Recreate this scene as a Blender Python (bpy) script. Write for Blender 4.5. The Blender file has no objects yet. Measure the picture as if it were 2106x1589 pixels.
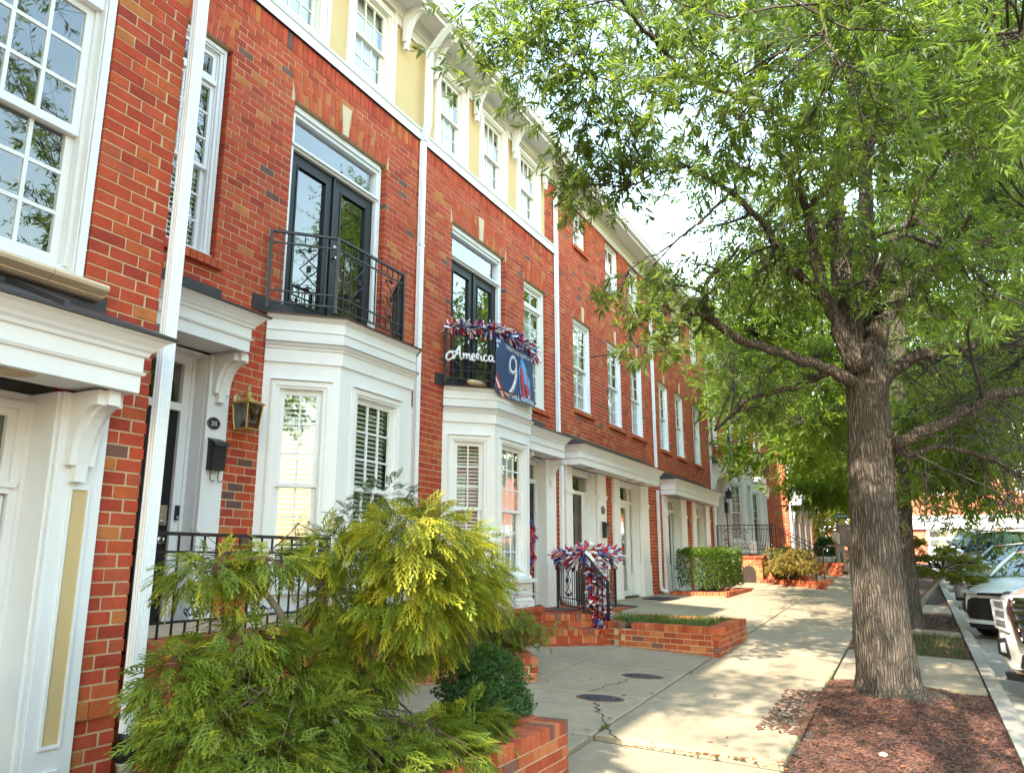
import bpy, math, random
import numpy as np
from mathutils import Vector

R = random.Random(11)
scene = bpy.context.scene
COL = scene.collection
rad = math.radians

# ------------------------------------------------------------------ camera
cam_d = bpy.data.cameras.new("camera")
cam = bpy.data.objects.new("camera", cam_d)
COL.objects.link(cam)
PITCH, YAW = rad(12.58), rad(26.9)
fwd = Vector((math.cos(PITCH)*math.cos(YAW), math.cos(PITCH)*math.sin(YAW), math.sin(PITCH)))
cam.rotation_euler = fwd.to_track_quat('-Z', 'Y').to_euler()
cam.location = (0, 0, 0)
cam_d.sensor_width = 36.0
cam_d.lens = 1600.0/2106.0*36.0
cam_d.clip_start = 0.05
cam_d.clip_end = 1500
scene.camera = cam

# ------------------------------------------------------------------ sun, sky, exposure
SUN = Vector((-1.0, 0.036, 0.81)).normalized()         # towards the sun: behind the camera, almost along the row
world = bpy.data.worlds.new("World")
scene.world = world
world.use_nodes = True
wn = world.node_tree.nodes; wl_ = world.node_tree.links
wn.clear()
wo = wn.new('ShaderNodeOutputWorld'); bg = wn.new('ShaderNodeBackground'); sky = wn.new('ShaderNodeTexSky')
sky.sky_type = 'NISHITA'; sky.sun_disc = False
sky.sun_elevation = math.asin(SUN.z)
sky.sun_rotation = math.atan2(SUN.x, SUN.y)
sky.altitude = 0; sky.air_density = 2.1; sky.dust_density = 0.1; sky.ozone_density = 1.0
bg.inputs['Strength'].default_value = 0.15
wl_.new(sky.outputs[0], bg.inputs[0]); wl_.new(bg.outputs[0], wo.inputs[0])
sun_d = bpy.data.lights.new("sun", 'SUN'); sun_d.energy = 2.6; sun_d.angle = rad(0.55); sun_d.color = (1.0, 0.93, 0.82)
sun_o = bpy.data.objects.new("sun", sun_d); COL.objects.link(sun_o)
sun_o.rotation_euler = SUN.to_track_quat('Z', 'Y').to_euler(); sun_o.location = (0, 0, 40)
scene.view_settings.view_transform = 'Standard'
scene.view_settings.look = 'None'
scene.view_settings.gamma = 1.0
scene.view_settings.use_curve_mapping = False
scene.view_settings.exposure = 2.85
scene.view_settings.use_white_balance = True
scene.view_settings.white_balance_temperature = 6750
scene.view_settings.white_balance_tint = 8

# ------------------------------------------------------------------ materials
def new_mat(name):
    m = bpy.data.materials.new(name); m.use_nodes = True
    nt = m.node_tree; nt.nodes.clear()
    out = nt.nodes.new('ShaderNodeOutputMaterial'); b = nt.nodes.new('ShaderNodeBsdfPrincipled')
    nt.links.new(b.outputs[0], out.inputs[0])
    return m, nt, b, out

def nz(nt, scale, detail=4, rough=.6, vec=None, stretch=None):
    n = nt.nodes.new('ShaderNodeTexNoise'); n.inputs['Scale'].default_value = scale
    n.inputs['Detail'].default_value = detail; n.inputs['Roughness'].default_value = rough
    if vec is None:
        g = nt.nodes.new('ShaderNodeNewGeometry'); vec = g.outputs['Position']
    if stretch:
        mp = nt.nodes.new('ShaderNodeMapping'); mp.inputs['Scale'].default_value = stretch
        nt.links.new(vec, mp.inputs['Vector']); vec = mp.outputs[0]
    nt.links.new(vec, n.inputs['Vector'])
    return n.outputs['Fac']

def mulcol(nt, col_out, fac_out, lo, hi):
    mr = nt.nodes.new('ShaderNodeMapRange'); mr.inputs[1].default_value = .25; mr.inputs[2].default_value = .75
    mr.inputs[3].default_value = lo; mr.inputs[4].default_value = hi
    nt.links.new(fac_out, mr.inputs[0])
    vm = nt.nodes.new('ShaderNodeVectorMath'); vm.operation = 'SCALE'
    nt.links.new(col_out, vm.inputs[0]); nt.links.new(mr.outputs[0], vm.inputs['Scale'])
    return vm.outputs[0]

def bump(nt, b, h, strength, dist=.01):
    bp = nt.nodes.new('ShaderNodeBump'); bp.inputs['Strength'].default_value = strength; bp.inputs['Distance'].default_value = dist
    nt.links.new(h, bp.inputs['Height']); nt.links.new(bp.outputs[0], b.inputs['Normal'])

def simple(name, c, rough=.5, var=.12, scale=3.0, bmp=0, bscale=60, metal=0, spec=.5, stretch=None, fine=None):
    m, nt, b, out = new_mat(name)
    rgb = nt.nodes.new('ShaderNodeRGB'); rgb.outputs[0].default_value = (*c, 1)
    o = rgb.outputs[0]
    if var: o = mulcol(nt, o, nz(nt, scale, 5, stretch=stretch), 1-var, 1+var)
    if fine: o = mulcol(nt, o, nz(nt, fine[0], 2), 1-fine[1], 1+fine[1])
    nt.links.new(o, b.inputs['Base Color'])
    b.inputs['Roughness'].default_value = rough; b.inputs['Metallic'].default_value = metal
    b.inputs['Specular IOR Level'].default_value = spec
    if bmp: bump(nt, b, nz(nt, bscale, 3), bmp)
    return m

MAT = {}
MAT['white'] = simple('white_paint', (.74, .745, .74), .42, .035, 1.7, .05, 90, fine=(6, .02))
MAT['cream'] = simple('cream_paint', (.72, .70, .63), .42, .04, 1.5)
MAT['vinyl'] = simple('white_vinyl', (.76, .775, .79), .35, .02, 2)
MAT['yellow'] = simple('yellow_stucco', (.56, .41, .20), .8, .06, 2.0, .25, 160)
MAT['mortar'] = simple('mortar', (.56, .40, .24), .95, .18, 14, .5, 120)
MAT['limestone'] = simple('limestone', (.58, .45, .30), .85, .12, 5, .3, 80)
MAT['flash'] = simple('dark_flashing', (.035, .032, .034), .45, .3, 5, .2, 12)
MAT['brownmetal'] = simple('brown_metal', (.07, .035, .03), .4, .2, 4)
MAT['iron'] = simple('black_iron', (.010, .010, .011), .38, .1, 8, .15, 150)
MAT['blackdoor'] = simple('black_door', (.010, .011, .013), .42, .1, 3, spec=.3)
MAT['steel'] = simple('brushed_nickel', (.5, .47, .42), .3, .08, 30, metal=1)
MAT['brass'] = simple('aged_brass', (.42, .28, .07), .45, .25, 20, metal=.6)
MAT['brass2'] = simple('pale_brass', (.55, .45, .26), .55, .15, 20, metal=.2)
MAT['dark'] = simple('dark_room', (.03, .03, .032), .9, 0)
MAT['blind'] = simple('blind_slat', (.78, .80, .74), .5, .05, 6)
MAT['curtain'] = simple('pale_curtain', (.55, .55, .53), .8, .08, 2, stretch=(30, 30, .2))
MAT['roof'] = simple('roof_shingle', (.06, .06, .065), .9, .3, 6, .4, 40)
MAT['pvc'] = simple('pvc_pipe', (.62, .58, .50), .4, .05, 3)
MAT['rubber'] = simple('black_rubber', (.012, .012, .012), .5, .1, 20)
MAT['soil'] = simple('soil', (.035, .022, .015), 1, .35, 9, .6, 40)
MAT['earth'] = simple('earth', (.07, .055, .035), 1, .3, .8, .5, 8)
MAT['wood_grey'] = simple('weathered_wood', (.11, .085, .07), .8, .25, 6, .3, 60, stretch=(8, 8, .8))
MAT['kerb'] = simple('kerb_concrete', (.30, .265, .21), .9, .16, 4, .4, 90, fine=(110, .15))
MAT['asphalt'] = simple('asphalt', (.085, .082, .08), .92, .14, 1.2, .5, 130, fine=(180, .25))
MAT['manhole'] = simple('cast_iron', (.035, .037, .045), .5, .25, 20, .3, 90, metal=.3)
MAT['rust'] = simple('rusty_rim', (.14, .07, .045), .8, .3, 25)
MAT['mat_dark'] = simple('dark_mat', (.02, .02, .022), .95, .2, 40, .4, 200)
MAT['mat_red'] = simple('red_mat', (.22, .03, .03), .95, .2, 40, .4, 200)

def concrete():
    m, nt, b, out = new_mat('sidewalk_concrete')
    rgb = nt.nodes.new('ShaderNodeRGB'); rgb.outputs[0].default_value = (.31, .246, .165, 1)
    o = mulcol(nt, rgb.outputs[0], nz(nt, .9, 6), .8, 1.16)
    o = mulcol(nt, o, nz(nt, 7, 5), .86, 1.12)
    o = mulcol(nt, o, nz(nt, 120, 2), .72, 1.2)
    oi = nt.nodes.new('ShaderNodeObjectInfo')
    mr = nt.nodes.new('ShaderNodeMapRange'); mr.inputs[3].default_value = .90; mr.inputs[4].default_value = 1.08
    nt.links.new(oi.outputs['Random'], mr.inputs[0])
    vm = nt.nodes.new('ShaderNodeVectorMath'); vm.operation = 'SCALE'
    nt.links.new(o, vm.inputs[0]); nt.links.new(mr.outputs[0], vm.inputs['Scale'])
    nt.links.new(vm.outputs[0], b.inputs['Base Color'])
    b.inputs['Roughness'].default_value = .93; b.inputs['Specular IOR Level'].default_value = .25
    bump(nt, b, nz(nt, 95, 4), .55, .006)
    return m
MAT['concrete'] = concrete()

def brick_mat(name, nlo=.78, nhi=1.2):
    m, nt, b, out = new_mat(name)
    at = nt.nodes.new('ShaderNodeAttribute'); at.attribute_name = 'tint'
    o = mulcol(nt, at.outputs['Color'], nz(nt, 9, 6), nlo, nhi)
    o = mulcol(nt, o, nz(nt, 90, 3), .82, 1.14)
    nt.links.new(o, b.inputs['Base Color']); b.inputs['Roughness'].default_value = .88
    b.inputs['Specular IOR Level'].default_value = .22
    bump(nt, b, nz(nt, 110, 5), .55, .006)
    return m
MAT['brick'] = brick_mat('face_brick')

def glass_mat(name, tint=(.97, .985, .98), boost=1.0, base=.05):
    m = bpy.data.materials.new(name); m.use_nodes = True; nt = m.node_tree; nt.nodes.clear()
    out = nt.nodes.new('ShaderNodeOutputMaterial'); mix = nt.nodes.new('ShaderNodeMixShader')
    tr = nt.nodes.new('ShaderNodeBsdfTransparent'); tr.inputs[0].default_value = (*tint, 1)
    gl = nt.nodes.new('ShaderNodeBsdfGlossy'); gl.inputs['Roughness'].default_value = .004
    gl.inputs[0].default_value = (1, 1, 1, 1)
    fr = nt.nodes.new('ShaderNodeFresnel'); fr.inputs[0].default_value = 1.52
    ma = nt.nodes.new('ShaderNodeMath'); ma.operation = 'MULTIPLY_ADD'; ma.use_clamp = True
    ma.inputs[1].default_value = boost; ma.inputs[2].default_value = base
    nt.links.new(fr.outputs[0], ma.inputs[0])
    ge = nt.nodes.new('ShaderNodeNewGeometry'); inv = nt.nodes.new('ShaderNodeMath'); inv.operation = 'SUBTRACT'; inv.inputs[0].default_value = 1.0
    nt.links.new(ge.outputs['Backfacing'], inv.inputs[1]); fm = nt.nodes.new('ShaderNodeMath'); fm.operation = 'MULTIPLY'
    nt.links.new(ma.outputs[0], fm.inputs[0]); nt.links.new(inv.outputs[0], fm.inputs[1]); nt.links.new(fm.outputs[0], mix.inputs[0])   # the thin pane mirrors on its outer face
    nt.links.new(tr.outputs[0], mix.inputs[1]); nt.links.new(gl.outputs[0], mix.inputs[2])
    nt.links.new(mix.outputs[0], out.inputs[0])
    # slight waviness of old panes
    bp = nt.nodes.new('ShaderNodeBump'); bp.inputs['Strength'].default_value = .05; bp.inputs['Distance'].default_value = .01
    n = nt.nodes.new('ShaderNodeTexNoise'); n.inputs['Scale'].default_value = 2.5; n.inputs['Detail'].default_value = 1
    g = nt.nodes.new('ShaderNodeNewGeometry'); nt.links.new(g.outputs['Position'], n.inputs['Vector'])
    nt.links.new(n.outputs['Fac'], bp.inputs['Height']); nt.links.new(bp.outputs[0], gl.inputs['Normal'])
    return m
MAT['glass'] = glass_mat('window_glass', boost=1.6, base=.07)
MAT['glass_car'] = glass_mat('car_glass', (.30, .36, .34), 1.3, .05)
MAT['glass_lamp'] = glass_mat('lamp_glass', (.55, .52, .5), 1.0, .05)

def leaf_mat(name, c_dark, c_light, trans=.45, tcol=None, gloss=.35):
    m = bpy.data.materials.new(name); m.use_nodes = True; nt = m.node_tree; nt.nodes.clear()
    out = nt.nodes.new('ShaderNodeOutputMaterial'); mix = nt.nodes.new('ShaderNodeMixShader')
    b = nt.nodes.new('ShaderNodeBsdfPrincipled'); b.inputs['Roughness'].default_value = .5
    b.inputs['Specular IOR Level'].default_value = gloss
    t = nt.nodes.new('ShaderNodeBsdfTranslucent')
    g = nt.nodes.new('ShaderNodeNewGeometry')
    ramp = nt.nodes.new('ShaderNodeMix'); ramp.data_type = 'RGBA'
    ramp.inputs[6].default_value = (*c_dark, 1); ramp.inputs[7].default_value = (*c_light, 1)
    nt.links.new(g.outputs['Random Per Island'], ramp.inputs[0])
    n = nz(nt, 1.1, 2)
    o = mulcol(nt, ramp.outputs[2], n, .75, 1.25)
    nt.links.new(o, b.inputs['Base Color'])
    tm = nt.nodes.new('ShaderNodeMix'); tm.data_type = 'RGBA'; tm.blend_type = 'MULTIPLY'; tm.inputs[0].default_value = 1
    tc = tcol or (1.9, 1.8, .8)
    tm.inputs[7].default_value = (*tc, 1); nt.links.new(o, tm.inputs[6]); nt.links.new(tm.outputs[2], t.inputs[0])
    mix.inputs[0].default_value = trans
    nt.links.new(b.outputs[0], mix.inputs[1]); nt.links.new(t.outputs[0], mix.inputs[2]); nt.links.new(mix.outputs[0], out.inputs[0])
    return m
MAT['oak_leaf'] = leaf_mat('oak_leaf', (.075, .125, .03), (.155, .215, .045), .6, (2.1, 1.9, .8), .6)
MAT['oak_leaf_far'] = leaf_mat('oak_leaf_far', (.08, .135, .02), (.16, .23, .035), .6, (2.1, 1.9, .7))
MAT['cypress_leaf'] = leaf_mat('cypress_leaf', (.085, .14, .018), (.25, .29, .03), .42, (1.5, 1.4, .7))
MAT['cypress_tip'] = leaf_mat('cypress_tip', (.30, .32, .025), (.50, .46, .05), .42, (1.3, 1.25, .6))
MAT['box_leaf'] = leaf_mat('box_leaf', (.028, .075, .025), (.075, .15, .04), .3)
MAT['hedge_leaf'] = leaf_mat('hedge_leaf', (.04, .09, .015), (.13, .19, .025), .35)
MAT['maple_leaf'] = leaf_mat('maple_leaf', (.10, .14, .02), (.22, .22, .035), .45)
MAT['bronze_leaf'] = leaf_mat('bronze_leaf', (.13, .09, .02), (.22, .17, .03), .4)
MAT['grass'] = leaf_mat('grass_blade', (.05, .09, .02), (.13, .17, .04), .35)
MAT['dry'] = leaf_mat('dry_leaf', (.16, .06, .02), (.30, .13, .05), .2)
MAT['mulch'] = leaf_mat('mulch_chip', (.06, .029, .022), (.18, .082, .056), .0)
MAT['mulch_base'] = simple('mulch_bed', (.055, .024, .017), 1, .4, 30, .9, 60)

def bark(name, c1, c2, sc=24):
    m, nt, b, out = new_mat(name)
    g = nt.nodes.new('ShaderNodeNewGeometry')
    wob = nt.nodes.new('ShaderNodeTexNoise'); wob.inputs['Scale'].default_value = 5; wob.inputs['Detail'].default_value = 3
    nt.links.new(g.outputs['Position'], wob.inputs['Vector'])
    mx = nt.nodes.new('ShaderNodeVectorMath'); mx.operation = 'MULTIPLY_ADD'; mx.inputs[1].default_value = (.045, .045, .045)
    nt.links.new(wob.outputs['Color'], mx.inputs[0]); nt.links.new(g.outputs['Position'], mx.inputs[2])
    mp = nt.nodes.new('ShaderNodeMapping'); mp.inputs['Scale'].default_value = (1.5, 1.5, .17); nt.links.new(mx.outputs[0], mp.inputs['Vector'])
    vo = nt.nodes.new('ShaderNodeTexVoronoi'); vo.feature = 'DISTANCE_TO_EDGE'; vo.inputs['Scale'].default_value = sc; nt.links.new(mp.outputs[0], vo.inputs['Vector'])
    mr = nt.nodes.new('ShaderNodeMapRange'); mr.inputs[1].default_value = .0; mr.inputs[2].default_value = .30; nt.links.new(vo.outputs['Distance'], mr.inputs[0])
    v2 = nz(nt, sc*2.2, 5, .7, stretch=(1.4, 1.4, .45))
    add = nt.nodes.new('ShaderNodeMath'); add.operation = 'MULTIPLY_ADD'; add.inputs[1].default_value = 1.3
    nt.links.new(v2, add.inputs[0]); nt.links.new(mr.outputs[0], add.inputs[2])
    cr = nt.nodes.new('ShaderNodeValToRGB'); cr.color_ramp.elements[0].position = .25; cr.color_ramp.elements[1].position = 1.35/1.6
    cr.color_ramp.elements[0].color = (*c1, 1); cr.color_ramp.elements[1].color = (*c2, 1)
    sc2 = nt.nodes.new('ShaderNodeMath'); sc2.operation = 'MULTIPLY'; sc2.inputs[1].default_value = .55
    nt.links.new(add.outputs[0], sc2.inputs[0]); nt.links.new(sc2.outputs[0], cr.inputs[0])
    o = mulcol(nt, cr.outputs[0], nz(nt, 1.6, 3), .8, 1.2)
    nt.links.new(o, b.inputs['Base Color']); b.inputs['Roughness'].default_value = .95; b.inputs['Specular IOR Level'].default_value = .15
    bump(nt, b, add.outputs[0], 1.0, .028)
    return m
MAT['bark'] = bark('oak_bark', (.055, .042, .033), (.20, .16, .125))
MAT['twig'] = simple('twig_bark', (.045, .035, .028), .9, .3, 8)
MAT['twig_brown'] = simple('brown_twig', (.12, .07, .045), .9, .3, 10)
MAT['pale_bark'] = simple('smooth_bark', (.26, .22, .18), .8, .25, 9, .3, 30)

# ------------------------------------------------------------------ object helpers
WL = {}                                                   # world location of every parent
def tag(o, label=None, cat=None, group=None, kind=None):
    if label: o['label'] = label
    if cat: o['category'] = cat
    if group: o['group'] = group
    if kind: o['kind'] = kind
    return o

def thing(name, loc, label, cat, group=None):
    o = bpy.data.objects.new(name, None); COL.objects.link(o)
    o.location = loc; o.empty_display_size = .1
    WL[o] = Vector(loc)
    return tag(o, label, cat, group)

class Fr:
    """vertical working plane: u along the wall, w outwards, z up"""
    def __init__(s, x, y, ang=0.0):
        s.x, s.y, s.a = x, y, ang
        s.dx, s.dy = math.cos(ang), math.sin(ang); s.nx, s.ny = math.sin(ang), -math.cos(ang)
    def p(s, u, w, z): return (s.x+s.dx*u+s.nx*w, s.y+s.dy*u+s.ny*w, z)
FX = Fr(0, 0, 0)

class MB:
    def __init__(s): s.v = []; s.f = []; s.mi = []; s.cur = 0
    def add(s, vs, fs):
        n = len(s.v); s.v.extend(vs); s.f.extend([tuple(i+n for i in f) for f in fs]); s.mi.extend([s.cur]*len(fs)); return s
    def box(s, fr, u0, u1, w0, w1, z0, z1):
        vs = [fr.p(u, w, z) for z in (z0, z1) for w in (w0, w1) for u in (u0, u1)]
        return s.add(vs, [(0, 1, 3, 2)[::-1], (4, 5, 7, 6), (2, 3, 7, 6)[::-1], (0, 1, 5, 4), (0, 2, 6, 4)[::-1], (1, 3, 7, 5)])
    def hexa(s, pts):
        return s.add(pts, [(3, 2, 1, 0), (4, 5, 6, 7), (0, 1, 5, 4), (1, 2, 6, 5), (2, 3, 7, 6), (3, 0, 4, 7)])
    def prism(s, fr, poly, w0, w1):
        """polygon in (u,z) extruded along w"""
        n = len(poly)
        vs = [fr.p(u, w1, z) for u, z in poly]+[fr.p(u, w0, z) for u, z in poly]
        fs = [tuple(range(n)), tuple(range(2*n-1, n-1, -1))]+[(i, i+n, (i+1) % n+n, (i+1) % n) for i in range(n)]
        return s.add(vs, fs)
    def side(s, fr, poly, u0, u1):
        """polygon in (w,z) extruded along u"""
        n = len(poly)
        vs = [fr.p(u0, w, z) for w, z in poly]+[fr.p(u1, w, z) for w, z in poly]
        fs = [tuple(range(n)), tuple(range(2*n-1, n-1, -1))]+[(i, i+n, (i+1) % n+n, (i+1) % n) for i in range(n)]
        return s.add(vs, fs)
    def slab(s, poly, z0, z1):
        """polygon in (x,y) extruded in z"""
        n = len(poly)
        vs = [(x, y, z1) for x, y in poly]+[(x, y, z0) for x, y in poly]
        fs = [tuple(range(n)), tuple(range(2*n-1, n-1, -1))]+[(i, i+n, (i+1) % n+n, (i+1) % n) for i in range(n)]
        return s.add(vs, fs)
    def tube(s, pts, rs, n=8, cap=True):
        pts = [Vector(p) for p in pts]
        if not hasattr(rs, '__len__'): rs = [rs]*len(pts)
        b = len(s.v); up = None
        for i, p in enumerate(pts):
            t = (pts[min(i+1, len(pts)-1)]-pts[max(i-1, 0)]).normalized()
            if up is None:
                up = Vector((0, 0, 1)) if abs(t.z) < .9 else Vector((1, 0, 0))
            x = t.cross(up)
            if x.length < 1e-6: x = t.cross(Vector((.3, 1, .2)))
            x.normalize(); y = x.cross(t).normalized(); up = y
            for k in range(n):
                a = 2*math.pi*k/n
                s.v.append(tuple(p+x*(math.cos(a)*rs[i])+y*(math.sin(a)*rs[i])))
        m = len(pts)
        for i in range(m-1):
            for k in range(n):
                k2 = (k+1) % n
                s.f.append((b+i*n+k, b+i*n+k2, b+(i+1)*n+k2, b+(i+1)*n+k)); s.mi.append(s.cur)
        if cap:
            s.f.append(tuple(b+k for k in range(n))[::-1]); s.f.append(tuple(b+(m-1)*n+k for k in range(n))); s.mi += [s.cur]*2
        return s
    def lathe(s, c, prof, n=16):
        """profile (r,z) turned about the vertical through c"""
        b = len(s.v)
        for r, z in prof:
            for k in range(n):
                a = 2*math.pi*k/n; s.v.append((c[0]+r*math.cos(a), c[1]+r*math.sin(a), c[2]+z))
        for i in range(len(prof)-1):
            for k in range(n):
                k2 = (k+1) % n; s.f.append((b+i*n+k, b+i*n+k2, b+(i+1)*n+k2, b+(i+1)*n+k)); s.mi.append(s.cur)
        s.f.append(tuple(b+k for k in range(n))[::-1]); s.f.append(tuple(b+(len(prof)-1)*n+k for k in range(n))); s.mi += [s.cur]*2
        return s
    def sweep(s, path, prof, closed_path=False):
        """profile polygon (offset outwards, z) swept with mitres along an xy path; outwards is to the right of travel"""
        P = [Vector((p[0], p[1])) for p in path]; n = len(P); m = len(prof); b = len(s.v)
        for i in range(n):
            if i > 0 or closed_path: d0 = (P[i]-P[i-1]).normalized()
            else: d0 = (P[1]-P[0]).normalized()
            if i < n-1 or closed_path: d1 = (P[(i+1) % n]-P[i]).normalized()
            else: d1 = d0
            n0 = Vector((d0.y, -d0.x)); n1 = Vector((d1.y, -d1.x))
            bi = (n0+n1); bi = bi/max(bi.length, 1e-6); k = 1/max(.25, bi.dot(n0))
            for o, z in prof: s.v.append((P[i].x+bi.x*o*k, P[i].y+bi.y*o*k, z))
        rng = n if closed_path else n-1
        for i in range(rng):
            j = (i+1) % n
            for k in range(m):
                k2 = (k+1) % m; s.f.append((b+i*m+k, b+j*m+k, b+j*m+k2, b+i*m+k2)); s.mi.append(s.cur)
        if not closed_path:
            s.f.append(tuple(b+k for k in range(m))); s.f.append(tuple(b+(n-1)*m+k for k in range(m))[::-1]); s.mi += [s.cur]*2
        return s
    def build(s, name, mat, parent=None, smooth=False, label=None, kind=None):
        me = bpy.data.meshes.new(name)
        off = WL[parent] if parent is not None else Vector((0, 0, 0))
        v = np.array(s.v, dtype=np.float64).reshape(-1, 3)-np.array(off)
        me.from_pydata(v.tolist(), [], s.f)
        ms = mat if isinstance(mat, (list, tuple)) else [mat]
        for q in ms: me.materials.append(MAT[q] if isinstance(q, str) else q)
        if len(ms) > 1: me.polygons.foreach_set('material_index', s.mi)
        if smooth: me.polygons.foreach_set('use_smooth', [True]*len(s.f))
        me.validate(); me.update()
        import bmesh
        bm = bmesh.new(); bm.from_mesh(me); bmesh.ops.recalc_face_normals(bm, faces=bm.faces); bm.to_mesh(me); bm.free()
        o = bpy.data.objects.new(name, me); COL.objects.link(o)
        if parent is not None: o.parent = parent; WL[o] = WL[parent]
        else: WL[o] = Vector((0, 0, 0))
        return tag(o, label, None, None, kind)

def B(*a): return MB().box(*a)

def gz(X, Y):
    """height of the paved ground"""
    b = -1.64+.037*max(-30, min(X, 42))
    z = b+.05*(max(-.6, min(Y, 2.47))-1.75)
    if Y > 2.47:
        t = min(1, (Y-2.47)/2.9)
        lo = z+.02*(min(Y, 5.5)-2.47)
        k = max(0, min(1, (X-12.2)/1.6)); k = k*k*(3-2*k)
        k2 = max(0, min(1, (24.5-X)/2.5)); k *= k2*k2*(3-2*k2)
        z = lo+(max(lo, -.79)*0+(z+(-.80-z)*t)-lo)*k
    return z
# ------------------------------------------------------------------ brickwork
TINTS = [(0.439, 0.071, 0.032), (0.403, 0.061, 0.029), (0.47, 0.085, 0.034), (0.366, 0.055, 0.029), (0.451, 0.078, 0.037), (0.47, 0.104, 0.037), (0.329, 0.049, 0.029), (0.427, 0.091, 0.044), (0.47, 0.159, 0.049), (0.14, 0.076, 0.061), (0.183, 0.091, 0.067), (0.464, 0.067, 0.032)]
TW = [10, 10, 9, 6, 10, 7, 4, 6, 3.5, 1.2, .9, 9]
ORANGE = [(.44, .11, .045), (.40, .085, .036), (.47, .15, .06), (.36, .07, .032), (.42, .10, .045), (.33, .06, .032), (.20, .09, .065), (.49, .17, .07)]
def tint_mesh(c, i, nm):
    me = bpy.data.meshes.new(nm)
    e = .03
    vs = [(x, y, z) for z in (0, 1) for y in (0, 1) for x in (0, 1)]
    fs = [(0, 2, 3, 1), (4, 5, 7, 6), (2, 6, 7, 3), (0, 1, 5, 4), (0, 4, 6, 2), (1, 3, 7, 5)]
    me.from_pydata(vs, [], fs); me.materials.append(MAT['brick'])
    a = me.attributes.new('tint', 'FLOAT_COLOR', 'FACE'); a.data.foreach_set('color', [*c, 1]*6)
    me.update(); return me
BRICK_ME = [tint_mesh(c, i, 'brick_tint') for i, c in enumerate(TINTS)]
ORANGE_ME = [tint_mesh(c, i, 'brick_orange') for i, c in enumerate(ORANGE)]
CP, SP, CY_, SY_ = math.cos(PITCH), math.sin(PITCH), math.cos(YAW), math.sin(YAW)
def view_size(p):
    f = p[0]*CY_+p[1]*SY_; r = p[0]*SY_-p[1]*CY_
    d = f*CP+p[2]*SP; u = -f*SP+p[2]*CP
    if d < .3: return 0
    if abs(r/d) > .70 or abs(u/d) > .54: return .001/d
    return 1/d

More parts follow.
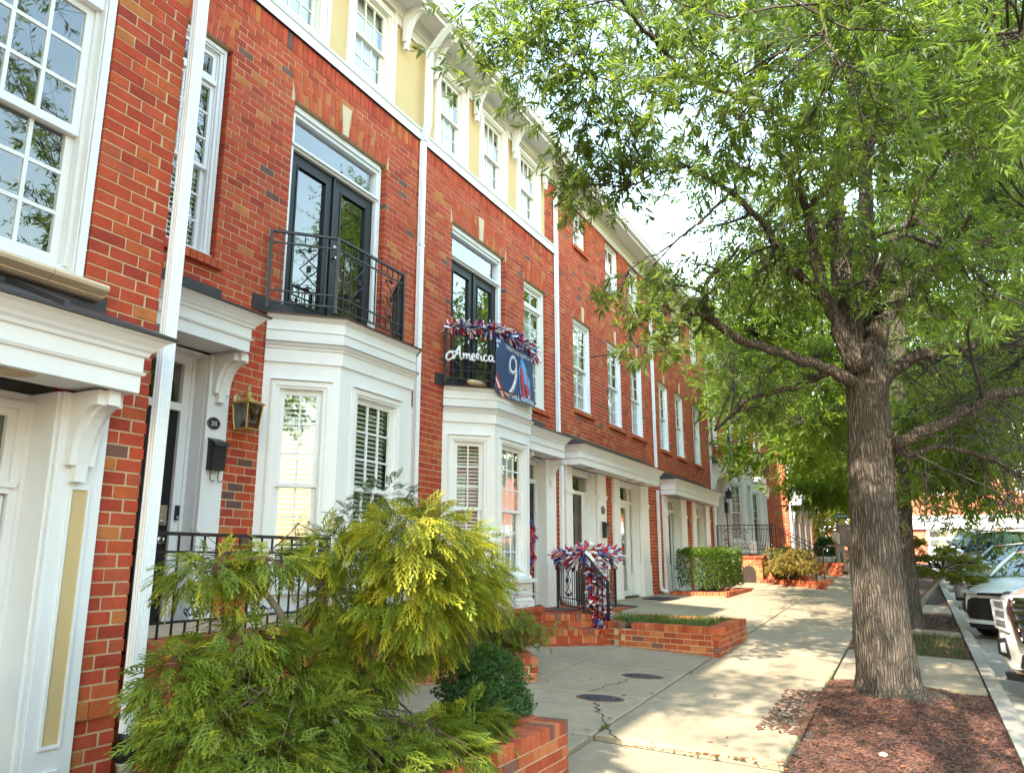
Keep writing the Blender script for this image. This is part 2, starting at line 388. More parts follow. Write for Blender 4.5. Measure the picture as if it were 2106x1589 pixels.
class Bricks:
    def __init__(s, warm=False): s.L = []; s.warm = warm
    def tint(s):
        if s.warm: return R.choices(range(8), [10, 10, 8, 9, 10, 8, 3, 4])[0]
        return R.choices(range(len(TINTS)), TW)[0]
    def add(s, fr, u, z, l, h, out=0.0, dep=.095, t=None, ext=None):
        s.L.append((fr, u, z, l, h, out, dep, s.tint() if t is None else t, ext))
    def field(s, fr, u0, u1, z0, z1, holes=(), c=.0813, L=.203, dep=.095, phase=0.0, jit=.0025, g=.0125, corner=(0, 0)):
        n = int(round((z1-z0)/c)); c = (z1-z0)/max(1, n); s.grid = (z0, c)
        for k in range(n):
            za, zb = z0+k*c, z0+(k+1)*c; zc = (za+zb)/2
            cuts = sorted((a, b) for a, b, q0, q1 in holes if q0 < zc < q1)
            segs = []; x = u0
            for a, b in cuts:
                if a > x+.01: segs.append((x, min(a, u1)))
                x = max(x, b)
            if x < u1-.01: segs.append((x, u1))
            if segs and corner[0] and k % 2 == 0 and segs[0][0] == u0: segs[0] = (u0+dep+g, segs[0][1])
            if segs and corner[1] and k % 2 == 1 and segs[-1][1] == u1: segs[-1] = (segs[-1][0], u1-dep-g)
            off = u0+phase-(L/2 if k % 2 else 0)
            for a, b in segs:
                i = math.floor((a-off)/L); p = a
                while p < b-.005:
                    q = off+(i+1)*L
                    if p == a and q-p < .055: i += 1; q = off+(i+1)*L
                    if q > b-.055: q = b
                    if q-p > .02:
                        s.add(fr, p+g/2 if p > a+.001 else p, za+g/2, q-p-(g if p > a+.001 else g/2), c-g, R.uniform(-jit, jit), dep)
                    p = q; i += 1
    def soldier(s, fr, u0, u1, z0, z1, w=.0813, out=0.004, dep=.1, g=.009, jit=.002):
        n = max(1, round((u1-u0)/w)); w = (u1-u0)/n
        for i in range(n): s.add(fr, u0+i*w+g/2, z0+g/2, w-g, z1-z0-g, out+R.uniform(-jit, jit), dep)
    def arch(s, fr, u0, u1, z0, z1, key=True, splay=.11):
        """flat arch of fanned voussoirs in two staggered pieces"""
        if hasattr(s, 'grid'): z1 = s.grid[0]+s.grid[1]*math.ceil((z1-s.grid[0])/s.grid[1]-.5)
        n = max(5, round((u1-u0)/.078)); n += (n+1) % 2
        c = (u0+u1)/2; H = z1-z0
        def top(f): return c+(f-.5)*2*((u1-u0)/2+splay)
        def bot(f): return u0+f*(u1-u0)
        for i in range(n):
            f0, f1 = i/n, (i+1)/n
            if key and i == n//2: continue
            sp = .62 if i % 2 else .38
            for a, b in ((0, sp), (sp, 1)):
                q = []
                for f, hh in ((f0, a), (f1, a), (f1, b), (f0, b)):
                    q.append([bot(f)*(1-hh)+top(f)*hh, z0+H*hh])
                cu = sum(p[0] for p in q)/4; cz = sum(p[1] for p in q)/4
                q = [(cu+(p[0]-cu)*.88, cz+(p[1]-cz)*.96) for p in q]
                s.L.append((fr, cu-.03, cz-.1, .065, .2, R.uniform(-.002, .003), .1, R.choices([0, 2, 4, 5, 7, 8, 11], [3, 5, 3, 6, 3, 4, 3])[0], q))
    def finish(s, wall, limit=300):
        mes, cols = (ORANGE_ME, ORANGE) if s.warm else (BRICK_ME, TINTS)
        def size(b):
            fr, u, z, l, h, out, dep, t, ext = b
            v = view_size(fr.p(u+l/2, 0, z+h/2)); return l*h*v*v
        S = sorted(s.L, key=size, reverse=True)
        off = WL[wall]
        for b in S[:limit]:
            fr, u, z, l, h, out, dep, t, ext = b
            if ext:
                mb = MB().prism(fr, ext, -dep, out); o = mb.build('brick', 'brick', wall)
                a = o.data.attributes.new('tint', 'FLOAT_COLOR', 'FACE'); a.data.foreach_set('color', [*cols[t], 1]*len(o.data.polygons))
                continue
            o = bpy.data.objects.new('brick', mes[t]); COL.objects.link(o); o.parent = wall
            o.location = Vector(fr.p(u, out, z))-off; o.rotation_euler = (0, 0, fr.a); o.scale = (l, dep+out, h)
        rest = S[limit:]
        if rest:
            mb = MB(); tl = []
            for fr, u, z, l, h, out, dep, t, ext in rest:
                n0 = len(mb.f)
                if ext: mb.prism(fr, ext, -dep, out)
                else: mb.box(fr, u, u+l, -dep, out, z, z+h)
                tl += [*cols[t], 1]*(len(mb.f)-n0)
            o = mb.build('brickwork', 'brick', wall, kind='stuff')
            a = o.data.attributes.new('tint', 'FLOAT_COLOR', 'FACE'); a.data.foreach_set('color', tl)

def backing(fr, u0, u1, z0, z1, holes, w0=-.1, w1=-.0045, mb=None):
    """mortar behind the bricks, left open at the holes"""
    mb = mb or MB(); e = .006 if w1 < 0 else 0
    holes = [(a-e, b+e, c, d) for a, b, c, d in holes]; u0 += e*1.5; u1 -= e*1.5
    zs = sorted({z0, z1, *[h[2] for h in holes if z0 < h[2] < z1], *[h[3] for h in holes if z0 < h[3] < z1]})
    for za, zb in zip(zs[:-1], zs[1:]):
        zc = (za+zb)/2; x = u0
        for a, b in sorted((h[0], h[1]) for h in holes if h[2] < zc < h[3]):
            if a > x: mb.box(fr, x, a, w0, w1, za, zb)
            x = max(x, b)
        if x < u1: mb.box(fr, x, u1, w0, w1, za, zb)
    return mb

# ------------------------------------------------------------------ windows and doors
def unit_box(nm, m):
    me = bpy.data.meshes.new(nm)
    vs = [(x, y, z) for z in (0, 1) for y in (0, 1) for x in (0, 1)]
    me.from_pydata(vs, [], [(0, 2, 3, 1), (4, 5, 7, 6), (2, 6, 7, 3), (0, 1, 5, 4), (0, 4, 6, 2), (1, 3, 7, 5)])
    me.materials.append(MAT[m]); me.update(); return me
PANE_ME = unit_box('pane_glass', 'glass')
def put(nm, me, fr, u, w, z, su, sw, sz, parent):
    o = bpy.data.objects.new(nm, me); COL.objects.link(o); o.parent = parent
    o.location = Vector(fr.p(u, w, z))-WL[parent]; o.rotation_euler = (0, 0, fr.a); o.scale = (su, sw, sz); return o

def sash(win, fr, u0, u1, z0, z1, w, cols, rows, mat='white', st=.042, mu=.018, rb=.05, rt=.042):
    mb = MB(); d = .034
    mb.box(fr, u0, u0+st, w-d, w, z0, z1); mb.box(fr, u1-st, u1, w-d, w, z0, z1)
    mb.box(fr, u0+st, u1-st, w-d, w-.001, z0, z0+rb); mb.box(fr, u0+st, u1-st, w-d, w-.001, z1-rt, z1)
    a, b, c, e = u0+st, u1-st, z0+rb, z1-rt
    for i in range(1, cols):
        x = a+(b-a)*i/cols; mb.box(fr, x-mu/2, x+mu/2, w-d+.004, w-.004, c, e)
    for j in range(1, rows):
        z = c+(e-c)*j/rows; mb.box(fr, a, b, w-d+.005, w-.006, z-mu/2, z+mu/2)
    mb.build('sash', mat, win)
    for i in range(cols):
        for j in range(rows):
            x0 = a+(b-a)*i/cols+(mu/2 if i else 0); x1 = a+(b-a)*(i+1)/cols-(mu/2 if i < cols-1 else 0)
            y0 = c+(e-c)*j/rows+(mu/2 if j else 0); y1 = c+(e-c)*(j+1)/rows-(mu/2 if j < rows-1 else 0)
            put('pane', PANE_ME, fr, x0, w-.014+R.uniform(-.0006, .0006), y0, x1-x0, .004, y1-y0, win)

def blinds(win, fr, u0, u1, z0, z1, w, pitch=.05, tilt=.74):
    mb = MB(); z = z0+.02
    while z < z1-.02:
        h = .046; dz = math.sin(tilt)*h/2; dw = math.cos(tilt)*h/2
        mb.side(fr, [(w-dw, z+dz), (w+dw, z-dz), (w+dw, z-dz+.003), (w-dw, z+dz+.003)], u0, u1); z += pitch
    for u in (u0+.06, u1-.06): mb.box(fr, u-.001, u+.001, w+.026, w+.028, z0, z1)
    mb.build('blind', 'blind', win)

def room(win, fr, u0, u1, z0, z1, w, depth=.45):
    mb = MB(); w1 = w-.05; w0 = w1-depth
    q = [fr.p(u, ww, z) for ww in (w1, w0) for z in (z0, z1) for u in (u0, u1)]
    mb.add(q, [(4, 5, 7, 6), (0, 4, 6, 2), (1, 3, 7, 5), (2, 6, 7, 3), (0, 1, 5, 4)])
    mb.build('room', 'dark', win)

def window(par, fr, u0, u1, z0, z1, cols, rows, w=-.07, case=.075, transom=0, tcols=None, blind='blind', mat='white', proud=.035, sill=.05, drip=False):
    """double hung window: casing outside edge u0..u1, z0..z1"""
    mb = MB(); c = case
    for a, b in ((u0, u0+c), (u1-c, u1)):
        mb.box(fr, a, b, w-.06, w+proud, z0+sill, z1)
    mb.box(fr, u0+.012, u0+c*.55, w+proud, w+proud+.014, z0+sill, z1-.012); mb.box(fr, u1-c*.55, u1-.012, w+proud, w+proud+.014, z0+sill, z1-.012)
    mb.box(fr, u0+c, u1-c, w-.06, w+proud-.001, z1-c, z1)
    mb.box(fr, u0+c*.55, u1-c*.55, w+proud, w+proud+.013, z1-c*.55-.012, z1-.013)
    mb.box(fr, u0-.02 if sill > .05 else u0, u1+.02 if sill > .05 else u1, w-.06, w+proud+.035, z0, z0+sill)
    # stepped stop inside the casing
    mb.box(fr, u0+c, u0+c+.016, w-.06, w+.012, z0+sill, z1-c); mb.box(fr, u1-c-.016, u1-c, w-.06, w+.012, z0+sill, z1-c)
    mb.box(fr, u0+c+.016, u1-c-.016, w-.06, w+.011, z1-c-.016, z1-c)
    if drip: mb.box(fr, u0-.006, u1+.006, w, w+proud+.03, z1+.001, z1+.006)
    a, b, e, f = u0+c+.017, u1-c-.017, z0+sill+.002, z1-c-.017
    if transom:
        mb.box(fr, a-.001, b+.001, w-.06, w+.03, f-transom-.05, f-transom)
    win = mb.build('window', mat, par)
    top = f
    if transom:
        sash(win, fr, a, b, f-transom+.001, f, w, tcols or cols, 1, mat); top = f-transom-.051
    m = (e+top)/2
    sash(win, fr, a, b, m-.02, top, w, cols, rows, mat, rb=.04)
    sash(win, fr, a, b, e, m+.02, w-.036, cols, rows, mat, rb=.06)
    if blind == 'blind': blinds(win, fr, a+.01, b-.01, e+.02, top-.01, w-.11)
    elif blind == 'curtain': MB().box(fr, a+.01, b-.01, w-.12, w-.11, e, top).build('curtain', 'curtain', win)
    room(win, fr, u0+.01, u1-.01, z0+.01, z1-.01, w-.02)
    return win

def french(par, fr, u0, u1, z0, z1, zt, w=-.09, half_blind=True):
    """black double doors under a white framed transom"""
    mb = MB()
    mb.box(fr, u0, u0+.09, w-.06, w+.05, z0, z1); mb.box(fr, u1-.09, u1, w-.06, w+.05, z0, z1)
    mb.box(fr, u0+.014, u0+.05, w+.05, w+.064, z0, z1-.02); mb.box(fr, u1-.05, u1-.014, w+.05, w+.064, z0, z1-.02)
    mb.box(fr, u0+.09, u1-.09, w-.06, w+.049, z1-.11, z1)
    mb.box(fr, u0+.05, u1-.05, w+.05, w+.075, z1-.065, z1-.002)
    mb.box(fr, u0+.09, u1-.09, w-.06, w+.045, zt, zt+.055); mb.box(fr, u0+.06, u1-.06, w+.046, w+.075, zt+.03, zt+.056)
    d = mb.build('french_door', 'white', par)
    a, b = u0+.09, u1-.09
    put('pane', PANE_ME, fr, a, w-.01, zt+.056, b-a, .004, z1-.11-zt-.056, d)
    c = (a+b)/2
    for p, q in ((a+.001, c-.002), (c+.002, b-.001)):
        st = .125; m2 = MB()
        m2.box(fr, p, p+st, w-.05, w, z0, zt-.001); m2.box(fr, q-st, q, w-.05, w, z0, zt-.001)
        m2.box(fr, p+st, q-st, w-.05, w-.001, z0, z0+.25); m2.box(fr, p+st, q-st, w-.05, w-.001, zt-.13, zt-.001)
        for x0, x1, y0, y1 in ((p+st, p+st+.018, z0+.25, zt-.13), (q-st-.018, q-st, z0+.25, zt-.13)): m2.box(fr, x0, x1, w-.04, w+.008, y0, y1)
        m2.box(fr, p+st+.018, q-st-.018, w-.04, w+.007, z0+.25, z0+.268); m2.box(fr, p+st+.018, q-st-.018, w-.04, w+.007, zt-.148, zt-.13)
        m2.build('door_leaf', 'blackdoor', d)
        put('pane', PANE_ME, fr, p+st+.018, w-.025, z0+.268, q-p-2*st-.036, .004, zt-.148-z0-.268, d)
    m3 = MB(); m3.box(fr, c-.022, c+.022, w, w+.02, z0, zt-.002); m3.build('astragal', 'blackdoor', d)
    m4 = MB().tube([fr.p(c+.06, w, z0+.98), fr.p(c+.06, w+.05, z0+.98)], [.012, .026], 10); m4.tube([fr.p(c+.06, w, z0+1.12), fr.p(c+.06, w+.02, z0+1.12)], .026, 10)
    m4.build('door_knob', 'steel', d, True)
    if False: blinds(d, fr, c+.1, b-.1, z0+.3, zt-.16, w-.09)
    room(d, fr, u0+.01, u1-.01, z0, z1-.01, w-.02, .6)
    return d

def panel_door(par, fr, u0, u1, z0, z1, w, mat='blackdoor'):
    mb = MB().box(fr, u0, u1, w-.045, w, z0, z1); d = mb.build('door', mat, par)
    W = u1-u0; H = z1-z0; m = MB()
    for cu in (.14, .54):
        for za, zb in ((.05, .40), (.45, .76), (.80, .95)):
            a, b = u0+W*cu, u0+W*(cu+.32); p, q = z0+H*za, z0+H*zb; e = .018
            for x0, x1, y0, y1 in ((a, b, p, p+e), (a, b, q-e, q), (a, a+e, p+e, q-e), (b-e, b, p+e, q-e)): m.box(fr, x0, x1, w-.01, w+.009, y0, y1)
            m.box(fr, a+.045, b-.045, w-.01, w+.006, p+.045, q-.045)
    m.build('door_panel', mat, d); return d

def bracket(par, fr, u0, u1, z0, z1, proj, mat='white', th=.05, block=.07):
    """curved console: profile in (w,z)"""
    def prof(pr, inset, ztop, zbot):
        P = [(0, zbot), (th, zbot)]
        H = ztop-block-zbot
        for k in range(9):
            a = k/8*math.pi/2
            P.append((th+(pr-th-inset)*(1-math.cos(a)), zbot+.015+(H-.015)*math.sin(a)))
        P += [(pr, ztop-block), (pr, ztop), (0, ztop)]
        return P
    m = MB(); c = (u0+u1)/2; hw = (u1-u0)/2
    m.side(fr, prof(proj, .02, z1, z0), c-hw*.45, c+hw*.45)
    m.side(fr, prof(proj*.86, .03, z1-.001, z0+(z1-z0)*.18), c-hw, c-hw*.45-.001)
    m.side(fr, prof(proj*.86, .03, z1-.001, z0+(z1-z0)*.18), c+hw*.45+.001, c+hw)
    return m.build('bracket', mat, par)

def crown(path, levels):
    """levels: list of (offset, z) from bottom to top on the outside; closed at the back"""
    prof = levels+[(-.12, levels[-1][1]), (-.12, levels[0][1])]
    return MB().sweep(path, prof)

def downspout(par, x, y, z0, z1, top=None, name='downspout', wid=.095, dep=.07, bands=()):
    """corrugated square pipe standing in front of the wall plane y"""
    f = Fr(x, y, 0); prof = []
    n = 5
    # outline in plan with grooves on the front and on the side
    pts = [(0, .012)]
    for i in range(2): pts += [(0, .02+i*.024), (.005, .026+i*.024), (.005, .034+i*.024), (0, .04+i*.024)]
    pts += [(0, dep-.004), (.006, dep)]
    for i in range(n):
        a = .012+i*(wid-.024)/n; s = (wid-.024)/n
        pts += [(a, dep), (a+s*.25, dep-.005), (a+s*.6, dep-.005), (a+s*.85, dep)]
    pts += [(wid-.006, dep), (wid, dep-.006), (wid, .012)]
    m = MB(); k = len(pts)
    rows = [z0, z1]
    vs = [f.p(u, w, z) for z in rows for u, w in pts]
    m.add(vs, [(i, (i+1) % k, (i+1) % k+k, i+k) for i in range(k)]+[tuple(range(k))[::-1], tuple(range(k, 2*k))])
    if top:
        m.add([f.p(u, w, z1) for u, w in pts]+[tuple(Vector(f.p(u, w, z1))+Vector(top)) for u, w in pts], [(i, (i+1) % k, (i+1) % k+k, i+k) for i in range(k)])
    o = m.build(name, 'vinyl', par)
    for z in bands:
        MB().box(f, -.004, wid+.004, .004, dep+.004, z, z+.035).build('strap', 'vinyl', o)
    return o
# ------------------------------------------------------------------ ironwork
BAL_ME = unit_box('baluster_bar', 'iron')
def bar(mb, a, b, t=.012, t2=None):
    a, b = Vector(a), Vector(b); mb.tube([a, b], t*.62, 4)

def ornament(par, P, u0, u1, z0, z1):
    """diamond lattice with a rosette and scrolls; P(u,z,w) gives the point"""
    mb = MB(); c = (u0+u1)/2; W = (u1-u0)/2; H = z1-z0; r = .007
    def q(x, y, w=0): return P(c+x*W, z0+y*H, w)
    for s in (-1, 1):
        mb.tube([q(s*.75, .10), q(-s*.15, .36), q(-s*.72, .5), q(-s*.15, .64), q(s*.75, .90)], r, 4)
        mb.tube([q(s*.75, .10), q(s*.62, .06)], r, 4)
        for yb, sg in ((.12, 1), (.88, -1)):
            pts = []
            for k in range(9):
                a = k/8*4.2; rr = .20*(1-k/12)
                pts.append(q(s*(.72+rr*math.sin(a)*.9-.02), yb+sg*(-.02+.055*(1-math.cos(a))*(1-k/14))))
            mb.tube(pts, [r*.95]*9, 4)
            mb.tube([q(s*.55, yb-sg*.02), q(s*.40, yb-sg*.06), q(s*.28, yb-sg*.02)], r*.9, 4)
    mb.build('lattice', 'iron', par)
    m2 = MB()
    for k in range(6):
        a = k*math.pi/3
        m2.tube([q(0, .5, .004), q(.13*math.cos(a), .5+.05*math.sin(a), .012), q(.22*math.cos(a), .5+.085*math.sin(a), .004)], [.012, .016, .005], 6)
    for yb, sg in ((.10, 1), (.90, -1)):
        m2.tube([q(0, yb-sg*.07), q(0, yb-sg*.02), q(0, yb+sg*.05)], [.012, .020, .006], 6)
        for s in (-1, 1): m2.tube([q(0, yb-sg*.03), q(s*.16, yb+sg*.01), q(s*.26, yb-sg*.02)], [.010, .012, .004], 5)
    m2.build('rosette', 'iron', par, True)

def rail(t, a, b, h, n=0, orn=(), z0=.07, zt=None, post0=True, post1=True, mid=.12, gap=.11, slope=0.0, cap='iron'):
    """one straight run from a to b (x,y,zfloor); zt optional z change at b"""
    a, b = Vector(a), Vector(b); d = b-a; L = math.hypot(d.x, d.y); ux, uy = d.x/L, d.y/L; nx, ny = uy, -ux
    def P(u, z, w=0): return Vector((a.x+ux*u+nx*w, a.y+uy*u+ny*w, a.z+d.z*u/L+z))
    for z, r1, r2 in ((h, .026, .012), (h-mid, .014, .008), (z0+.12, .014, .008), (z0, .014, .008)):
        pts = [P(0, z-r2, -r1*.6), P(0, z-r2, r1*.6), P(0, z+r2, r1*.6), P(0, z+r2, -r1*.6)]
        pts2 = [P(L, z-r2, -r1*.6), P(L, z-r2, r1*.6), P(L, z+r2, r1*.6), P(L, z+r2, -r1*.6)]
        MB().hexa([tuple(p) for p in pts+pts2]).build('rail', 'iron', t)
    for flag, u in ((post0, 0), (post1, L)):
        if flag:
            mp = MB(); s = .017; p = P(u, 0)
            f = Fr(p.x, p.y, math.atan2(uy, ux)); mp.box(f, -s, s, -s, s, p.z, p.z+h+.012); mp.build('post', 'iron', t)
    n = max(1, round(L/gap)); ang = math.atan2(uy, ux)
    for i in range(1, n):
        u = L*i/n
        zt_ = h-.012
        inside = any(o0+.01 < u < o1-.01 for o0, o1 in orn)
        segs = [(z0, zt_)] if not inside else [(z0, z0+.12), (h-mid, zt_)]
        for p, q in segs:
            v = P(u, p); o = bpy.data.objects.new('baluster', BAL_ME); COL.objects.link(o); o.parent = t
            o.location = v-Vector((ux*.006, uy*.006, 0))-Vector((nx*-.006, ny*-.006, 0))-WL[t]; o.rotation_euler = (0, 0, ang); o.scale = (.012, .012, q-p)
    for o0, o1 in orn:
        ornament(t, P, o0, o1, z0+.125, h-mid-.005)
    return P
# ------------------------------------------------------------------ shared pieces of the row houses
def canopy(par, x0, x1, Yw, Yf, zb, zt, over=.13, rise=.24, ribs=False, left=True, right=True, lights=(), cap='flash'):
    path = [(x0, Yw), (x0, Yf), (x1, Yf), (x1, Yw)]
    m = MB(); H = zt-zb
    prof = [(0, zb), (0, zb+H*.30), (.014, zb+H*.31), (.022, zb+H*.36), (.006, zb+H*.38), (.006, zt-H*.36), (.022, zt-H*.355), (.030, zt-H*.29),
            (.045, zt-H*.25), (.055, zt-H*.20), (.09, zt-H*.09), (.11, zt-H*.06), (.112, zt-.012), (-.05, zt-.012), (-.05, zb)]
    m.sweep(path, prof)
    o = m.build('canopy', 'white', par)
    MB().box(FX, x0+.05, x1-.05, -Yw+.001, -Yf-.05, zb+.02, zb+.035).build('soffit', 'white', o)
    r = MB(); a = over
    ro = [(x0-a, Yw-.004), (x0-a, Yf-a), (x1+a, Yf-a), (x1+a, Yw-.004)]
    ri = [(x0+.12, Yw-.004), (x0+.12, Yw-.02), (x1-.12, Yw-.02), (x1-.12, Yw-.004)]
    vs = [(x, y, zt-.011) for x, y in ro]+[(x, y, zt+.006) for x, y in ro]+[(x, y, zt+rise) for x, y in ri]+[(x, y, zt-.011) for x, y in ri]
    fs = []
    for i in range(3): fs += [(i, i+1, i+5, i+4), (i+4, i+5, i+9, i+8), (i+12, i+13, i+1, i)]
    r.add(vs, fs)
    ro_ = r.build('canopy_roof', cap, o)
    f = MB(); f.box(FX, x0+.05, x1-.02, -Yw+.001, -Yw+.016, zt+rise-.03, zt+rise+.09); f.build('flashing', 'flash', o)
    if ribs:
        n = int((x1-x0)/.55)
        for k in range(1, n+1):
            x = x1-.06-k*.5
            if x < x0+.1: break
            q = MB(); xs = x-.12
            p0 = Vector((x, Yf-a+.01, zt+.006)); p1 = Vector((x-.04, Yw-.02, zt+rise))
            q.hexa([tuple(p0+Vector((-.02, 0, 0))), tuple(p0+Vector((.02, 0, 0))), tuple(p1+Vector((.02, 0, 0))), tuple(p1+Vector((-.02, 0, 0))),
                    tuple(p0+Vector((-.015, 0, .035))), tuple(p0+Vector((.015, 0, .035))), tuple(p1+Vector((.015, 0, .035))), tuple(p1+Vector((-.015, 0, .035)))])
            q.build('roof_seam', 'flash', o)
    for lx, ly in lights:
        MB().lathe((lx, ly, zb+.006), [(.085, .014), (.10, .013), (.10, .004), (.075, 0), (.07, .012), (.0, .013)], 20).build('recessed_light', 'limestone', o, True)
    return o

def bay(par, xa, xb, Yf, Yw, dz=0, blind=('blind', 'blind'), zr=2.46):
    g = Yw-Yf; top = zr+dz; base = -.66+dz
    path = [(xa-g, Yw), (xa, Yf), (xb, Yf), (xb+g, Yw)]
    L = math.hypot(g, g)
    cheek = Fr(xa-g, Yw, -math.pi/4); front = Fr(xa, Yf, 0); cheek2 = Fr(xb, Yf, math.pi/4)
    z0, z1 = -.26+dz, 1.78+dz+(zr-2.46)
    cw = (L/2-.30, L/2+.30); W = xb-xa; fw = (W/2-.46, W/2+.42)
    m = MB()
    for fr, l, h in ((cheek, L, cw), (front, W, fw), (cheek2, L, cw)):
        backing(fr, 0.0, l, base, top-.02, [(h[0]+.02, h[1]-.02, z0, z1-.02)], -.055, 0, m)
    o = m.build('bay', 'white', par)
    t = MB()
    def band(off, a, b, o2=None): t.sweep(path, [(-.03, a), (off, a), (o2 if o2 is not None else off, b), (-.03, b)])
    band(.06, base, base+.10); band(.045, base+.10, base+.13, .035); band(.055, base+.165, base+.185); band(.03, base+.13, base+.165)
    band(.035, -.47+dz, -.315+dz); band(.095, -.314+dz, -.262+dz)
    t.build('base_trim', 'white', o); t = MB()
    zt = top-2.46
    band(.022, 1.965+zt, 2.10+zt)
    t.sweep(path, [(-.03, 2.10+zt), (.022, 2.10+zt), (.035, 2.105+zt), (.04, 2.125+zt), (.055, 2.135+zt), (.075, 2.165+zt), (-.03, 2.165+zt)])
    band(.035, 2.172+zt, 2.29+zt)
    t.sweep(path, [(-.03, 2.29+zt), (.035, 2.29+zt), (.047, 2.296+zt), (.047, 2.312+zt), (.04, 2.318+zt), (.04, 2.40+zt), (.055, 2.415+zt), (.085, 2.45+zt), (-.03, 2.45+zt)])
    t.build('cornice', 'white', o)
    MB().sweep(path, [(-.02, 2.165+zt), (.082, 2.1655+zt), (.082, 2.171+zt), (-.02, 2.172+zt)]).build('drip_edge', 'flash', o)
    r = MB(); r.sweep(path, [(-.25, top-.009), (.105, top-.009), (.108, top+.006), (-.25, top+.03)])
    pp = [(xa-g+.3, Yw-.003), (xa+.2, Yf+.2), (xb-.2, Yf+.2), (xb+g-.3, Yw-.003)]
    r.slab(pp, top+.0, top+.034); r.build('bay_roof', 'brownmetal', o)
    MB().box(FX, xa-g-.22, xa-g+.35, -Yw+.001, -Yw+.015, top, top+.16).build('flashing', 'flash', o); MB().box(FX, xb+g-.3, xb+g+.1, -Yw+.001, -Yw+.015, top, top+.12).build('flashing', 'flash', o)
    for fr, h, c, bl in ((cheek, cw, 2, blind[0]), (front, fw, 3, blind[1]), (cheek2, cw, 2, blind[0])):
        window(par, fr, h[0], h[1], z0, z1, c, 3, w=-.03, case=.085, blind=bl, proud=.05, sill=.04, drip=True)
    return cheek, front

def brick_sill(bk, u0, u1, z, fr=FX, Y=None, h=.075, out=.055):
    n = max(3, round((u1-u0)/.078)); w = (u1-u0)/n
    for i in range(n): bk.add(fr, u0+i*w+.004, z, w-.008, h, out+R.uniform(-.002, .002), .13, R.choices([0, 2, 5, 8, 7], [2, 3, 4, 4, 2])[0])

def keystone(par, fr, c, z0, z1, w=.10, w2=.16):
    MB().prism(fr, [(c-w/2, z0-.004), (c+w/2, z0-.004), (c+w2/2, z1+.02), (c-w2/2, z1+.02)], -.06, .018).build('keystone', 'limestone', par)

def eave(par, x0, x1, Yw, z, ends=True, over=.42):
    m = MB()
    m.box(FX, x0, x1, -Yw, -Yw+.03, z-.30, z-.02)
    m.side(FX, [(-Yw+.03, z-.16), (-Yw+.05, z-.15), (-Yw+.07, z-.10), (-Yw+.12, z-.05), (-Yw+.03, z-.05)], x0, x1)
    m.box(FX, x0, x1, -Yw-.1, -Yw+over-.02, z-.045, z-.02)
    m.box(FX, x0, x1, -Yw+over-.02, -Yw+over, z-.07, z+.12)
    o = m.build('eave', 'white', par)
    g = MB(); w = -Yw+over+.001
    g.side(FX, [(w, z+.0), (w+.07, z+.0), (w+.085, z+.03), (w+.085, z+.06), (w+.11, z+.09), (w+.11, z+.115), (w+.10, z+.115), (w+.10, z+.095), (w+.075, z+.065), (w+.075, z+.035), (w+.065, z+.01), (w+.01, z+.01), (w+.01, z+.11), (w, z+.11)], x0, x1)
    g.build('gutter', 'vinyl', o)
    r = MB(); r.side(FX, [(-Yw+over+.05, z+.125), (-Yw+over+.05, z+.15), (-Yw-5.2, z+2.6), (-Yw-10.4, z+.15), (-Yw-10.4, z+.0)], x0, x1)
    r.build('roof', 'roof', par)

def shell(par, x0, x1, y0, y1, z0, z1):
    MB().box(FX, x0+.02, x1-.02, -y1, -y0, z0, z1).build('house_core', 'cream', par)

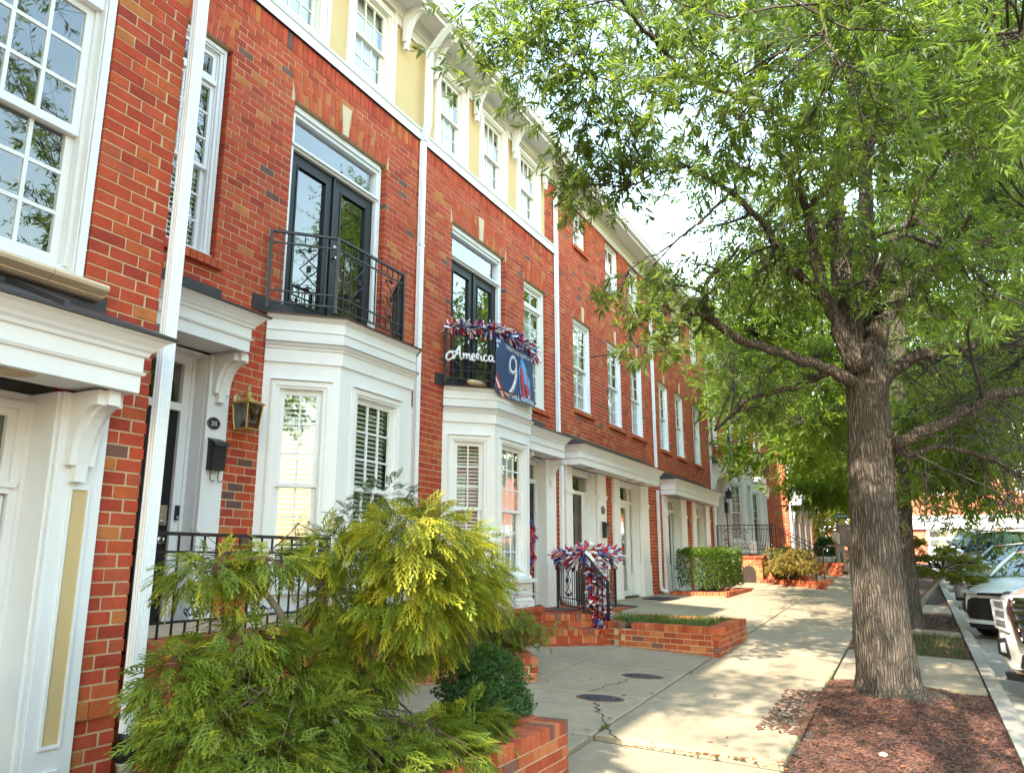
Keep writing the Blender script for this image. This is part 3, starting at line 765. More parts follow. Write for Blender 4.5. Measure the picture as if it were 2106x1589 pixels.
def entry(par, x0, x1, Yw, z0, ztop, door=None, side=None, transom=.34, depth=.32, glass_door=False, lites=1, mat='blackdoor', post=True, t=.07, solid=False):
    """recessed doorway: jamb linings, door, transom; x0..x1 clear opening"""
    fr = FX; w = -Yw-depth; m = MB(); dt = z0+2.06
    m.box(fr, x0-.02, x0, w-.02, -Yw-.002, z0, ztop); m.box(fr, x1, x1+.02, w-.02, -Yw-.002, z0, ztop)
    m.box(fr, x0, x1, w-.02, -Yw-.002, ztop-.02, ztop)
    m.box(fr, x0, x0+t, w-.02, w+.03, z0, ztop-.02); m.box(fr, x1-t, x1, w-.02, w+.03, z0, ztop-.02)
    m.box(fr, x0+t, x1-t, w-.02, w+.029, dt, dt+.07); m.box(fr, x0+t, x1-t, w-.02, w+.029, ztop-.10, ztop-.02)
    xs = [x0+t, x1-t]
    if side and solid: m.box(fr, xs[1]-side-.06, xs[1]-.001, w-.02, w+.012, z0, dt+.001); m.box(fr, xs[1]-side-.06, xs[1]-side, w, w+.028, z0, dt)
    elif side: m.box(fr, xs[1]-side-.06, xs[1]-side, w-.02, w+.028, z0, ztop-.1); m.box(fr, xs[1]-side, xs[1], w-.02, w+.02, z0, z0+.5)
    for k in range(1, lites): m.box(fr, xs[0]+(xs[1]-xs[0])*k/lites-.03, xs[0]+(xs[1]-xs[0])*k/lites+.03, w-.02, w+.027, dt+.07, ztop-.1)
    m.box(fr, x0+.022, x0+.045, w+.03, w+.045, z0, ztop-.02); m.box(fr, x1-.045, x1-.022, w+.03, w+.045, z0, ztop-.02)
    o = m.build('doorway', 'white', par)
    put('pane', PANE_ME, fr, xs[0], w, dt+.07, xs[1]-xs[0], .004, ztop-.17-dt, o)
    dx1 = xs[1]-(side+.06 if side else 0)
    if side and not solid: put('pane', PANE_ME, fr, xs[1]-side, w, z0+.5, side, .004, dt-z0-.5, o)
    if glass_door:
        s = MB(); a, b = xs[0]+.004, dx1-.004
        s.box(fr, a, a+.09, w-.03, w+.01, z0+.02, dt-.003); s.box(fr, b-.09, b, w-.03, w+.01, z0+.02, dt-.003)
        s.box(fr, a+.09, b-.09, w-.03, w+.009, z0+.02, z0+.14); s.box(fr, a+.09, b-.09, w-.03, w+.009, dt-.1, dt-.003)
        d = s.build('storm_door', 'white', o); put('pane', PANE_ME, fr, a+.09, w-.01, z0+.14, b-a-.18, .004, dt-.24-z0, d)
        blinds(d, fr, a+.1, b-.1, z0+.15, dt-.12, w-.10)
    else:
        panel_door(o, fr, xs[0]+.003, dx1-.003, z0+.03, dt-.003, w-.002, mat)
    MB().box(fr, x0, x1, w-.02, w+.10, z0, z0+.028).build('threshold', 'brownmetal', o)
    rm = MB(); q = [fr.p(u, ww, z) for ww in (w-.06, w-.6) for z in (z0, ztop) for u in (x0, x1)]
    rm.add(q, [(4, 5, 7, 6), (0, 4, 6, 2), (1, 3, 7, 5), (2, 6, 7, 3), (0, 1, 5, 4)]); rm.build('room', 'dark', o)
    return o, w, xs

def pilaster(par, x0, x1, Yw, z0, z1, out=.05, cap=None, plinth=.0, mat='white'):
    m = MB(); w = -Yw
    m.box(FX, x0, x1, w, w+out, z0+plinth, z1)
    if plinth: m.box(FX, x0-.02, x1+.02, w, w+out+.02, z0, z0+plinth); m.box(FX, x0-.03, x1+.03, w, w+out+.03, z0, z0+.09)
    if cap: m.box(FX, x0-.02, x1+.02, w, w+out+.02, cap, cap+.06); m.box(FX, x0-.012, x1+.012, w, w+out+.012, cap-.03, cap)
    return m.build('pilaster', mat, par)

def stucco_floor(par, x0, x1, Yw, zb, zt, wins, strips):
    """upper storey: yellow stucco with white boards and windows"""
    fr = Fr(0, Yw); holes = [(a+.03, b-.03, zb+.0, zb+1.36) for a, b in wins]
    backing(fr, x0, x1, zb-.02, zt, holes, -.1, 0.0).build('stucco_wall', 'yellow', par)
    m = MB()
    for a, b in wins:
        m.box(fr, a-.055, a-.001, 0, .04, zb+.01, zt-.14); m.box(fr, b+.001, b+.055, 0, .04, zb+.01, zt-.14)
        m.box(fr, a+.0, b-.0, 0, .03, zb+1.372, zb+1.41)
    m.box(fr, x0, x1, 0, .05, zt-.14, zt)
    m.side(fr, [(.05, zt-.10), (.07, zt-.09), (.10, zt-.02), (.10, zt-.001), (.05, zt-.001)], x0, x1)
    m.build('trim_board', 'white', par)
    for a, b in wins: window(par, fr, a, b, zb+.02, zb+1.37, 3, 2, w=-.03, case=.10, blind='curtain', proud=.045, sill=.05, mat='cream', drip=True)
    for s in strips: bracket(par, Fr(0, Yw-.051), s-.055, s+.055, zt-.62, zt-.01, .36, 'white', .06, .09)

def belt(par, x0, x1, Yw, z0, z1):
    m = MB(); m.side(Fr(0, Yw), [(0, z0), (.035, z0), (.035, z1-.05), (.05, z1-.04), (.06, z1-.012), (0, z1)], x0, x1); m.build('belt_course', 'white', par)
    MB().box(Fr(0, Yw), x0, x1, .0, .036, z0-.006, z0-.0005).build('drip_edge', 'flash', par)

W = 5.68
# ------------------------------------------------------------------ first house on the left, standing forward
def house_left():
    h = thing('townhouse', (0, 4.26, -1.6), 'red brick townhouse standing forward at left, tall white window over its canopy', 'townhouse', 'townhouses in the row')
    Y = 4.26; f = Fr(0, Y); bk = Bricks()
    hole = (.55, 2.765, 1.60, 5.0); dh = (.2, 2.72, -1.9, 1.3)
    u0, u1 = -2.6, 3.285
    wall = backing(f, u0, u1, -1.9, 9.3, [hole, dh]).build('wall', 'mortar', h)
    bk.field(f, u0, u1, -.775, 9.3, [hole, dh], phase=.02, corner=(0, 1)); bk.field(f, u0, u1, -1.915, -.875, [dh], phase=.02, corner=(0, 1))
    # bullnose water table course
    for i in range(30):
        a = u1-.203*(i+1)
        if .0 < a < 2.72: continue
        bk.add(f, a+.004, -.868, .194, .086, .03, .11, R.choice([8, 5, 7, 2]))
    bk.finish(wall)
    fs = Fr(3.285, Y, math.pi/2); b2 = Bricks(); b2.field(fs, .0, 1.42, -.775, 9.3, [], corner=(1, 0)); b2.field(fs, .0, 1.42, -1.915, -.875, [], corner=(1, 0))
    w2 = backing(fs, .0, 1.42, -1.9, 9.3, []).build('side_wall', 'mortar', h); b2.finish(w2, 40)
    shell(h, u0, 3.2, Y+.75, 10.5, -1.9, 9.3)
    MB().box(FX, u0-.05, 3.33, -10.5, -Y+.36, 9.3, 9.5).build('parapet_cap', 'limestone', h)
    # window: two sashes under a transom row
    a, b = .80, 2.775; mb = MB(); w = -.10
    mb.box(f, a, a+.10, w-.06, w+.075, 1.60, 4.4); mb.box(f, b-.085, b, w-.06, w+.075, 1.62, 4.4)
    mb.box(f, b-.07, b-.018, w+.075, w+.09, 1.62, 4.4); mb.box(f, b-.085, b-.075, w+.075, w+.083, 1.62, 4.4)
    mb.box(f, a+.1, b-.085, w-.06, w+.06, 3.435, 3.51); mb.box(f, a+.1, b-.085, w-.06, w+.02, 1.62, 1.70); mb.box(f, a, b, w-.06, w+.074, 4.32, 4.4)
    mb.box(f, b-.108, b-.085, w-.06, w+.03, 1.70, 3.435)
    win = mb.build('window', 'white', h)
    c, d = a+.101, b-.109
    sash(win, f, c, d, 2.545, 3.434, w+.01, 8, 3, st=.05, mu=.024, rb=.055, rt=.05)
    sash(win, f, c, d, 1.70, 2.60, w-.03, 8, 3, st=.05, mu=.024, rb=.07, rt=.05)
    sash(win, f, c, d, 3.511, 4.319, w+.01, 8, 3, st=.05, mu=.024)
    room(win, f, a+.02, b-.02, 1.62, 4.38, w-.02, .5)
    # limestone sill in moulded lengths
    for x0, x1 in ((.6, 1.42), (1.424, 2.50), (2.504, 2.84)):
        m = MB(); m.side(f, [(-.1, 1.512), (.06, 1.512), (.085, 1.525), (.075, 1.535), (.10, 1.545), (.128, 1.56), (.135, 1.578), (.125, 1.596), (.10, 1.605), (-.1, 1.61)], x0, x1)
        m.build('stone_sill', 'limestone', h, label='rounded tan stone sill')
    canopy(h, -.4, 2.93, Y, 3.89, .935, 1.265, ribs=True, rise=.20, lights=((2.33, 4.08),))
    # doorway under the canopy
    m = MB(); wj = -4.5
    m.box(FX, 2.685, 2.72, wj, -Y+.01, -1.75, .935)
    m.box(FX, 1.6, 2.685, wj-.02, wj+.005, .885, .935)
    m.box(FX, 2.615, 2.685, wj-.02, wj+.03, -1.75, .885); m.box(FX, 2.66, 2.684, wj+.03, wj+.05, -1.75, .885); m.box(FX, 1.6, 2.615, wj-.02, wj+.029, .84, .885)
    m.box(FX, 1.6, 2.615, wj-.02, wj+.04, .36, .43); m.box(FX, 1.6, 2.64, wj+.03, wj+.055, .395, .425)
    m.box(FX, 1.55, 1.62, wj-.02, wj+.03, -1.75, .885)
    dw = m.build('doorway', 'white', h)
    sash(dw, FX, 1.63, 2.614, .432, .839, wj+.01, 1, 1, st=.045)
    sash(dw, FX, 1.64, 2.605, -1.7, .355, wj+.005, 1, 1, st=.11, rb=.25, rt=.11)
    room(dw, FX, 1.6, 2.62, -1.7, .88, wj-.05, .5)
    p = MB(); p.box(f, 2.72, 2.995, .012, .045, -1.75, .935); p.box(f, 2.70, 2.72, -.03, .04, -1.75, .935)
    for z0, z1 in ((-.98, .405), (-1.6, -1.09)):
        p.box(f, 2.795, 2.81, .045, .058, z0, z1); p.box(f, 2.905, 2.92, .045, .058, z0, z1); p.box(f, 2.81, 2.905, .045, .057, z0, z0+.015); p.box(f, 2.81, 2.905, .045, .057, z1-.015, z1)
    pl = p.build('pilaster', 'white', h)
    q = MB(); q.box(f, 2.811, 2.904, .04, .048, -.96, .39); q.box(f, 2.811, 2.904, .04, .048, -1.58, -1.105); q.build('inset_panel', 'yellow', pl, label='mustard yellow inset panel')
    bracket(h, Fr(0, Y-.046), 2.745, 2.90, .43, .934, .27, block=.085)
    downspout(h, 3.29, Y-.012, -.99, 9.3, bands=(-.78,))
    b = MB(); b.lathe((3.338, Y-.05, -1.1), [(.052, -.04), (.062, -.03), (.066, .05), (.058, .075), (.064, .08), (.066, .12), (.0, .12)], 16); b.build('boot', 'rubber', h, True)
    b = MB(); b.lathe((3.338, Y-.05, -1.14), [(.045, -.6), (.045, -.02), (.052, -.018), (.052, .045), (.04, .05)], 16); b.build('drain_pipe', 'pvc', h, True)
    return h
house_left()
def unseen_house():  # unseen house, added and shaped to cast the walk's shadow edge
    h = thing('townhouse', (-5, 2.86, -1.7), 'brick townhouse beside the camera, standing forward of the whole row', 'townhouse', 'townhouses in the row')
    f = Fr(0, 2.86); bk = Bricks(); holes = [(a, a+1.1, z, z+1.9) for a in (-9, -6.4, -3.6) for z in (.6, 3.4, 6.2)]
    wall = backing(f, -10.2, -.5, -2, 8.9, holes).build('wall', 'mortar', h); bk.field(f, -10.2, -.5, -2, 8.9, holes, corner=(0, 1))
    fs = Fr(-.5, 2.86, math.pi/2); backing(fs, 0, 1.4, -2, 8.9, []).build('side_wall', 'mortar', h); bk.field(fs, 0, 1.4, -2, 8.9, [], corner=(1, 0)); bk.finish(wall, 0)
    for a, b, c, d in holes: window(h, f, a+.01, b-.01, c, d, 2, 3, w=-.1, blind='curtain')
    shell(h, -10.1, -.6, 3.7, 10.5, -2, 8.9); MB().box(FX, -10.3, -.42, -10.5, -2.74, 8.9, 9.1).build('parapet_cap', 'limestone', h)
unseen_house()

# ------------------------------------------------------------------ the two bay houses
def wall_piece(h, bk, f, x0, x1, z0, z1, holes, brickholes=None, soldier=None):
    wall = backing(f, x0, x1, z0, z1+(.22 if soldier else 0), holes).build('wall', 'mortar', h)
    bk.field(f, x0, x1, z0, z1, brickholes or holes)
    if soldier: bk.soldier(f, x0, x1, z1, z1+.213)
    return wall

def house_entry_left(dx, dz, label, detail=300):
    """door on the left, canted bay under a French balcony on the right"""
    x0, x1 = 3.38+dx, 8.36+dx
    h = thing('townhouse', (x0, W, -.8+dz), label, 'townhouse', 'townhouses in the row'); f = Fr(0, W); bk = Bricks()
    nw = (4.02+dx, 4.935+dx, 2.78+dz, 5.05+dz); fd = (5.85+dx, 7.57+dx, 2.50+dz, 5.02+dz); dr = (3.78+dx, 4.97+dx, -1.2+dz, 1.90+dz)
    by = (5.75+dx, 7.95+dx, -1.0+dz, 2.4+dz)
    arches = [(nw[0]-.0, nw[1]+.0, nw[3], nw[3]+.36), (fd[0]-.05, fd[1]+.05, fd[3], fd[3]+.36)]
    holes = [nw, fd, dr, by]
    wall = wall_piece(h, bk, f, x0, x1, -1.55+dz, 5.565+dz, holes, holes+arches, True)
    bk.arch(f, nw[0]+.005, nw[1]-.005, nw[3], nw[3]+.36, key=False, splay=.07)
    bk.arch(f, fd[0]+.005, fd[1]-.005, fd[3], fd[3]+.36, splay=.09); keystone(wall, f, (fd[0]+fd[1])/2, fd[3], fd[3]+.36, .10, .17)
    brick_sill(bk, nw[0]-.05, nw[1]+.07, nw[2]-.085, f)
    bk.finish(wall, detail)
    window(h, f, nw[0]+.012, nw[1]-.012, nw[2], nw[3]-.01, 2, 3, w=-.10, case=.075, transom=.30, tcols=1, blind='blind')
    french(h, f, fd[0]+.012, fd[1]-.012, fd[2], fd[3]-.012, 4.50+dz, w=-.13)
    belt(h, x0, x1, W, 5.785+dz, 5.955+dz)
    stucco_floor(h, x0, x1, W, 5.94+dz, 7.50+dz, [(6.70+dx, 7.58+dx), (5.37+dx, 6.25+dx), (4.04+dx, 4.92+dx)], [7.80+dx, 6.475+dx, 5.145+dx, 3.70+dx])
    eave(h, x0, x1, W, 7.52+dz)
    shell(h, x0, x1, W+.85, 15, -1.5+dz, 7.5+dz)
    canopy(h, 3.55+dx, 5.06+dx, W, 5.27, 1.86+dz, 2.205+dz, rise=.22)
    o, w, xs = entry(h, 3.80+dx, 4.955+dx, W, -.74+dz, 1.86+dz, depth=.17, t=.125)
    if not dx:
        k = MB(); ux = xs[1]-.075
        k.box(FX, ux-.035, ux+.035, w, w+.022, .30, .47); k.box(FX, ux-.028, ux+.028, w+.022, w+.027, .36, .46)
        k.tube([(ux, -w-.02, .33), (ux, -w-.05, .33)], .018, 10); k.build('keypad_lock', 'steel', o)
        k = MB(); k.lathe((0, 0, 0), [(0, 0)], 4) if False else None
        k.tube([(ux, -w, .17), (ux, -w-.012, .17)], .034, 14); k.tube([(ux, -w-.01, .17), (ux, -w-.04, .17), (ux, -w-.055, .17), (ux, -w-.075, .17)], [.012, .014, .03, .022], 12); k.build('door_knob', 'steel', o, True)
    pilaster(h, 4.96+dx, 5.205+dx, W, -.74+dz, 1.86+dz, .045)
    pilaster(h, 3.50+dx, 3.78+dx, W, -.74+dz, 1.86+dz, .045)
    bracket(h, Fr(0, W-.046), 4.99+dx, 5.16+dx, 1.42+dz, 1.858+dz, .30); bracket(h, Fr(0, W-.046), 3.56+dx, 3.73+dx, 1.42+dz, 1.858+dz, .30)
    bay(h, 6.2+dx, 7.5+dx, 5.14, W, dz)
    downspout(h, 8.30+dx, W-.002, -.8+dz, 5.78+dz, bands=(4.2+dz,))
    m = MB(); m.hexa([(8.30+dx, W-.012, 5.78+dz), (8.395+dx, W-.012, 5.78+dz), (8.395+dx, W-.085, 5.78+dz), (8.30+dx, W-.085, 5.78+dz),
                      (8.27+dx, W-.09, 6.0+dz), (8.365+dx, W-.09, 6.0+dz), (8.365+dx, W-.16, 6.0+dz), (8.27+dx, W-.16, 6.0+dz)])
    m.hexa([(8.27+dx, W-.09, 6.0+dz), (8.365+dx, W-.09, 6.0+dz), (8.365+dx, W-.16, 6.0+dz), (8.27+dx, W-.16, 6.0+dz),
            (8.27+dx, W-.09, 7.15+dz), (8.365+dx, W-.09, 7.15+dz), (8.365+dx, W-.16, 7.15+dz), (8.27+dx, W-.16, 7.15+dz)])
    m.hexa([(8.27+dx, W-.09, 7.15+dz), (8.365+dx, W-.09, 7.15+dz), (8.365+dx, W-.16, 7.15+dz), (8.27+dx, W-.16, 7.15+dz),
            (8.27+dx, W-.42, 7.5+dz), (8.365+dx, W-.42, 7.5+dz), (8.365+dx, W-.49, 7.49+dz), (8.27+dx, W-.49, 7.49+dz)])
    m.build('downspout', 'vinyl', h)
    return h

def house_entry_right(dx, dz, label, detail=300):
    """bay on the left, door under a short canopy on the right"""
    x0, x1 = 8.36+dx, 12.98+dx
    h = thing('townhouse', (x0, W, -.8+dz), label, 'townhouse', 'townhouses in the row'); f = Fr(0, W); bk = Bricks()
    fd = (9.24+dx, 10.94+dx, 2.38+dz, 4.95+dz); nw = (11.66+dx, 12.60+dx, 2.60+dz, 4.86+dz); dr = (11.42+dx, 12.42+dx, -1.2+dz, 1.80+dz); by = (9.15+dx, 11.05+dx, -1.0+dz, 2.3+dz)
    arches = [(fd[0]-.05, fd[1]+.05, fd[3], fd[3]+.36), (nw[0]-.02, nw[1]+.02, nw[3], nw[3]+.36)]
    holes = [fd, nw, dr, by]
    wall = wall_piece(h, bk, f, x0, x1, -1.5+dz, 5.565+dz, holes, holes+arches, True)
    pr = Bricks(); pr.field(f, 12.55+dx, x1, 5.955+dz, 7.22+dz, [])
    backing(f, 12.55+dx, x1, 5.95+dz, 7.22+dz, []).build('pier', 'mortar', wall); bk.L += pr.L
    bk.arch(f, fd[0]+.005, fd[1]-.005, fd[3], fd[3]+.36, splay=.09); keystone(wall, f, (fd[0]+fd[1])/2, fd[3], fd[3]+.36, .10, .17)
    bk.arch(f, nw[0]+.005, nw[1]-.005, nw[3], nw[3]+.36, key=False, splay=.07)
    brick_sill(bk, nw[0]-.06, nw[1]+.09, nw[2]-.085, f)
    bk.finish(wall, detail)
    window(h, f, nw[0]+.012, nw[1]-.012, nw[2], nw[3]-.01, 2, 3, w=-.10, case=.075, transom=.30, blind='curtain', mat='cream')
    french(h, f, fd[0]+.012, fd[1]-.012, fd[2], fd[3]-.012, 4.42+dz, w=-.13)
    belt(h, x0, x1, W, 5.765+dz, 5.935+dz)
    stucco_floor(h, x0, 12.56+dx, W, 5.92+dz, 7.50+dz, [(8.72+dx, 9.55+dx), (10.06+dx, 10.90+dx), (11.41+dx, 12.26+dx)], [8.57+dx, 9.80+dx, 11.15+dx, 12.44+dx])
    eave(h, x0, x1, W, 7.52+dz); shell(h, x0, x1, W+.85, 15, -1.5+dz, 7.5+dz)
    bay(h, 9.6+dx, 10.72+dx, 5.14, W, dz, ('blind', 'curtain'), 2.38)
    canopy(h, 11.0+dx, 12.42+dx, W, 5.28, 1.72+dz, 2.09+dz, rise=.2)
    entry(h, 11.44+dx, 12.40+dx, W, -.76+dz, 1.72+dz, depth=.15)
    pilaster(h, 12.40+dx, 12.82+dx, W, -.78+dz, 1.72+dz, .06, plinth=.75); pilaster(h, 11.18+dx, 11.43+dx, W, -.78+dz, 1.72+dz, .05)
    bracket(h, Fr(0, W-.061), 12.5+dx, 12.66+dx, 1.28+dz, 1.718+dz, .28); bracket(h, Fr(0, W-.051), 11.22+dx, 11.38+dx, 1.28+dz, 1.718+dz, .28)
    downspout(h, 12.95+dx, W-.002, 2.3+dz, 7.0+dz, bands=(4.9+dz, 3.2+dz)); downspout(h, 13.06+dx, W-.002, -.62+dz, 1.7+dz)
    m = MB(); m.hexa([(12.95+dx, W-.01, 7.0+dz), (13.045+dx, W-.01, 7.0+dz), (13.045+dx, W-.08, 7.0+dz), (12.95+dx, W-.08, 7.0+dz),
                      (12.95+dx, W-.42, 7.5+dz), (13.045+dx, W-.42, 7.5+dz), (13.045+dx, W-.49, 7.49+dz), (12.95+dx, W-.49, 7.49+dz)])
    m.build('downspout', 'vinyl', h); m = MB(); m.tube([(13.11+dx, W-.04, -.6+dz), (13.11+dx, W-.05, -.68+dz), (13.12+dx, W-.22, -.74+dz)], .05, 8); m.build('downspout', 'vinyl', h)
    return h
h2 = house_entry_left(0, 0, 'red brick townhouse with plaque 205 and a bare black balcony over its bay')
h3 = house_entry_right(0, 0, 'red brick townhouse with the garlanded balcony and memorial banner over its white bay')

# ------------------------------------------------------------------ plain brick houses with a long canopy over two doors
def house_flat(x0, x1, label, up, mid, can, doors, pil, zt, detail, dsx, dz=0.0):
    h = thing('townhouse', (x0, W, -.8), label, 'townhouse', 'townhouses in the row'); f = Fr(0, W); bk = Bricks()
    holes = [tuple(u) for u in up]+[tuple(u) for u in mid]+[(a-.02, b+.02, -1.1, zt[0]+.05) for a, b, *_ in doors]
    arch = [(a-.02, b+.02, d, d+.30) for a, b, c, d in mid]
    wall = backing(f, x0, x1, -1.2, 7.30, holes).build('wall', 'mortar', h)
    bk.field(f, x0, x1, -1.2, 7.30, holes+arch)
    for a, b, c, d in mid:
        bk.arch(f, a+.004, b-.004, d, d+.30, splay=.06); keystone(wall, f, (a+b)/2, d, d+.30, .09, .13); brick_sill(bk, a-.05, b+.05, c-.085, f)
    for a, b, c, d in up: brick_sill(bk, a-.05, b+.05, c-.085, f)
    bk.finish(wall, detail)
    for a, b, c, d in mid: window(h, f, a+.01, b-.01, c, d-.006, 2, 3, w=-.10, case=.075, blind='curtain')
    for a, b, c, d in up: window(h, f, a+.01, b-.01, c, d-.006, 2, 2, w=-.10, case=.07, blind='curtain')
    eave(h, x0, x1, W, 7.52); shell(h, x0, x1, W+.85, 15, -1.3, 7.5)
    canopy(h, can[0], can[1], W, 5.30, zt[0], zt[1], rise=.16, lights=((can[0]+.9, 5.48), (can[0]+3.3, 5.48), (can[0]+4.1, 5.48)))
    for a, b, kind in doors:
        entry(h, a, b, W, -.8, zt[0], depth=.16, side=.28 if kind != 'storm' else .22, glass_door=kind == 'storm', solid=kind == 'solid')
    for a, b in pil: pilaster(h, a, b, W, -.82, zt[0], .055, cap=1.24-(.08 if x0 > 19 else 0), plinth=.72)
    downspout(h, dsx, W-.002, zt[1]+.1, 7.35, bands=(4.6,)); downspout(h, dsx+.03, W-.002, -.6, zt[0])
    m = MB(); m.hexa([(dsx, W-.01, 7.35), (dsx+.095, W-.01, 7.35), (dsx+.095, W-.08, 7.35), (dsx, W-.08, 7.35), (dsx, W-.40, 7.5), (dsx+.095, W-.40, 7.5), (dsx+.095, W-.47, 7.49), (dsx, W-.47, 7.49)])
    m.build('downspout', 'vinyl', h); m = MB(); m.tube([(dsx+.08, W-.04, -.6), (dsx+.08, W-.05, -.7), (dsx+.09, W-.2, -.76)], .05, 8); m.build('downspout', 'vinyl', h)
    return h
house_flat(12.98, 19.2, 'flat fronted red brick townhouse with a black door and a white storm door',
           [(14.0, 14.72, 6.36, 7.25), (15.93, 16.86, 5.92, 7.25), (17.55, 18.45, 5.92, 7.25)],
           [(13.90, 14.93, 2.90, 4.80), (15.88, 16.91, 2.90, 4.80), (17.46, 18.50, 2.90, 4.80)],
           (13.25, 18.25), [(13.62, 14.93, 'solid'), (16.32, 17.75, 'storm')], [(13.30, 13.60), (14.96, 15.42), (15.90, 16.30), (17.78, 18.36)], (1.72, 2.09), 300, 19.12)
house_flat(19.2, 25.42, 'flat fronted red brick townhouse whose white canopied doors stand behind the clipped hedge',
           [(19.86, 20.85, 5.95, 7.25), (21.45, 22.38, 5.95, 7.25), (23.55, 24.5, 5.95, 7.25)],
           [(19.80, 20.82, 2.85, 4.70), (21.42, 22.42, 2.85, 4.70), (23.42, 24.44, 2.85, 4.70)],
           (19.62, 24.65), [(20.05, 21.35, 'half'), (23.05, 24.2, 'half')], [(19.68, 20.03), (21.38, 21.95), (22.65, 23.0), (24.25, 24.75)], (1.64, 2.03), 160, 25.32)
h6 = house_entry_left(22.05, .88, 'raised red brick townhouse with a white bay beyond the hedge, black rail at its porch', 60)
h7 = house_entry_right(22.0, .88, 'raised red brick townhouse with a white bay, last before the forward side wall', 60)

# ------------------------------------------------------------------ forward block at the far end of the row
def house_far():
    X0, Y = 35.0, 4.62; h = thing('townhouse', (X0, Y, -.3), 'red brick townhouse block standing forward at the far end, sunlit side wall and bracketed canopy', 'townhouse', 'townhouses in the row')
    fs = Fr(X0, Y+1.06, -math.pi/2); bk = Bricks()
    wall = backing(fs, -.5, 1.06, -1.0, 8.2, []).build('wall', 'mortar', h); bk.field(fs, -.5, 1.06, -1.0, 8.2, [])
    f = Fr(0, Y); wins = [(x, x+.75, 3.6, 5.6) for x in (35.9, 37.5, 39.1, 40.7, 42.3, 44)]
    doors = [(36.0, 37.1), (38.2, 39.3), (40.4, 41.5)]
    holes = wins+[(a, b, -1, 2.2) for a, b in doors]
    backing(f, X0, 47, -1.0, 8.2, holes).build('front_wall', 'mortar', h); bk.field(f, X0, 47, -1.0, 8.2, holes); bk.finish(wall, 200)
    for a, b, c, d in wins: window(h, f, a, b, c, d, 2, 2, w=-.08, case=.12, blind='curtain')
    for a, b in doors: entry(h, a+.02, b-.02, Y, -.1, 2.2, depth=.2)
    for x in (35.7, 37.7, 39.85, 42.0): pilaster(h, x-.2, x+.2, Y, -.3, 2.3, .06); bracket(h, Fr(0, Y-.061), x-.1, x+.1, 1.6, 2.3, .42)
    canopy(h, 35.25, 42.6, Y, 4.1, 2.3, 2.85, rise=.3)
    eave(h, X0, 47, Y, 8.3); shell(h, X0+.2, 46.9, Y+.85, 15, -1, 8.2)
    downspout(h, X0+.02, Y-.01, 0, 8.1)
    for x in (36.9, 38.6, 40.2, 41.8): downspout(h, x, Y-.002, 3.1, 8.1)
house_far()
MB().box(FX, 22.4, 23.6, -8.6, -7.6, 8.0, 10.6).build('chimney', 'brick', None)
ch = bpy.data.objects['chimney']; tag(ch, 'orange red brick chimney rising behind the eave of the flat fronted houses', 'chimney')
a_ = ch.data.attributes.new('tint', 'FLOAT_COLOR', 'FACE'); a_.data.foreach_set('color', [.46, .13, .05, 1]*len(ch.data.polygons))
# ------------------------------------------------------------------ ground, kerb, road, slabs
def sheet(xs, ys, zf, name, mat, kind='structure', thick=0):
    m = MB(); nx, ny = len(xs), len(ys)
    vs = [(x, y, zf(x, y)) for y in ys for x in xs]
    m.add(vs, [(j*nx+i, j*nx+i+1, (j+1)*nx+i+1, (j+1)*nx+i) for j in range(ny-1) for i in range(nx-1)])
    return m.build(name, mat, None, True, kind=kind)
def lin(a, b, n): return [a+(b-a)*i/n for i in range(n+1)]
far = [-400, -200, -100, -60]+lin(-30, 60, 60)+[80, 120, 200, 400]
sheet(far, [-400, -200, -100, -50, -30]+lin(-20, 20, 20)+[50, 100, 200, 400], lambda x, y: gz(x, min(max(y, -1), 2.3))-.42, 'ground', 'earth')
KY0, KY1 = -.56, -.70
def road_z(x, y): return gz(x, -.6)-.13-.012*min(4, -(y+.7))+(.0)
sheet(lin(-30, 90, 60), lin(-12.6, -1.12, 6), lambda x, y: road_z(x, y)+.012, 'road', 'asphalt')
sheet(lin(-30, 90, 60), [-1.15, KY1+.02], lambda x, y: road_z(x, y)+.02, 'gutter_pan', 'kerb')
kerb = thing('kerb', (0, KY0, -1.5), None, None); kerb['kind'] = 'structure'
for i in range(-6, 30):
    x0, x1 = i*3.0+1.2, i*3.0+4.192; m = MB(); vs = []
    for x in (x0, x1):
        z = gz(x, -.56)
        for y, dz in ((KY1-.03, -.30), (KY1-.02, -.03), (KY1+.012, .0), (KY0, .004), (KY0, -.30)): vs.append((x, y, z+dz))
    m.add(vs, [(k, (k+1) % 5, (k+1) % 5+5, k+5) for k in range(5)]+[(4, 3, 2, 1, 0), (5, 6, 7, 8, 9)])
    m.build('kerb_stone', 'kerb', kerb)
walk = thing('sidewalk', (0, 2, -1.5), None, None); walk['kind'] = 'structure'
sheet(lin(-8, 48, 112), lin(.9, 5.7, 16), lambda x, y: gz(x, y)-.05, 'joint_bed', 'soil').parent = walk
bpy.data.objects['joint_bed'].location = (0, -2, 1.5); del bpy.data.objects['joint_bed']['kind']
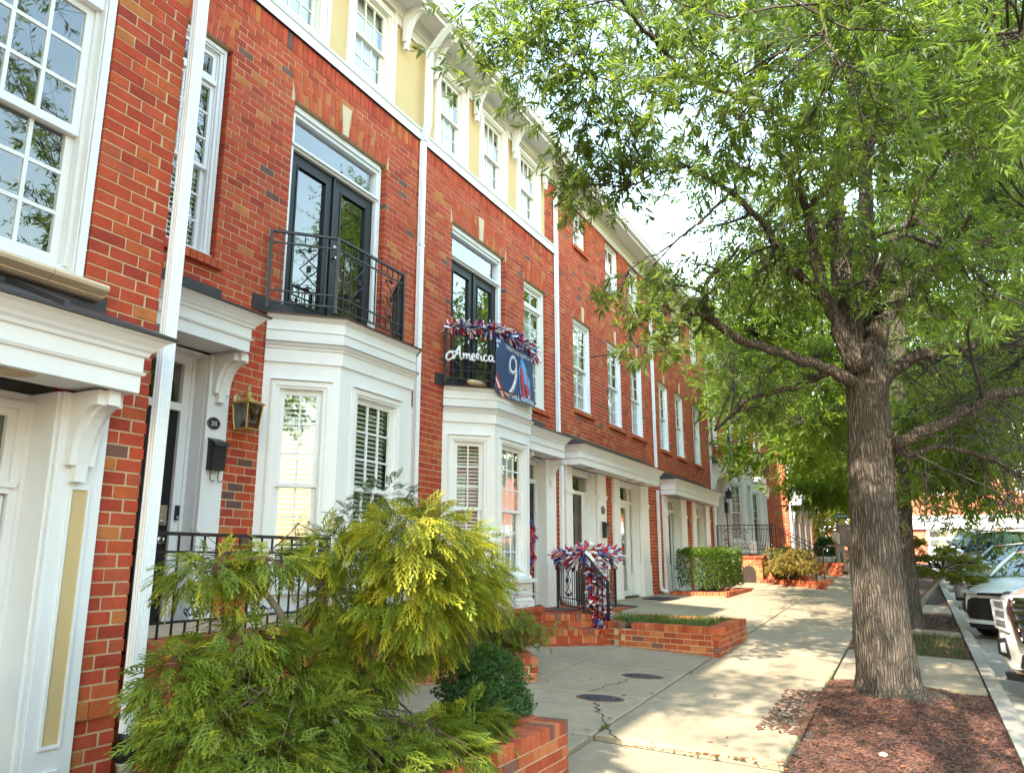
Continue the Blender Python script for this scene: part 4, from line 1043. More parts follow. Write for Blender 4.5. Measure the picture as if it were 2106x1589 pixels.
def slab(x0, x1, y0, y1, g=.009, drop=.0, tilt=(0, 0)):
    m = MB(); e = .018
    xs = [x0+g, x0+g+e]+lin(x0+g+e, x1-g-e, 4)[1:-1]+[x1-g-e, x1-g]; ys = [y0+g, y0+g+e]+lin(y0+g+e, y1-g-e, 3)[1:-1]+[y1-g-e, y1-g]
    nx, ny = len(xs), len(ys); vs = []
    for j, y in enumerate(ys):
        for i, x in enumerate(xs):
            z = gz(x, y)+drop+tilt[0]*(x-(x0+x1)/2)+tilt[1]*(y-(y0+y1)/2)
            if i in (0, nx-1) or j in (0, ny-1): z -= .009
            vs.append((x, y, z))
    m.add(vs, [(j*nx+i, j*nx+i+1, (j+1)*nx+i+1, (j+1)*nx+i) for j in range(ny-1) for i in range(nx-1)])
    ring = [i for i in range(nx)]+[j*nx+nx-1 for j in range(1, ny)]+[(ny-1)*nx+i for i in range(nx-2, -1, -1)]+[j*nx for j in range(ny-2, 0, -1)]
    n0 = len(vs); low = [(vs[i][0], vs[i][1], vs[i][2]-.16) for i in ring]
    m.v.extend(low)
    for k in range(len(ring)):
        k2 = (k+1) % len(ring); m.f.append((ring[k], n0+k, n0+k2, ring[k2])); m.mi.append(0)
    return m.build('slab', 'concrete', walk)
for i in range(-8, 27):
    x0 = 4.8+1.5*i; x1 = x0+1.5
    if i == 1: x0 = 6.33
    if i == 0: x1 = 6.27
    dr = {0: -.03, 1: 0}.get(i, 0)
    slab(x0, x1, 1.0, 2.47, drop=dr+R.uniform(-.003, .003), tilt=(R.uniform(-.003, .003), R.uniform(-.003, .003)))
    if i*1.5+4.8 > -4: slab(4.8+1.5*i, 6.3+1.5*i, 2.47, 3.84, drop=R.uniform(-.003, .003)); slab(4.8+1.5*i, 6.3+1.5*i, 3.84, 5.64, drop=R.uniform(-.002, .002))
# strips of paving that cross the planting strip
for x0, x1 in ((10.15, 12.45), (15.2, 15.6), (18.7, 20.5)):
    n = max(1, round((x1-x0)/1.2))
    for k in range(n): slab(x0+(x1-x0)*k/n, x0+(x1-x0)*(k+1)/n, KY0+.012, .99)
slab(-6, -.8, KY0+.012, .99)
# planting beds between the walk and the kerb
def bed(name, x0, x1, mound, mat='mulch_base', c=None):
    def zf(x, y):
        z = gz(x, y)-.055
        if c: d = math.hypot(x-c[0], (y-c[1])*1.3); z += mound*math.exp(-(d/.9)**2)
        return z+.012*math.sin(x*7.1+y*5)*math.sin(y*9-x*3)
    return sheet(lin(x0, x1, max(4, int((x1-x0)/.12))), lin(KY0+.002, 1.005, 14), zf, name, mat), zf
b1, zb1 = bed('mulch_bed', -.8, 10.16, .13, c=(9.15, .34))
b2, zb2 = bed('weedy_bed', 12.44, 15.22, .05, c=(13.8, .2))
b3, zb3 = bed('mulch_bed', 15.58, 18.72, .06, c=(15.9, .25))
b4, zb4 = bed('mulch_bed', 20.48, 60, .0)
# shredded bark, real chips
def chips(name, zf, x0, x1, n, mat, lo=.02, hi=.065, spill=0.0, seed=3):
    rng = np.random.RandomState(seed); V = np.zeros((n, 8, 3)); F = []
    x = x0+(x1-x0)*rng.rand(n); y = -.55+1.56*rng.rand(n)
    k = int(n*.06) if spill else 0
    if k: y[:k] = 1.0+spill*rng.rand(k)**2.2; x[:k] = 7.2+1.9*rng.rand(k)
    L = lo+(hi-lo)*rng.rand(n)**2; Wd = .006+.010*rng.rand(n); T = .003+.004*rng.rand(n)
    a = rng.rand(n)*math.pi; tilt = (rng.rand(n)-.5)*.7
    for i in range(n):
        z = (zf(x[i], y[i]) if i >= k else gz(x[i], y[i])+.001)+T[i]+abs(math.sin(tilt[i]))*L[i]*.3
        ca, sa = math.cos(a[i]), math.sin(a[i]); j = 0
        for du in (-.5, .5):
            for dv in (-.5, .5):
                for dw in (-.5, .5):
                    u, v = du*L[i], dv*Wd[i]*(1-.3*du)
                    V[i, j] = (x[i]+ca*u-sa*v, y[i]+sa*u+ca*v, z+dw*T[i]+u*math.sin(tilt[i])); j += 1
    m = MB(); m.v = V.reshape(-1, 3).tolist()
    q = [(0, 1, 3, 2), (4, 6, 7, 5), (0, 4, 5, 1), (2, 3, 7, 6), (0, 2, 6, 4), (1, 5, 7, 3)]
    m.f = [tuple(8*i+j for j in f) for i in range(n) for f in q]; m.mi = [0]*len(m.f)
    return m.build(name, mat, None, kind='stuff')
chips('bark_mulch', zb1, 4.6, 10.16, 15000, 'mulch', spill=.35)
chips('bark_mulch', zb3, 15.6, 18.7, 4500, 'mulch', lo=.03, seed=5)
chips('bark_mulch', zb2, 12.46, 15.2, 4000, 'mulch', lo=.03, seed=6)
def litter(name, pts, mat, seed):
    rng = random.Random(seed); m = MB()
    for x, y, z in pts:
        a = rng.uniform(0, 6.28); L = rng.uniform(.03, .07); w = L*.16; ca, sa = math.cos(a), math.sin(a)
        m.add([(x-ca*L/2, y-sa*L/2, z+.004), (x-sa*w, y+ca*w, z+.012), (x+ca*L/2, y+sa*L/2, z+.006), (x+sa*w, y-ca*w, z+.003)], [(0, 1, 2), (0, 2, 3)])
    return m.build(name, mat, None, kind='stuff')
rr = random.Random(9)
litter('fallen_leaves', [(x, y, zb1(x, y)+.02) for x, y in [(rr.uniform(5, 10), rr.uniform(-.5, 1)) for _ in range(90)]]
       + [(x, y, gz(x, y)+.002) for x, y in [(rr.uniform(5, 22), rr.choice([rr.uniform(1, 2.45), 2.47+rr.gauss(0, .03), rr.uniform(2.4, 4)])) for _ in range(110)]]
       + [(6.3+rr.gauss(0, .02), rr.uniform(.95, 2.2), gz(6.3, 1.5)-.01) for _ in range(40)], 'dry', 4)
def grass(name, pts, mat, h0, h1, seed, kind='stuff', lean=.5):
    rng = random.Random(seed); m = MB()
    for x, y, z in pts:
        h = rng.uniform(h0, h1); a = rng.uniform(0, 6.28); l = rng.uniform(.1, lean)*h; w = .0035
        dx, dy = math.cos(a), math.sin(a); px, py = -dy*w, dx*w
        m.add([(x-px, y-py, z), (x+px, y+py, z), (x+dx*l*.35+px*.8, y+dy*l*.35+py*.8, z+h*.6), (x+dx*l*.35-px*.8, y+dy*l*.35-py*.8, z+h*.6), (x+dx*l, y+dy*l, z+h*.95)], [(0, 1, 2, 3), (3, 2, 4)])
    return m.build(name, mat, None, kind=kind)
grass('weeds', [(x, y, zb2(x, y)) for x, y in [(rr.uniform(12.5, 15.1), rr.uniform(-.5, .95)) for _ in range(1500)]], 'grass', .04, .13, 5, lean=1.3)
# far side of the street, seen in the window glass
sheet(lin(-30, 90, 40), [-16, -12.6], lambda x, y: gz(x, -.6)-.02, 'far_sidewalk', 'concrete')
# manholes: oval frame, two lids
def manhole(x, y, label):
    z = gz(x, y); t = thing('valve_cover', (x, y, z), label, 'manhole cover', 'meter covers in the walk')
    for r, zz, mt, nm in ((1.0, .004, 'rust', 'rim'), (.86, .009, 'manhole', 'lid')):
        m = MB(); n = 28; pts = []
        for k in range(n):
            a = 2*math.pi*k/n; pts.append((x+.13*r*math.cos(a)*1.05, y+.235*r*math.sin(a)*1.05, 0))
        gzq = lambda p: gz(p[0], p[1])
        m.add([(p[0], p[1], gzq(p)-.03) for p in pts]+[(p[0], p[1], gzq(p)+zz) for p in pts], [(k, (k+1) % n, (k+1) % n+n, k+n) for k in range(n)]+[tuple(range(n, 2*n))])
        m.build(nm, mt, t)
    m = MB().lathe((x, y+.09, gz(x, y+.09)), [(.062, .0), (.062, .014), (.05, .019), (.045, .014), (.0, .015)], 16); m.build('cap', 'manhole', t, True)
    m = MB().lathe((x+.02, y-.12, gz(x, y-.12)), [(.022, .0), (.022, .013), (.0, .015)], 10); m.build('bolt', 'rust', t, True)
manhole(8.87, 2.86, 'oval cast iron cover in the sunlit shadow edge of the walk, beyond the other')
manhole(7.60, 2.89, 'oval cast iron cover nearest the camera, a crack running from it')
# cracks in the slabs, thin grooves with grass
def crack(pts, w=.006):
    m = MB()
    for (x0, y0), (x1, y1) in zip(pts[:-1], pts[1:]):
        d = Vector((x1-x0, y1-y0)); n = Vector((-d.y, d.x)).normalized()*w*R.uniform(.5, 1.2)
        m.add([(x0-n.x, y0-n.y, gz(x0, y0)+.004), (x1-n.x, y1-n.y, gz(x1, y1)+.004), (x1+n.x, y1+n.y, gz(x1, y1)+.004), (x0+n.x, y0+n.y, gz(x0, y0)+.004)], [(0, 1, 2, 3)])
    return m.build('crack', 'soil', walk)
def wig(a, b, n, s):
    return [(a[0]+(b[0]-a[0])*k/n+(rr.gauss(0, s) if 0 < k < n else 0), a[1]+(b[1]-a[1])*k/n+(rr.gauss(0, s) if 0 < k < n else 0)) for k in range(n+1)]
crack(wig((7.42, 2.86), (6.55, 2.45), 14, .022)); crack(wig((8.75, 2.9), (7.83, 3.1), 12, .02)); crack(wig((6.55, 2.45), (6.30, 2.25), 5, .02))
grass('joint_grass', [(x, y, gz(x, y)-.005) for x, y in [(6.55+rr.gauss(0, .06), 2.45+rr.gauss(0, .015)) for _ in range(80)]+[(rr.uniform(6, 10.5), 1.0+rr.gauss(0, .01)) for _ in range(120)]], 'grass', .012, .04, 8, lean=1.2)
# ------------------------------------------------------------------ brick podiums, steps and planters
def low_wall(t, path, zb, zt, cap='rowlock', thick=.2, soil=None, warm=True, limit=200, capout=.0, closed=False):
    """brick wall along a path, outside to the right of travel"""
    bk = Bricks(warm); pts = list(path)
    m = MB(); capm = []
    NS = len(pts)-1
    for si, ((x0, y0), (x1, y1)) in enumerate(zip(pts[:-1], pts[1:])):
        L = math.hypot(x1-x0, y1-y0); a = math.atan2(y1-y0, x1-x0); f = Fr(x0, y0, a)
        ch = .092; zc = zt-ch
        z0 = min(zb, min(gz(x0, y0), gz(x1, y1))-.12) if zb is None or zb < -5 else zb
        n = max(1, round((zc-z0)/.0745)); z0 = zc-n*.0745
        def cot(i0, i1):
            if not (0 <= i0 and i1 < NS): return 0
            a0 = Vector((pts[i0+1][0]-pts[i0][0], pts[i0+1][1]-pts[i0][1])).normalized(); a1 = Vector((pts[i1+1][0]-pts[i1][0], pts[i1+1][1]-pts[i1][1])).normalized()
            c_ = a0.dot(a1); return max(0, -c_/max(.2, math.sqrt(1-c_*c_)))
        k0, k1 = cot(si-1, si), cot(si, si+1)
        backing(f, (.02+thick*k0 if si > 0 else 0), L-(.02+thick*k1 if si < NS-1 else 0), z0, zc, [], -thick, -.006, m)
        bk.field(f, 0, L, z0, zc, [], c=.0745, L=.203, dep=.09, jit=.002, phase=R.uniform(0, .1), corner=(int(si > 0), int(si < NS-1)))
        us = thick+.004 if si > 0 else 0; k = max(2, round((L-us)/.0745)); w = (L-us)/k
        for i in range(k): bk.add(f, us+i*w+.004, zc+.004, w-.008, ch-.004, capout+R.uniform(-.003, .003), thick+.0)
        m.box(f, (thick if si > 0 else 0)+.012, L-.012, -thick+.012, -.012, zc, zt-.012)
    wall = m.build('wall', 'mortar', t); bk.finish(wall, limit); return wall

def planter(x, y, path, zt, soil_poly, label, limit=200, zs=None, group='brick planters along the walk'):
    t = thing('brick_planter', (x, y, gz(x, y)), label, 'planter', group)
    low_wall(t, path, -9, zt, limit=limit)
    m = MB(); n = len(soil_poly); z = zt-.055 if zs is None else zs
    m.slab(soil_poly, z-.5, z); m.build('soil', 'soil', t); return t
planter(3.5, 3.0, [(1.5, 3.6), (1.5, 2.29), (5.38, 2.29), (5.38, 3.35)], -1.085, [(1.65, 3.6), (1.65, 2.45), (5.22, 2.45), (5.22, 3.4), (4.9, 3.75), (3.9, 3.75), (3.6, 3.6)], 'brick planter nearest the camera, holding the round boxwood')
planter(8.2, 4.3, [(7.2, 4.96), (8.05, 3.77), (9.75, 4.97)], -1.03, [(7.3, 4.96), (8.07, 3.97), (9.5, 4.96)], 'small angled brick planter behind the boxwood, below the second bay')
planter(11.5, 3.2, [(11.12, 4.2), (10.93, 3.85), (10.56, 2.37), (12.45, 2.37), (12.75, 4.1)], -.855, [(11.2, 4.2), (11.05, 3.8), (10.75, 2.55), (12.3, 2.55), (12.55, 4.3), (11.3, 4.4)], 'brick planter of ragged grass beside the garlanded steps')
planter(20.4, 4.6, [(18.75, 5.3), (18.85, 3.98), (21.95, 3.98), (22.05, 5.3)], -.72, [(18.9, 5.3), (19.0, 4.1), (21.8, 4.1), (21.9, 5.3)], 'low brick edging under the clipped hedge', 120)
planter(24, 3.2, [(24.75, 4.2), (22.9, 2.27), (26.35, 2.30)], -.555, [(24.8, 4.1), (23.2, 2.42), (26.2, 2.45), (26.2, 4)], 'low brick planter of the bronze lace maple', 160)
planter(31, 3.0, [(31.6, 4.35), (29.05, 2.36), (33.2, 2.36)], -.08, [(31.8, 4.4), (29.4, 2.5), (33.2, 2.5), (33.5, 4.4)], 'tall sunlit brick planter at the far end, bearing the white bowl', 160)

def podium(label, path, zb, zt, cap_poly, limit=160):
    t = thing('brick_podium', (path[0][0], path[0][1], zb), label, 'podium')
    bk = Bricks(True); m = MB()
    for (x0, y0), (x1, y1) in zip(path[:-1], path[1:]):
        L = math.hypot(x1-x0, y1-y0); f = Fr(x0, y0, math.atan2(y1-y0, x1-x0)); z0 = zb; zc = zt-.075
        backing(f, .012, L-.012, z0, zc, [], -.1, -.008, m); bk.field(f, 0, L, z0, zc, [], c=.0745, jit=.001, g=.009)
        k = max(2, round(L/.075)); w = L/k
        for i in range(k): bk.add(f, i*w+.003, zc+.002, w-.006, .071, .045+R.uniform(-.002, .002), .2)
    wall = m.build('wall', 'mortar', t)
    bk.finish(wall, limit)
    MB().slab(cap_poly, zb, zt-.012).build('core', 'mortar', t)
    return t
podium('brick base under the second white bay, behind the juniper', [(5.45, 5.66), (6.13, 4.98), (7.57, 4.98), (8.25, 5.66)], -1.5, -.66, [(5.5, 5.66), (6.17, 5.02), (7.53, 5.02), (8.2, 5.66)])
podium('brick base under the bay with the banner, its rounded cap beside the steps', [(8.83, 5.66), (9.53, 4.98), (10.79, 4.98), (10.92, 5.6)], -1.4, -.66, [(8.9, 5.66), (9.57, 5.02), (10.75, 5.02), (10.87, 5.66)])
t = podium('brick porch of the 205 door, its bullnose edge carrying a black rail', [(3.42, 4.36), (5.35, 4.36), (5.9, 4.9)], -1.6, -.5, [(3.42, 4.55), (5.3, 4.55), (5.75, 5.0), (5.75, 5.66), (3.42, 5.66)])
t = podium('tall brick porch with an arched niche beyond the hedge', [(24.62, 5.66), (24.62, 4.12), (25.3, 4.12), (25.3, 3.95), (26.75, 3.95), (26.75, 5.0)], -.95, .14, [(24.66, 5.66), (24.66, 4.16), (26.7, 4.0), (26.7, 5.66)], 260)
m = MB(); f = Fr(24.62, 5.66, -math.pi/2)
m.prism(f, [(.95, -.8), (1.35, -.8), (1.35, -.35)]+[(1.15+.2*math.cos(a), -.35+.2*math.sin(a)) for a in (.5, 1.05, 1.57, 2.1, 2.6)]+[(.95, -.35)], .001, .006); m.build('niche', 'soil', t)  # flat dark arch, the shade of the recess put into its colour
# steps of the third house, turned to face the walk at an angle
t = thing('brick_steps', (11.0, 4.6, -1.17), 'two rounded brick steps turned at an angle below the garlanded rail', 'steps')
A, Bp = Vector((10.50, 4.86)), Vector((11.10, 4.06)); d = (Bp-A).normalized(); nrm = Vector((d.y, -d.x)); L = (Bp-A).length
bk = Bricks(True); m = MB()
for k, (off, z0, z1) in enumerate(((0, -1.19, -.965), (-.30, -.97, -.775))):
    o = A+nrm*off; f = Fr(o.x, o.y, math.atan2(d.y, d.x)); LL = L-(.0 if k == 0 else -.12)
    m.box(f, -.12*k, LL, -.4, -.006, z0, z1-.01)
    bk.field(f, -.12*k, LL, z0, z1-.085, [], c=(z1-.085-z0)/max(1, round((z1-.085-z0)/.1)), dep=.09)
    n = round((LL+.12*k)/.078); w = (LL+.12*k)/n
    for i in range(n): bk.add(f, -.12*k+i*w+.004, z1-.083, w-.008, .083, .028+R.uniform(-.003, .003), .31)
w_ = m.build('core', 'mortar', t); bk.finish(w_, 200)
m = MB().slab([(10.78, 5.1), (11.38, 4.3), (11.6, 4.25), (13.1, 4.55), (13.1, 5.64), (10.85, 5.64)], -1.2, -.782); lz = m.build('landing', 'mortar', t)
b2 = Bricks(True)
for i in range(22):
    for j in range(13):
        u, v = 10.9+i*.1+.0, 4.35+j*.1
        if u+v < 15.80 or u > 13.0: continue
        b2.L.append((Fr(u, v, 0), .0, -.782, .094, .010, 0, .094, b2.tint(), None))
b2.finish(lz, 0)
bk = Bricks(True)   # apron of flat bricks at the foot
for i in range(8):
    o = A+d*(i*.125)+nrm*.02; f = Fr(o.x, o.y, math.atan2(d.y, d.x)); bk.L.append((f, .0, gz(o.x, o.y)-.03, .118, .036, .20, .20, bk.tint(), None))
bk.finish(w_, 60)
# steps of the sixth house
t = thing('brick_steps', (26, 3.4, -.7), 'brick steps with sloping black handrails beyond the hedge', 'steps'); m = MB()
for k in range(5): m.box(Fr(25.35, 3.95), 0, 1.35, .001+.27*k, .27*(k+1), -.9, .0-.16*k)
o = m.build('step', 'brick', t); a_ = o.data.attributes.new('tint', 'FLOAT_COLOR', 'FACE'); a_.data.foreach_set('color', [.36, .09, .04, 1]*len(o.data.polygons))

# ------------------------------------------------------------------ rails and balconies
def rail_thing(loc, label, cat, group): return thing(cat.replace(' ', '_'), loc, label, cat, group)
g = 'black iron rails and balconies'
t = thing('balcony_railing', (6.6, 5.12, 2.49), 'bare black iron balcony with diamond lattice over the 205 bay', 'balcony', g)
rail(t, (5.56, 5.60, 2.49), (6.04, 5.12, 2.49), .83, gap=.105, orn=[(.26, .52)]); rail(t, (6.04, 5.12, 2.49), (7.24, 5.12, 2.49), .83, gap=.105, orn=[(.22, .50), (.82, 1.08)], post0=False); rail(t, (7.24, 5.12, 2.49), (7.72, 5.60, 2.49), .83, gap=.06, post0=False)
t = thing('balcony_railing', (10, 5.12, 2.41), 'black iron balcony behind the memorial banner and garland', 'balcony', g)
rail(t, (8.98, 5.60, 2.41), (9.46, 5.12, 2.41), .83, gap=.105, orn=[(.22, .48)]); rail(t, (9.46, 5.12, 2.41), (10.68, 5.12, 2.41), .83, gap=.105, post0=False); rail(t, (10.68, 5.12, 2.41), (11.16, 5.60, 2.41), .83, gap=.06, post0=False)
for dx, lab in ((22.05, 'small black iron balcony far along the row, the nearer of two'), (26.45, 'small black iron balcony far along the row, the farther of two')):
    t = thing('balcony_railing', (6.6+dx, 5.12, 3.37), lab, 'balcony', g)
    rail(t, (5.56+dx, 5.60, 3.37), (6.04+dx, 5.12, 3.37), .83, gap=.12, orn=[(.22, .48)]); rail(t, (6.04+dx, 5.12, 3.37), (7.24+dx, 5.12, 3.37), .83, gap=.12, post0=False, orn=[(.2, .5), (.7, 1.0)]); rail(t, (7.24+dx, 5.12, 3.37), (7.72+dx, 5.60, 3.37), .83, gap=.08, post0=False)
t = thing('porch_railing', (4.4, 4.44, -.5), 'black porch rail with diamond lattice behind the juniper', 'railing', g)
rail(t, (3.44, 4.44, -.57), (5.30, 4.44, -.57), .745, gap=.107, orn=[(.40, .66), (1.02, 1.28)], z0=.05, mid=.12); rail(t, (5.30, 4.44, -.57), (5.88, 5.0, -.57), .745, gap=.107, z0=.10)
t = thing('porch_railing', (11.9, 4.6, -.78), 'black step rail wrapped in the red, white and blue garland', 'railing', g)
rail(t, (12.36, 5.41, -.78), (11.26, 4.50, -.78), .86, gap=.12, orn=[(.42, .82)]); rail(t, (11.26, 4.50, -.78), (13.06, 4.64, -.78), .86, gap=.115, post0=False); rail(t, (11.26, 4.46, -.78), (11.07, 4.05, -1.17), .86, gap=.115, post0=False)
t = thing('porch_railing', (25.3, 4.2, .14), 'black porch rail above the hedge with two lattice panels', 'railing', g)
rail(t, (25.1, 5.5, .14), (25.1, 4.3, .14), .92, gap=.12, orn=[(.12, .42), (.68, .98)]); rail(t, (25.1, 4.3, .14), (25.34, 3.95, .14), .92, gap=.05, post0=False); rail(t, (25.36, 3.9, .14), (25.36, 2.7, -.62), .92, gap=.13, post0=False)
t = thing('porch_railing', (26.72, 3.3, -.2), 'black sloping handrail farther from the hedge', 'railing', g)
rail(t, (26.72, 4.1, .2), (26.72, 2.6, -.6), .95, gap=.13)

# ------------------------------------------------------------------ tinsel garlands
GCOL = {'red': (.45, .015, .02), 'whiteribbon': (.75, .75, .78), 'blue': (.02, .035, .22), 'silver': (.10, .30, .55)}
for k, c in GCOL.items(): MAT['g_'+k] = simple('ribbon_'+k, c, .3, .1, 30, spec=.6)
def garland(name, label, pts, n, rad_, seed, parent=None):
    rng = random.Random(seed); ks = ['g_red', 'g_whiteribbon', 'g_blue', 'g_silver']
    P = [Vector(p) for p in pts]; seg = [(P[i+1]-P[i]).length for i in range(len(P)-1)]; T = sum(seg)
    t = thing(name, pts[0], label, 'garland', 'patriotic garlands')
    ms = {k: MB() for k in ks}
    for i in range(n):
        s = rng.random()*T; j = 0
        while j < len(seg)-1 and s > seg[j]: s -= seg[j]; j += 1
        c = P[j].lerp(P[j+1], s/seg[j]); ax = (P[j+1]-P[j]).normalized()
        c = c+Vector((rng.gauss(0, .012), rng.gauss(0, .012), rng.gauss(0, .014)))
        r = Vector((rng.gauss(0, 1), rng.gauss(0, 1), rng.gauss(.15, 1))); r = (r-ax*r.dot(ax)*.55).normalized()
        L = rad_*rng.uniform(.65, 1.25); w = rad_*.10*rng.uniform(.7, 1.4); q = r.cross(Vector((rng.gauss(0, 1), rng.gauss(0, 1), rng.gauss(0, 1)))).normalized()*w
        sag = Vector((0, 0, -L*.16)); k = rng.choices(ks, [36, 38, 22, 5])[0]
        nn = r.cross(q).normalized()*.0012
        a, b, e = c+r*L*.08, c+r*L*.6+sag*.3, c+r*L+sag
        ms[k].add([tuple(v) for v in (a-q, a+q, b+q, b-q, e+q*.9, e-q*.9)], [(0, 1, 2, 3), (3, 2, 4, 5)])
    for k in ks: ms[k].build('tinsel', k, t, kind='stuff')
    MB().tube(pts, .008, 5).build('garland_cord', 'g_blue', t)
    return t
z = 3.235
garland('garland', 'red, white and blue tinsel garland along the balcony top rail above the banner', [(9.0, 5.55, z-.02), (9.2, 5.34, z), (9.46, 5.10, z), (9.9, 5.08, z+.01), (10.3, 5.08, z-.01), (10.70, 5.08, z-.03), (10.80, 5.14, z-.16)], 900, .135, 3)
garland('garland', 'thick red, white and blue tinsel garland on the step rail, hanging to the ground', [(12.3, 5.36, .09), (11.9, 5.04, .03), (11.5, 4.70, .06), (11.26, 4.47, .13), (12.0, 4.53, .10), (12.6, 4.58, .09), (13.02, 4.62, .08)], 1100, .18, 4)
garland('garland', 'red, white and blue tinsel garland hanging down the corner post of the steps', [(11.55, 4.49, .06), (11.40, 4.40, -.12), (11.30, 4.30, -.3), (11.30, 4.30, -.62), (11.22, 4.20, -.88), (11.14, 4.08, -1.0)], 1000, .165, 5)

# ------------------------------------------------------------------ banner, script sign, plaques, lamps, boxes
def flat_mat(name, c, rough=.6): MAT[name] = simple(name, c, rough, .04, 3)
flat_mat('banner_blue', (.022, .045, .13), .55); flat_mat('print_white', (.78, .78, .80)); flat_mat('print_red', (.50, .02, .03)); flat_mat('print_cyan', (.08, .32, .62)); flat_mat('print_navy', (.03, .05, .22)); flat_mat('print_grey', (.38, .39, .43))
t = thing('banner', (9.8, 5.03, 2.7), 'dark blue memorial banner with a ribbon nine and flag patterned eleven, hung on the balcony', 'banner')
u0, u1, zt_, zb_ = 9.42, 10.66, 3.13, 2.30
def bw(u, z):                                   # gentle folds of the cloth
    s = (u-u0)/(u1-u0); v = (zt_-z)/(zt_-zb_)
    return .018*math.sin(s*9+1.2*v)*(.3+.7*v)+.012*math.sin(s*3.1+v*5)+.03*v*s-.035*v*(1-s)*math.sin(s*6)
def bp(u, z, o=0.0):
    s = (u-u0)/(u1-u0); v = (zt_-z)/(zt_-zb_)
    return (u+.03*v*(1-s)*0, 5.045-bw(u, z)-o, z-.03*math.sin(s*math.pi)*(1-v)*.8-.02*s)
def cloth(polys, mat, name, o, sub=None):
    m = MB()
    for q in polys:
        m.add([bp(u0+a*(u1-u0), zb_+b*(zt_-zb_), o) for a, b in q], [tuple(range(len(q)))])
    return m.build(name, mat, t)
m = MB(); NX, NZ = 40, 24
vs = [bp(u0+(u1-u0)*i/NX, zb_+(zt_-zb_)*j/NZ, 0) for j in range(NZ+1) for i in range(NX+1)]
k = len(vs); vs2 = [(x, y+.0025, z) for x, y, z in vs]
m.add(vs+vs2, [(j*(NX+1)+i, j*(NX+1)+i+1, (j+1)*(NX+1)+i+1, (j+1)*(NX+1)+i) for j in range(NZ) for i in range(NX)]+[(k+j*(NX+1)+i, k+(j+1)*(NX+1)+i, k+(j+1)*(NX+1)+i+1, k+j*(NX+1)+i+1) for j in range(NZ) for i in range(NX)])
m.build('cloth', 'banner_blue', t, True)
def dense(poly, n=8):
    out = []
    for (a, b), (c, d) in zip(poly, poly[1:]+poly[:1]):
        for i in range(n): out.append((a+(c-a)*i/n, b+(d-b)*i/n))
    return out
def strip(pts, w):
    out = []
    for (a, b), (c, d) in zip(pts[:-1], pts[1:]):
        L = math.hypot(c-a, d-b) or 1; nx, ny = -(d-b)/L*w, (c-a)/L*w*1.5
        out.append([(a-nx, b-ny), (c-nx, d-ny), (c+nx, d+ny), (a+nx, b+ny)])
    return out
# corner flashes
cor = []
for i, (a, mt) in enumerate(((0, 'print_red'), (.045, 'print_white'), (.09, 'print_red'))):
    cloth([[(0, .36-a*1.5), (0, .36-a*1.5-.06), (.07+.0, .24-a*1.5-.0)], ], mt, 'print', .004)
    cloth([[(0, .36-a*1.6), (0, .30-a*1.6), (.27-a*1.4, 0), (.33-a*1.4, 0)]], mt, 'print', .0035+i*.0001)
cloth([[(0, 1), (0, .78), (.2, 1)]], 'print_navy', 'print', .0035)
def star(cx, cy, r):
    q = []
    for i in range(10):
        a = math.pi/2+i*math.pi/5; rr_ = r if i % 2 == 0 else r*.42; q.append((cx+rr_*math.cos(a)*.67, cy+rr_*math.sin(a)))
    return q
cloth([star(.03, .92, .045), star(.08, .94, .045), star(.03, .83, .045)], 'print_white', 'print', .005)
# the ribbon nine
nine = [(.455+.085*math.cos(a), .66+.145*math.sin(a)) for a in [(-.5+i*.36) for i in range(18)]]
tail = [(.545, .60), (.545, .50), (.53, .40), (.50, .30), (.455, .20), (.40, .12)]
cloth(strip(nine, .024)+strip(tail, .030), 'print_grey', 'print', .004)
cloth(strip([(x, y+.012) for x, y in nine], .011)+strip([(x-.006, y+.01) for x, y in tail], .012), 'print_white', 'print', .0055)
cloth([star(x, y, .020) for x, y in [(.535, .66), (.50, .79), (.40, .75), (.548, .55), (.535, .42), (.50, .29), (.45, .18)]], 'banner_blue', 'print', .007)
cloth(strip([(.352, .70), (.345, .60), (.36, .52), (.39, .47)], .012), 'print_cyan', 'print', .004)
# the eleven, two towers in flag pattern inside a bright outline
cloth([[(.60, .02+.12), (.60, .62), (.64, .80), (.66, .90), (.71, .82), (.78, .70), (.80, .62), (.88, .46), (.86, .22), (.84, .14)]], 'print_cyan', 'print', .004)
cloth([[(.615, .14), (.615, .60), (.66, .80), (.70, .76), (.78, .66), (.80, .56), (.86, .44), (.84, .2), (.83, .14)]], 'banner_blue', 'print', .0048)
for x0, x1, tp in ((.63, .70, .78), (.745, .815, .70)):
    cloth([[(x0, .12), (x1, .12), (x1, tp-.05), ((x0+x1)/2, tp), (x0, tp-.04)]], 'print_red', 'print', .0056)
    cloth([[(x0, .17+i*.10), (x1, .12+i*.10), (x1, .17+i*.10), (x0, .22+i*.10)] for i in range(4)], 'print_white', 'print', .0064)
    cloth([[(x0, .52), (x1, .47), (x1, tp-.05), ((x0+x1)/2, tp), (x0, tp-.04)]], 'print_navy', 'print', .0072)
    cloth([star(x0+.018+(.034 if (i % 2) else 0), .55+.035*i, .017) for i in range(5)], 'print_white', 'print', .008)
def text_pts(s, size, font_shear=0.0):
    cu = bpy.data.curves.new('lettering', 'FONT'); cu.body = s; cu.size = size; cu.shear = font_shear; cu.resolution_u = 2
    ob = bpy.data.objects.new('lettering', cu); COL.objects.link(ob)
    dg = bpy.context.evaluated_depsgraph_get(); me = bpy.data.meshes.new_from_object(ob.evaluated_get(dg))
    v = [tuple(x.co) for x in me.vertices]; f = [tuple(p.vertices) for p in me.polygons]
    bpy.data.objects.remove(ob); bpy.data.curves.remove(cu); bpy.data.meshes.remove(me)
    return v, f
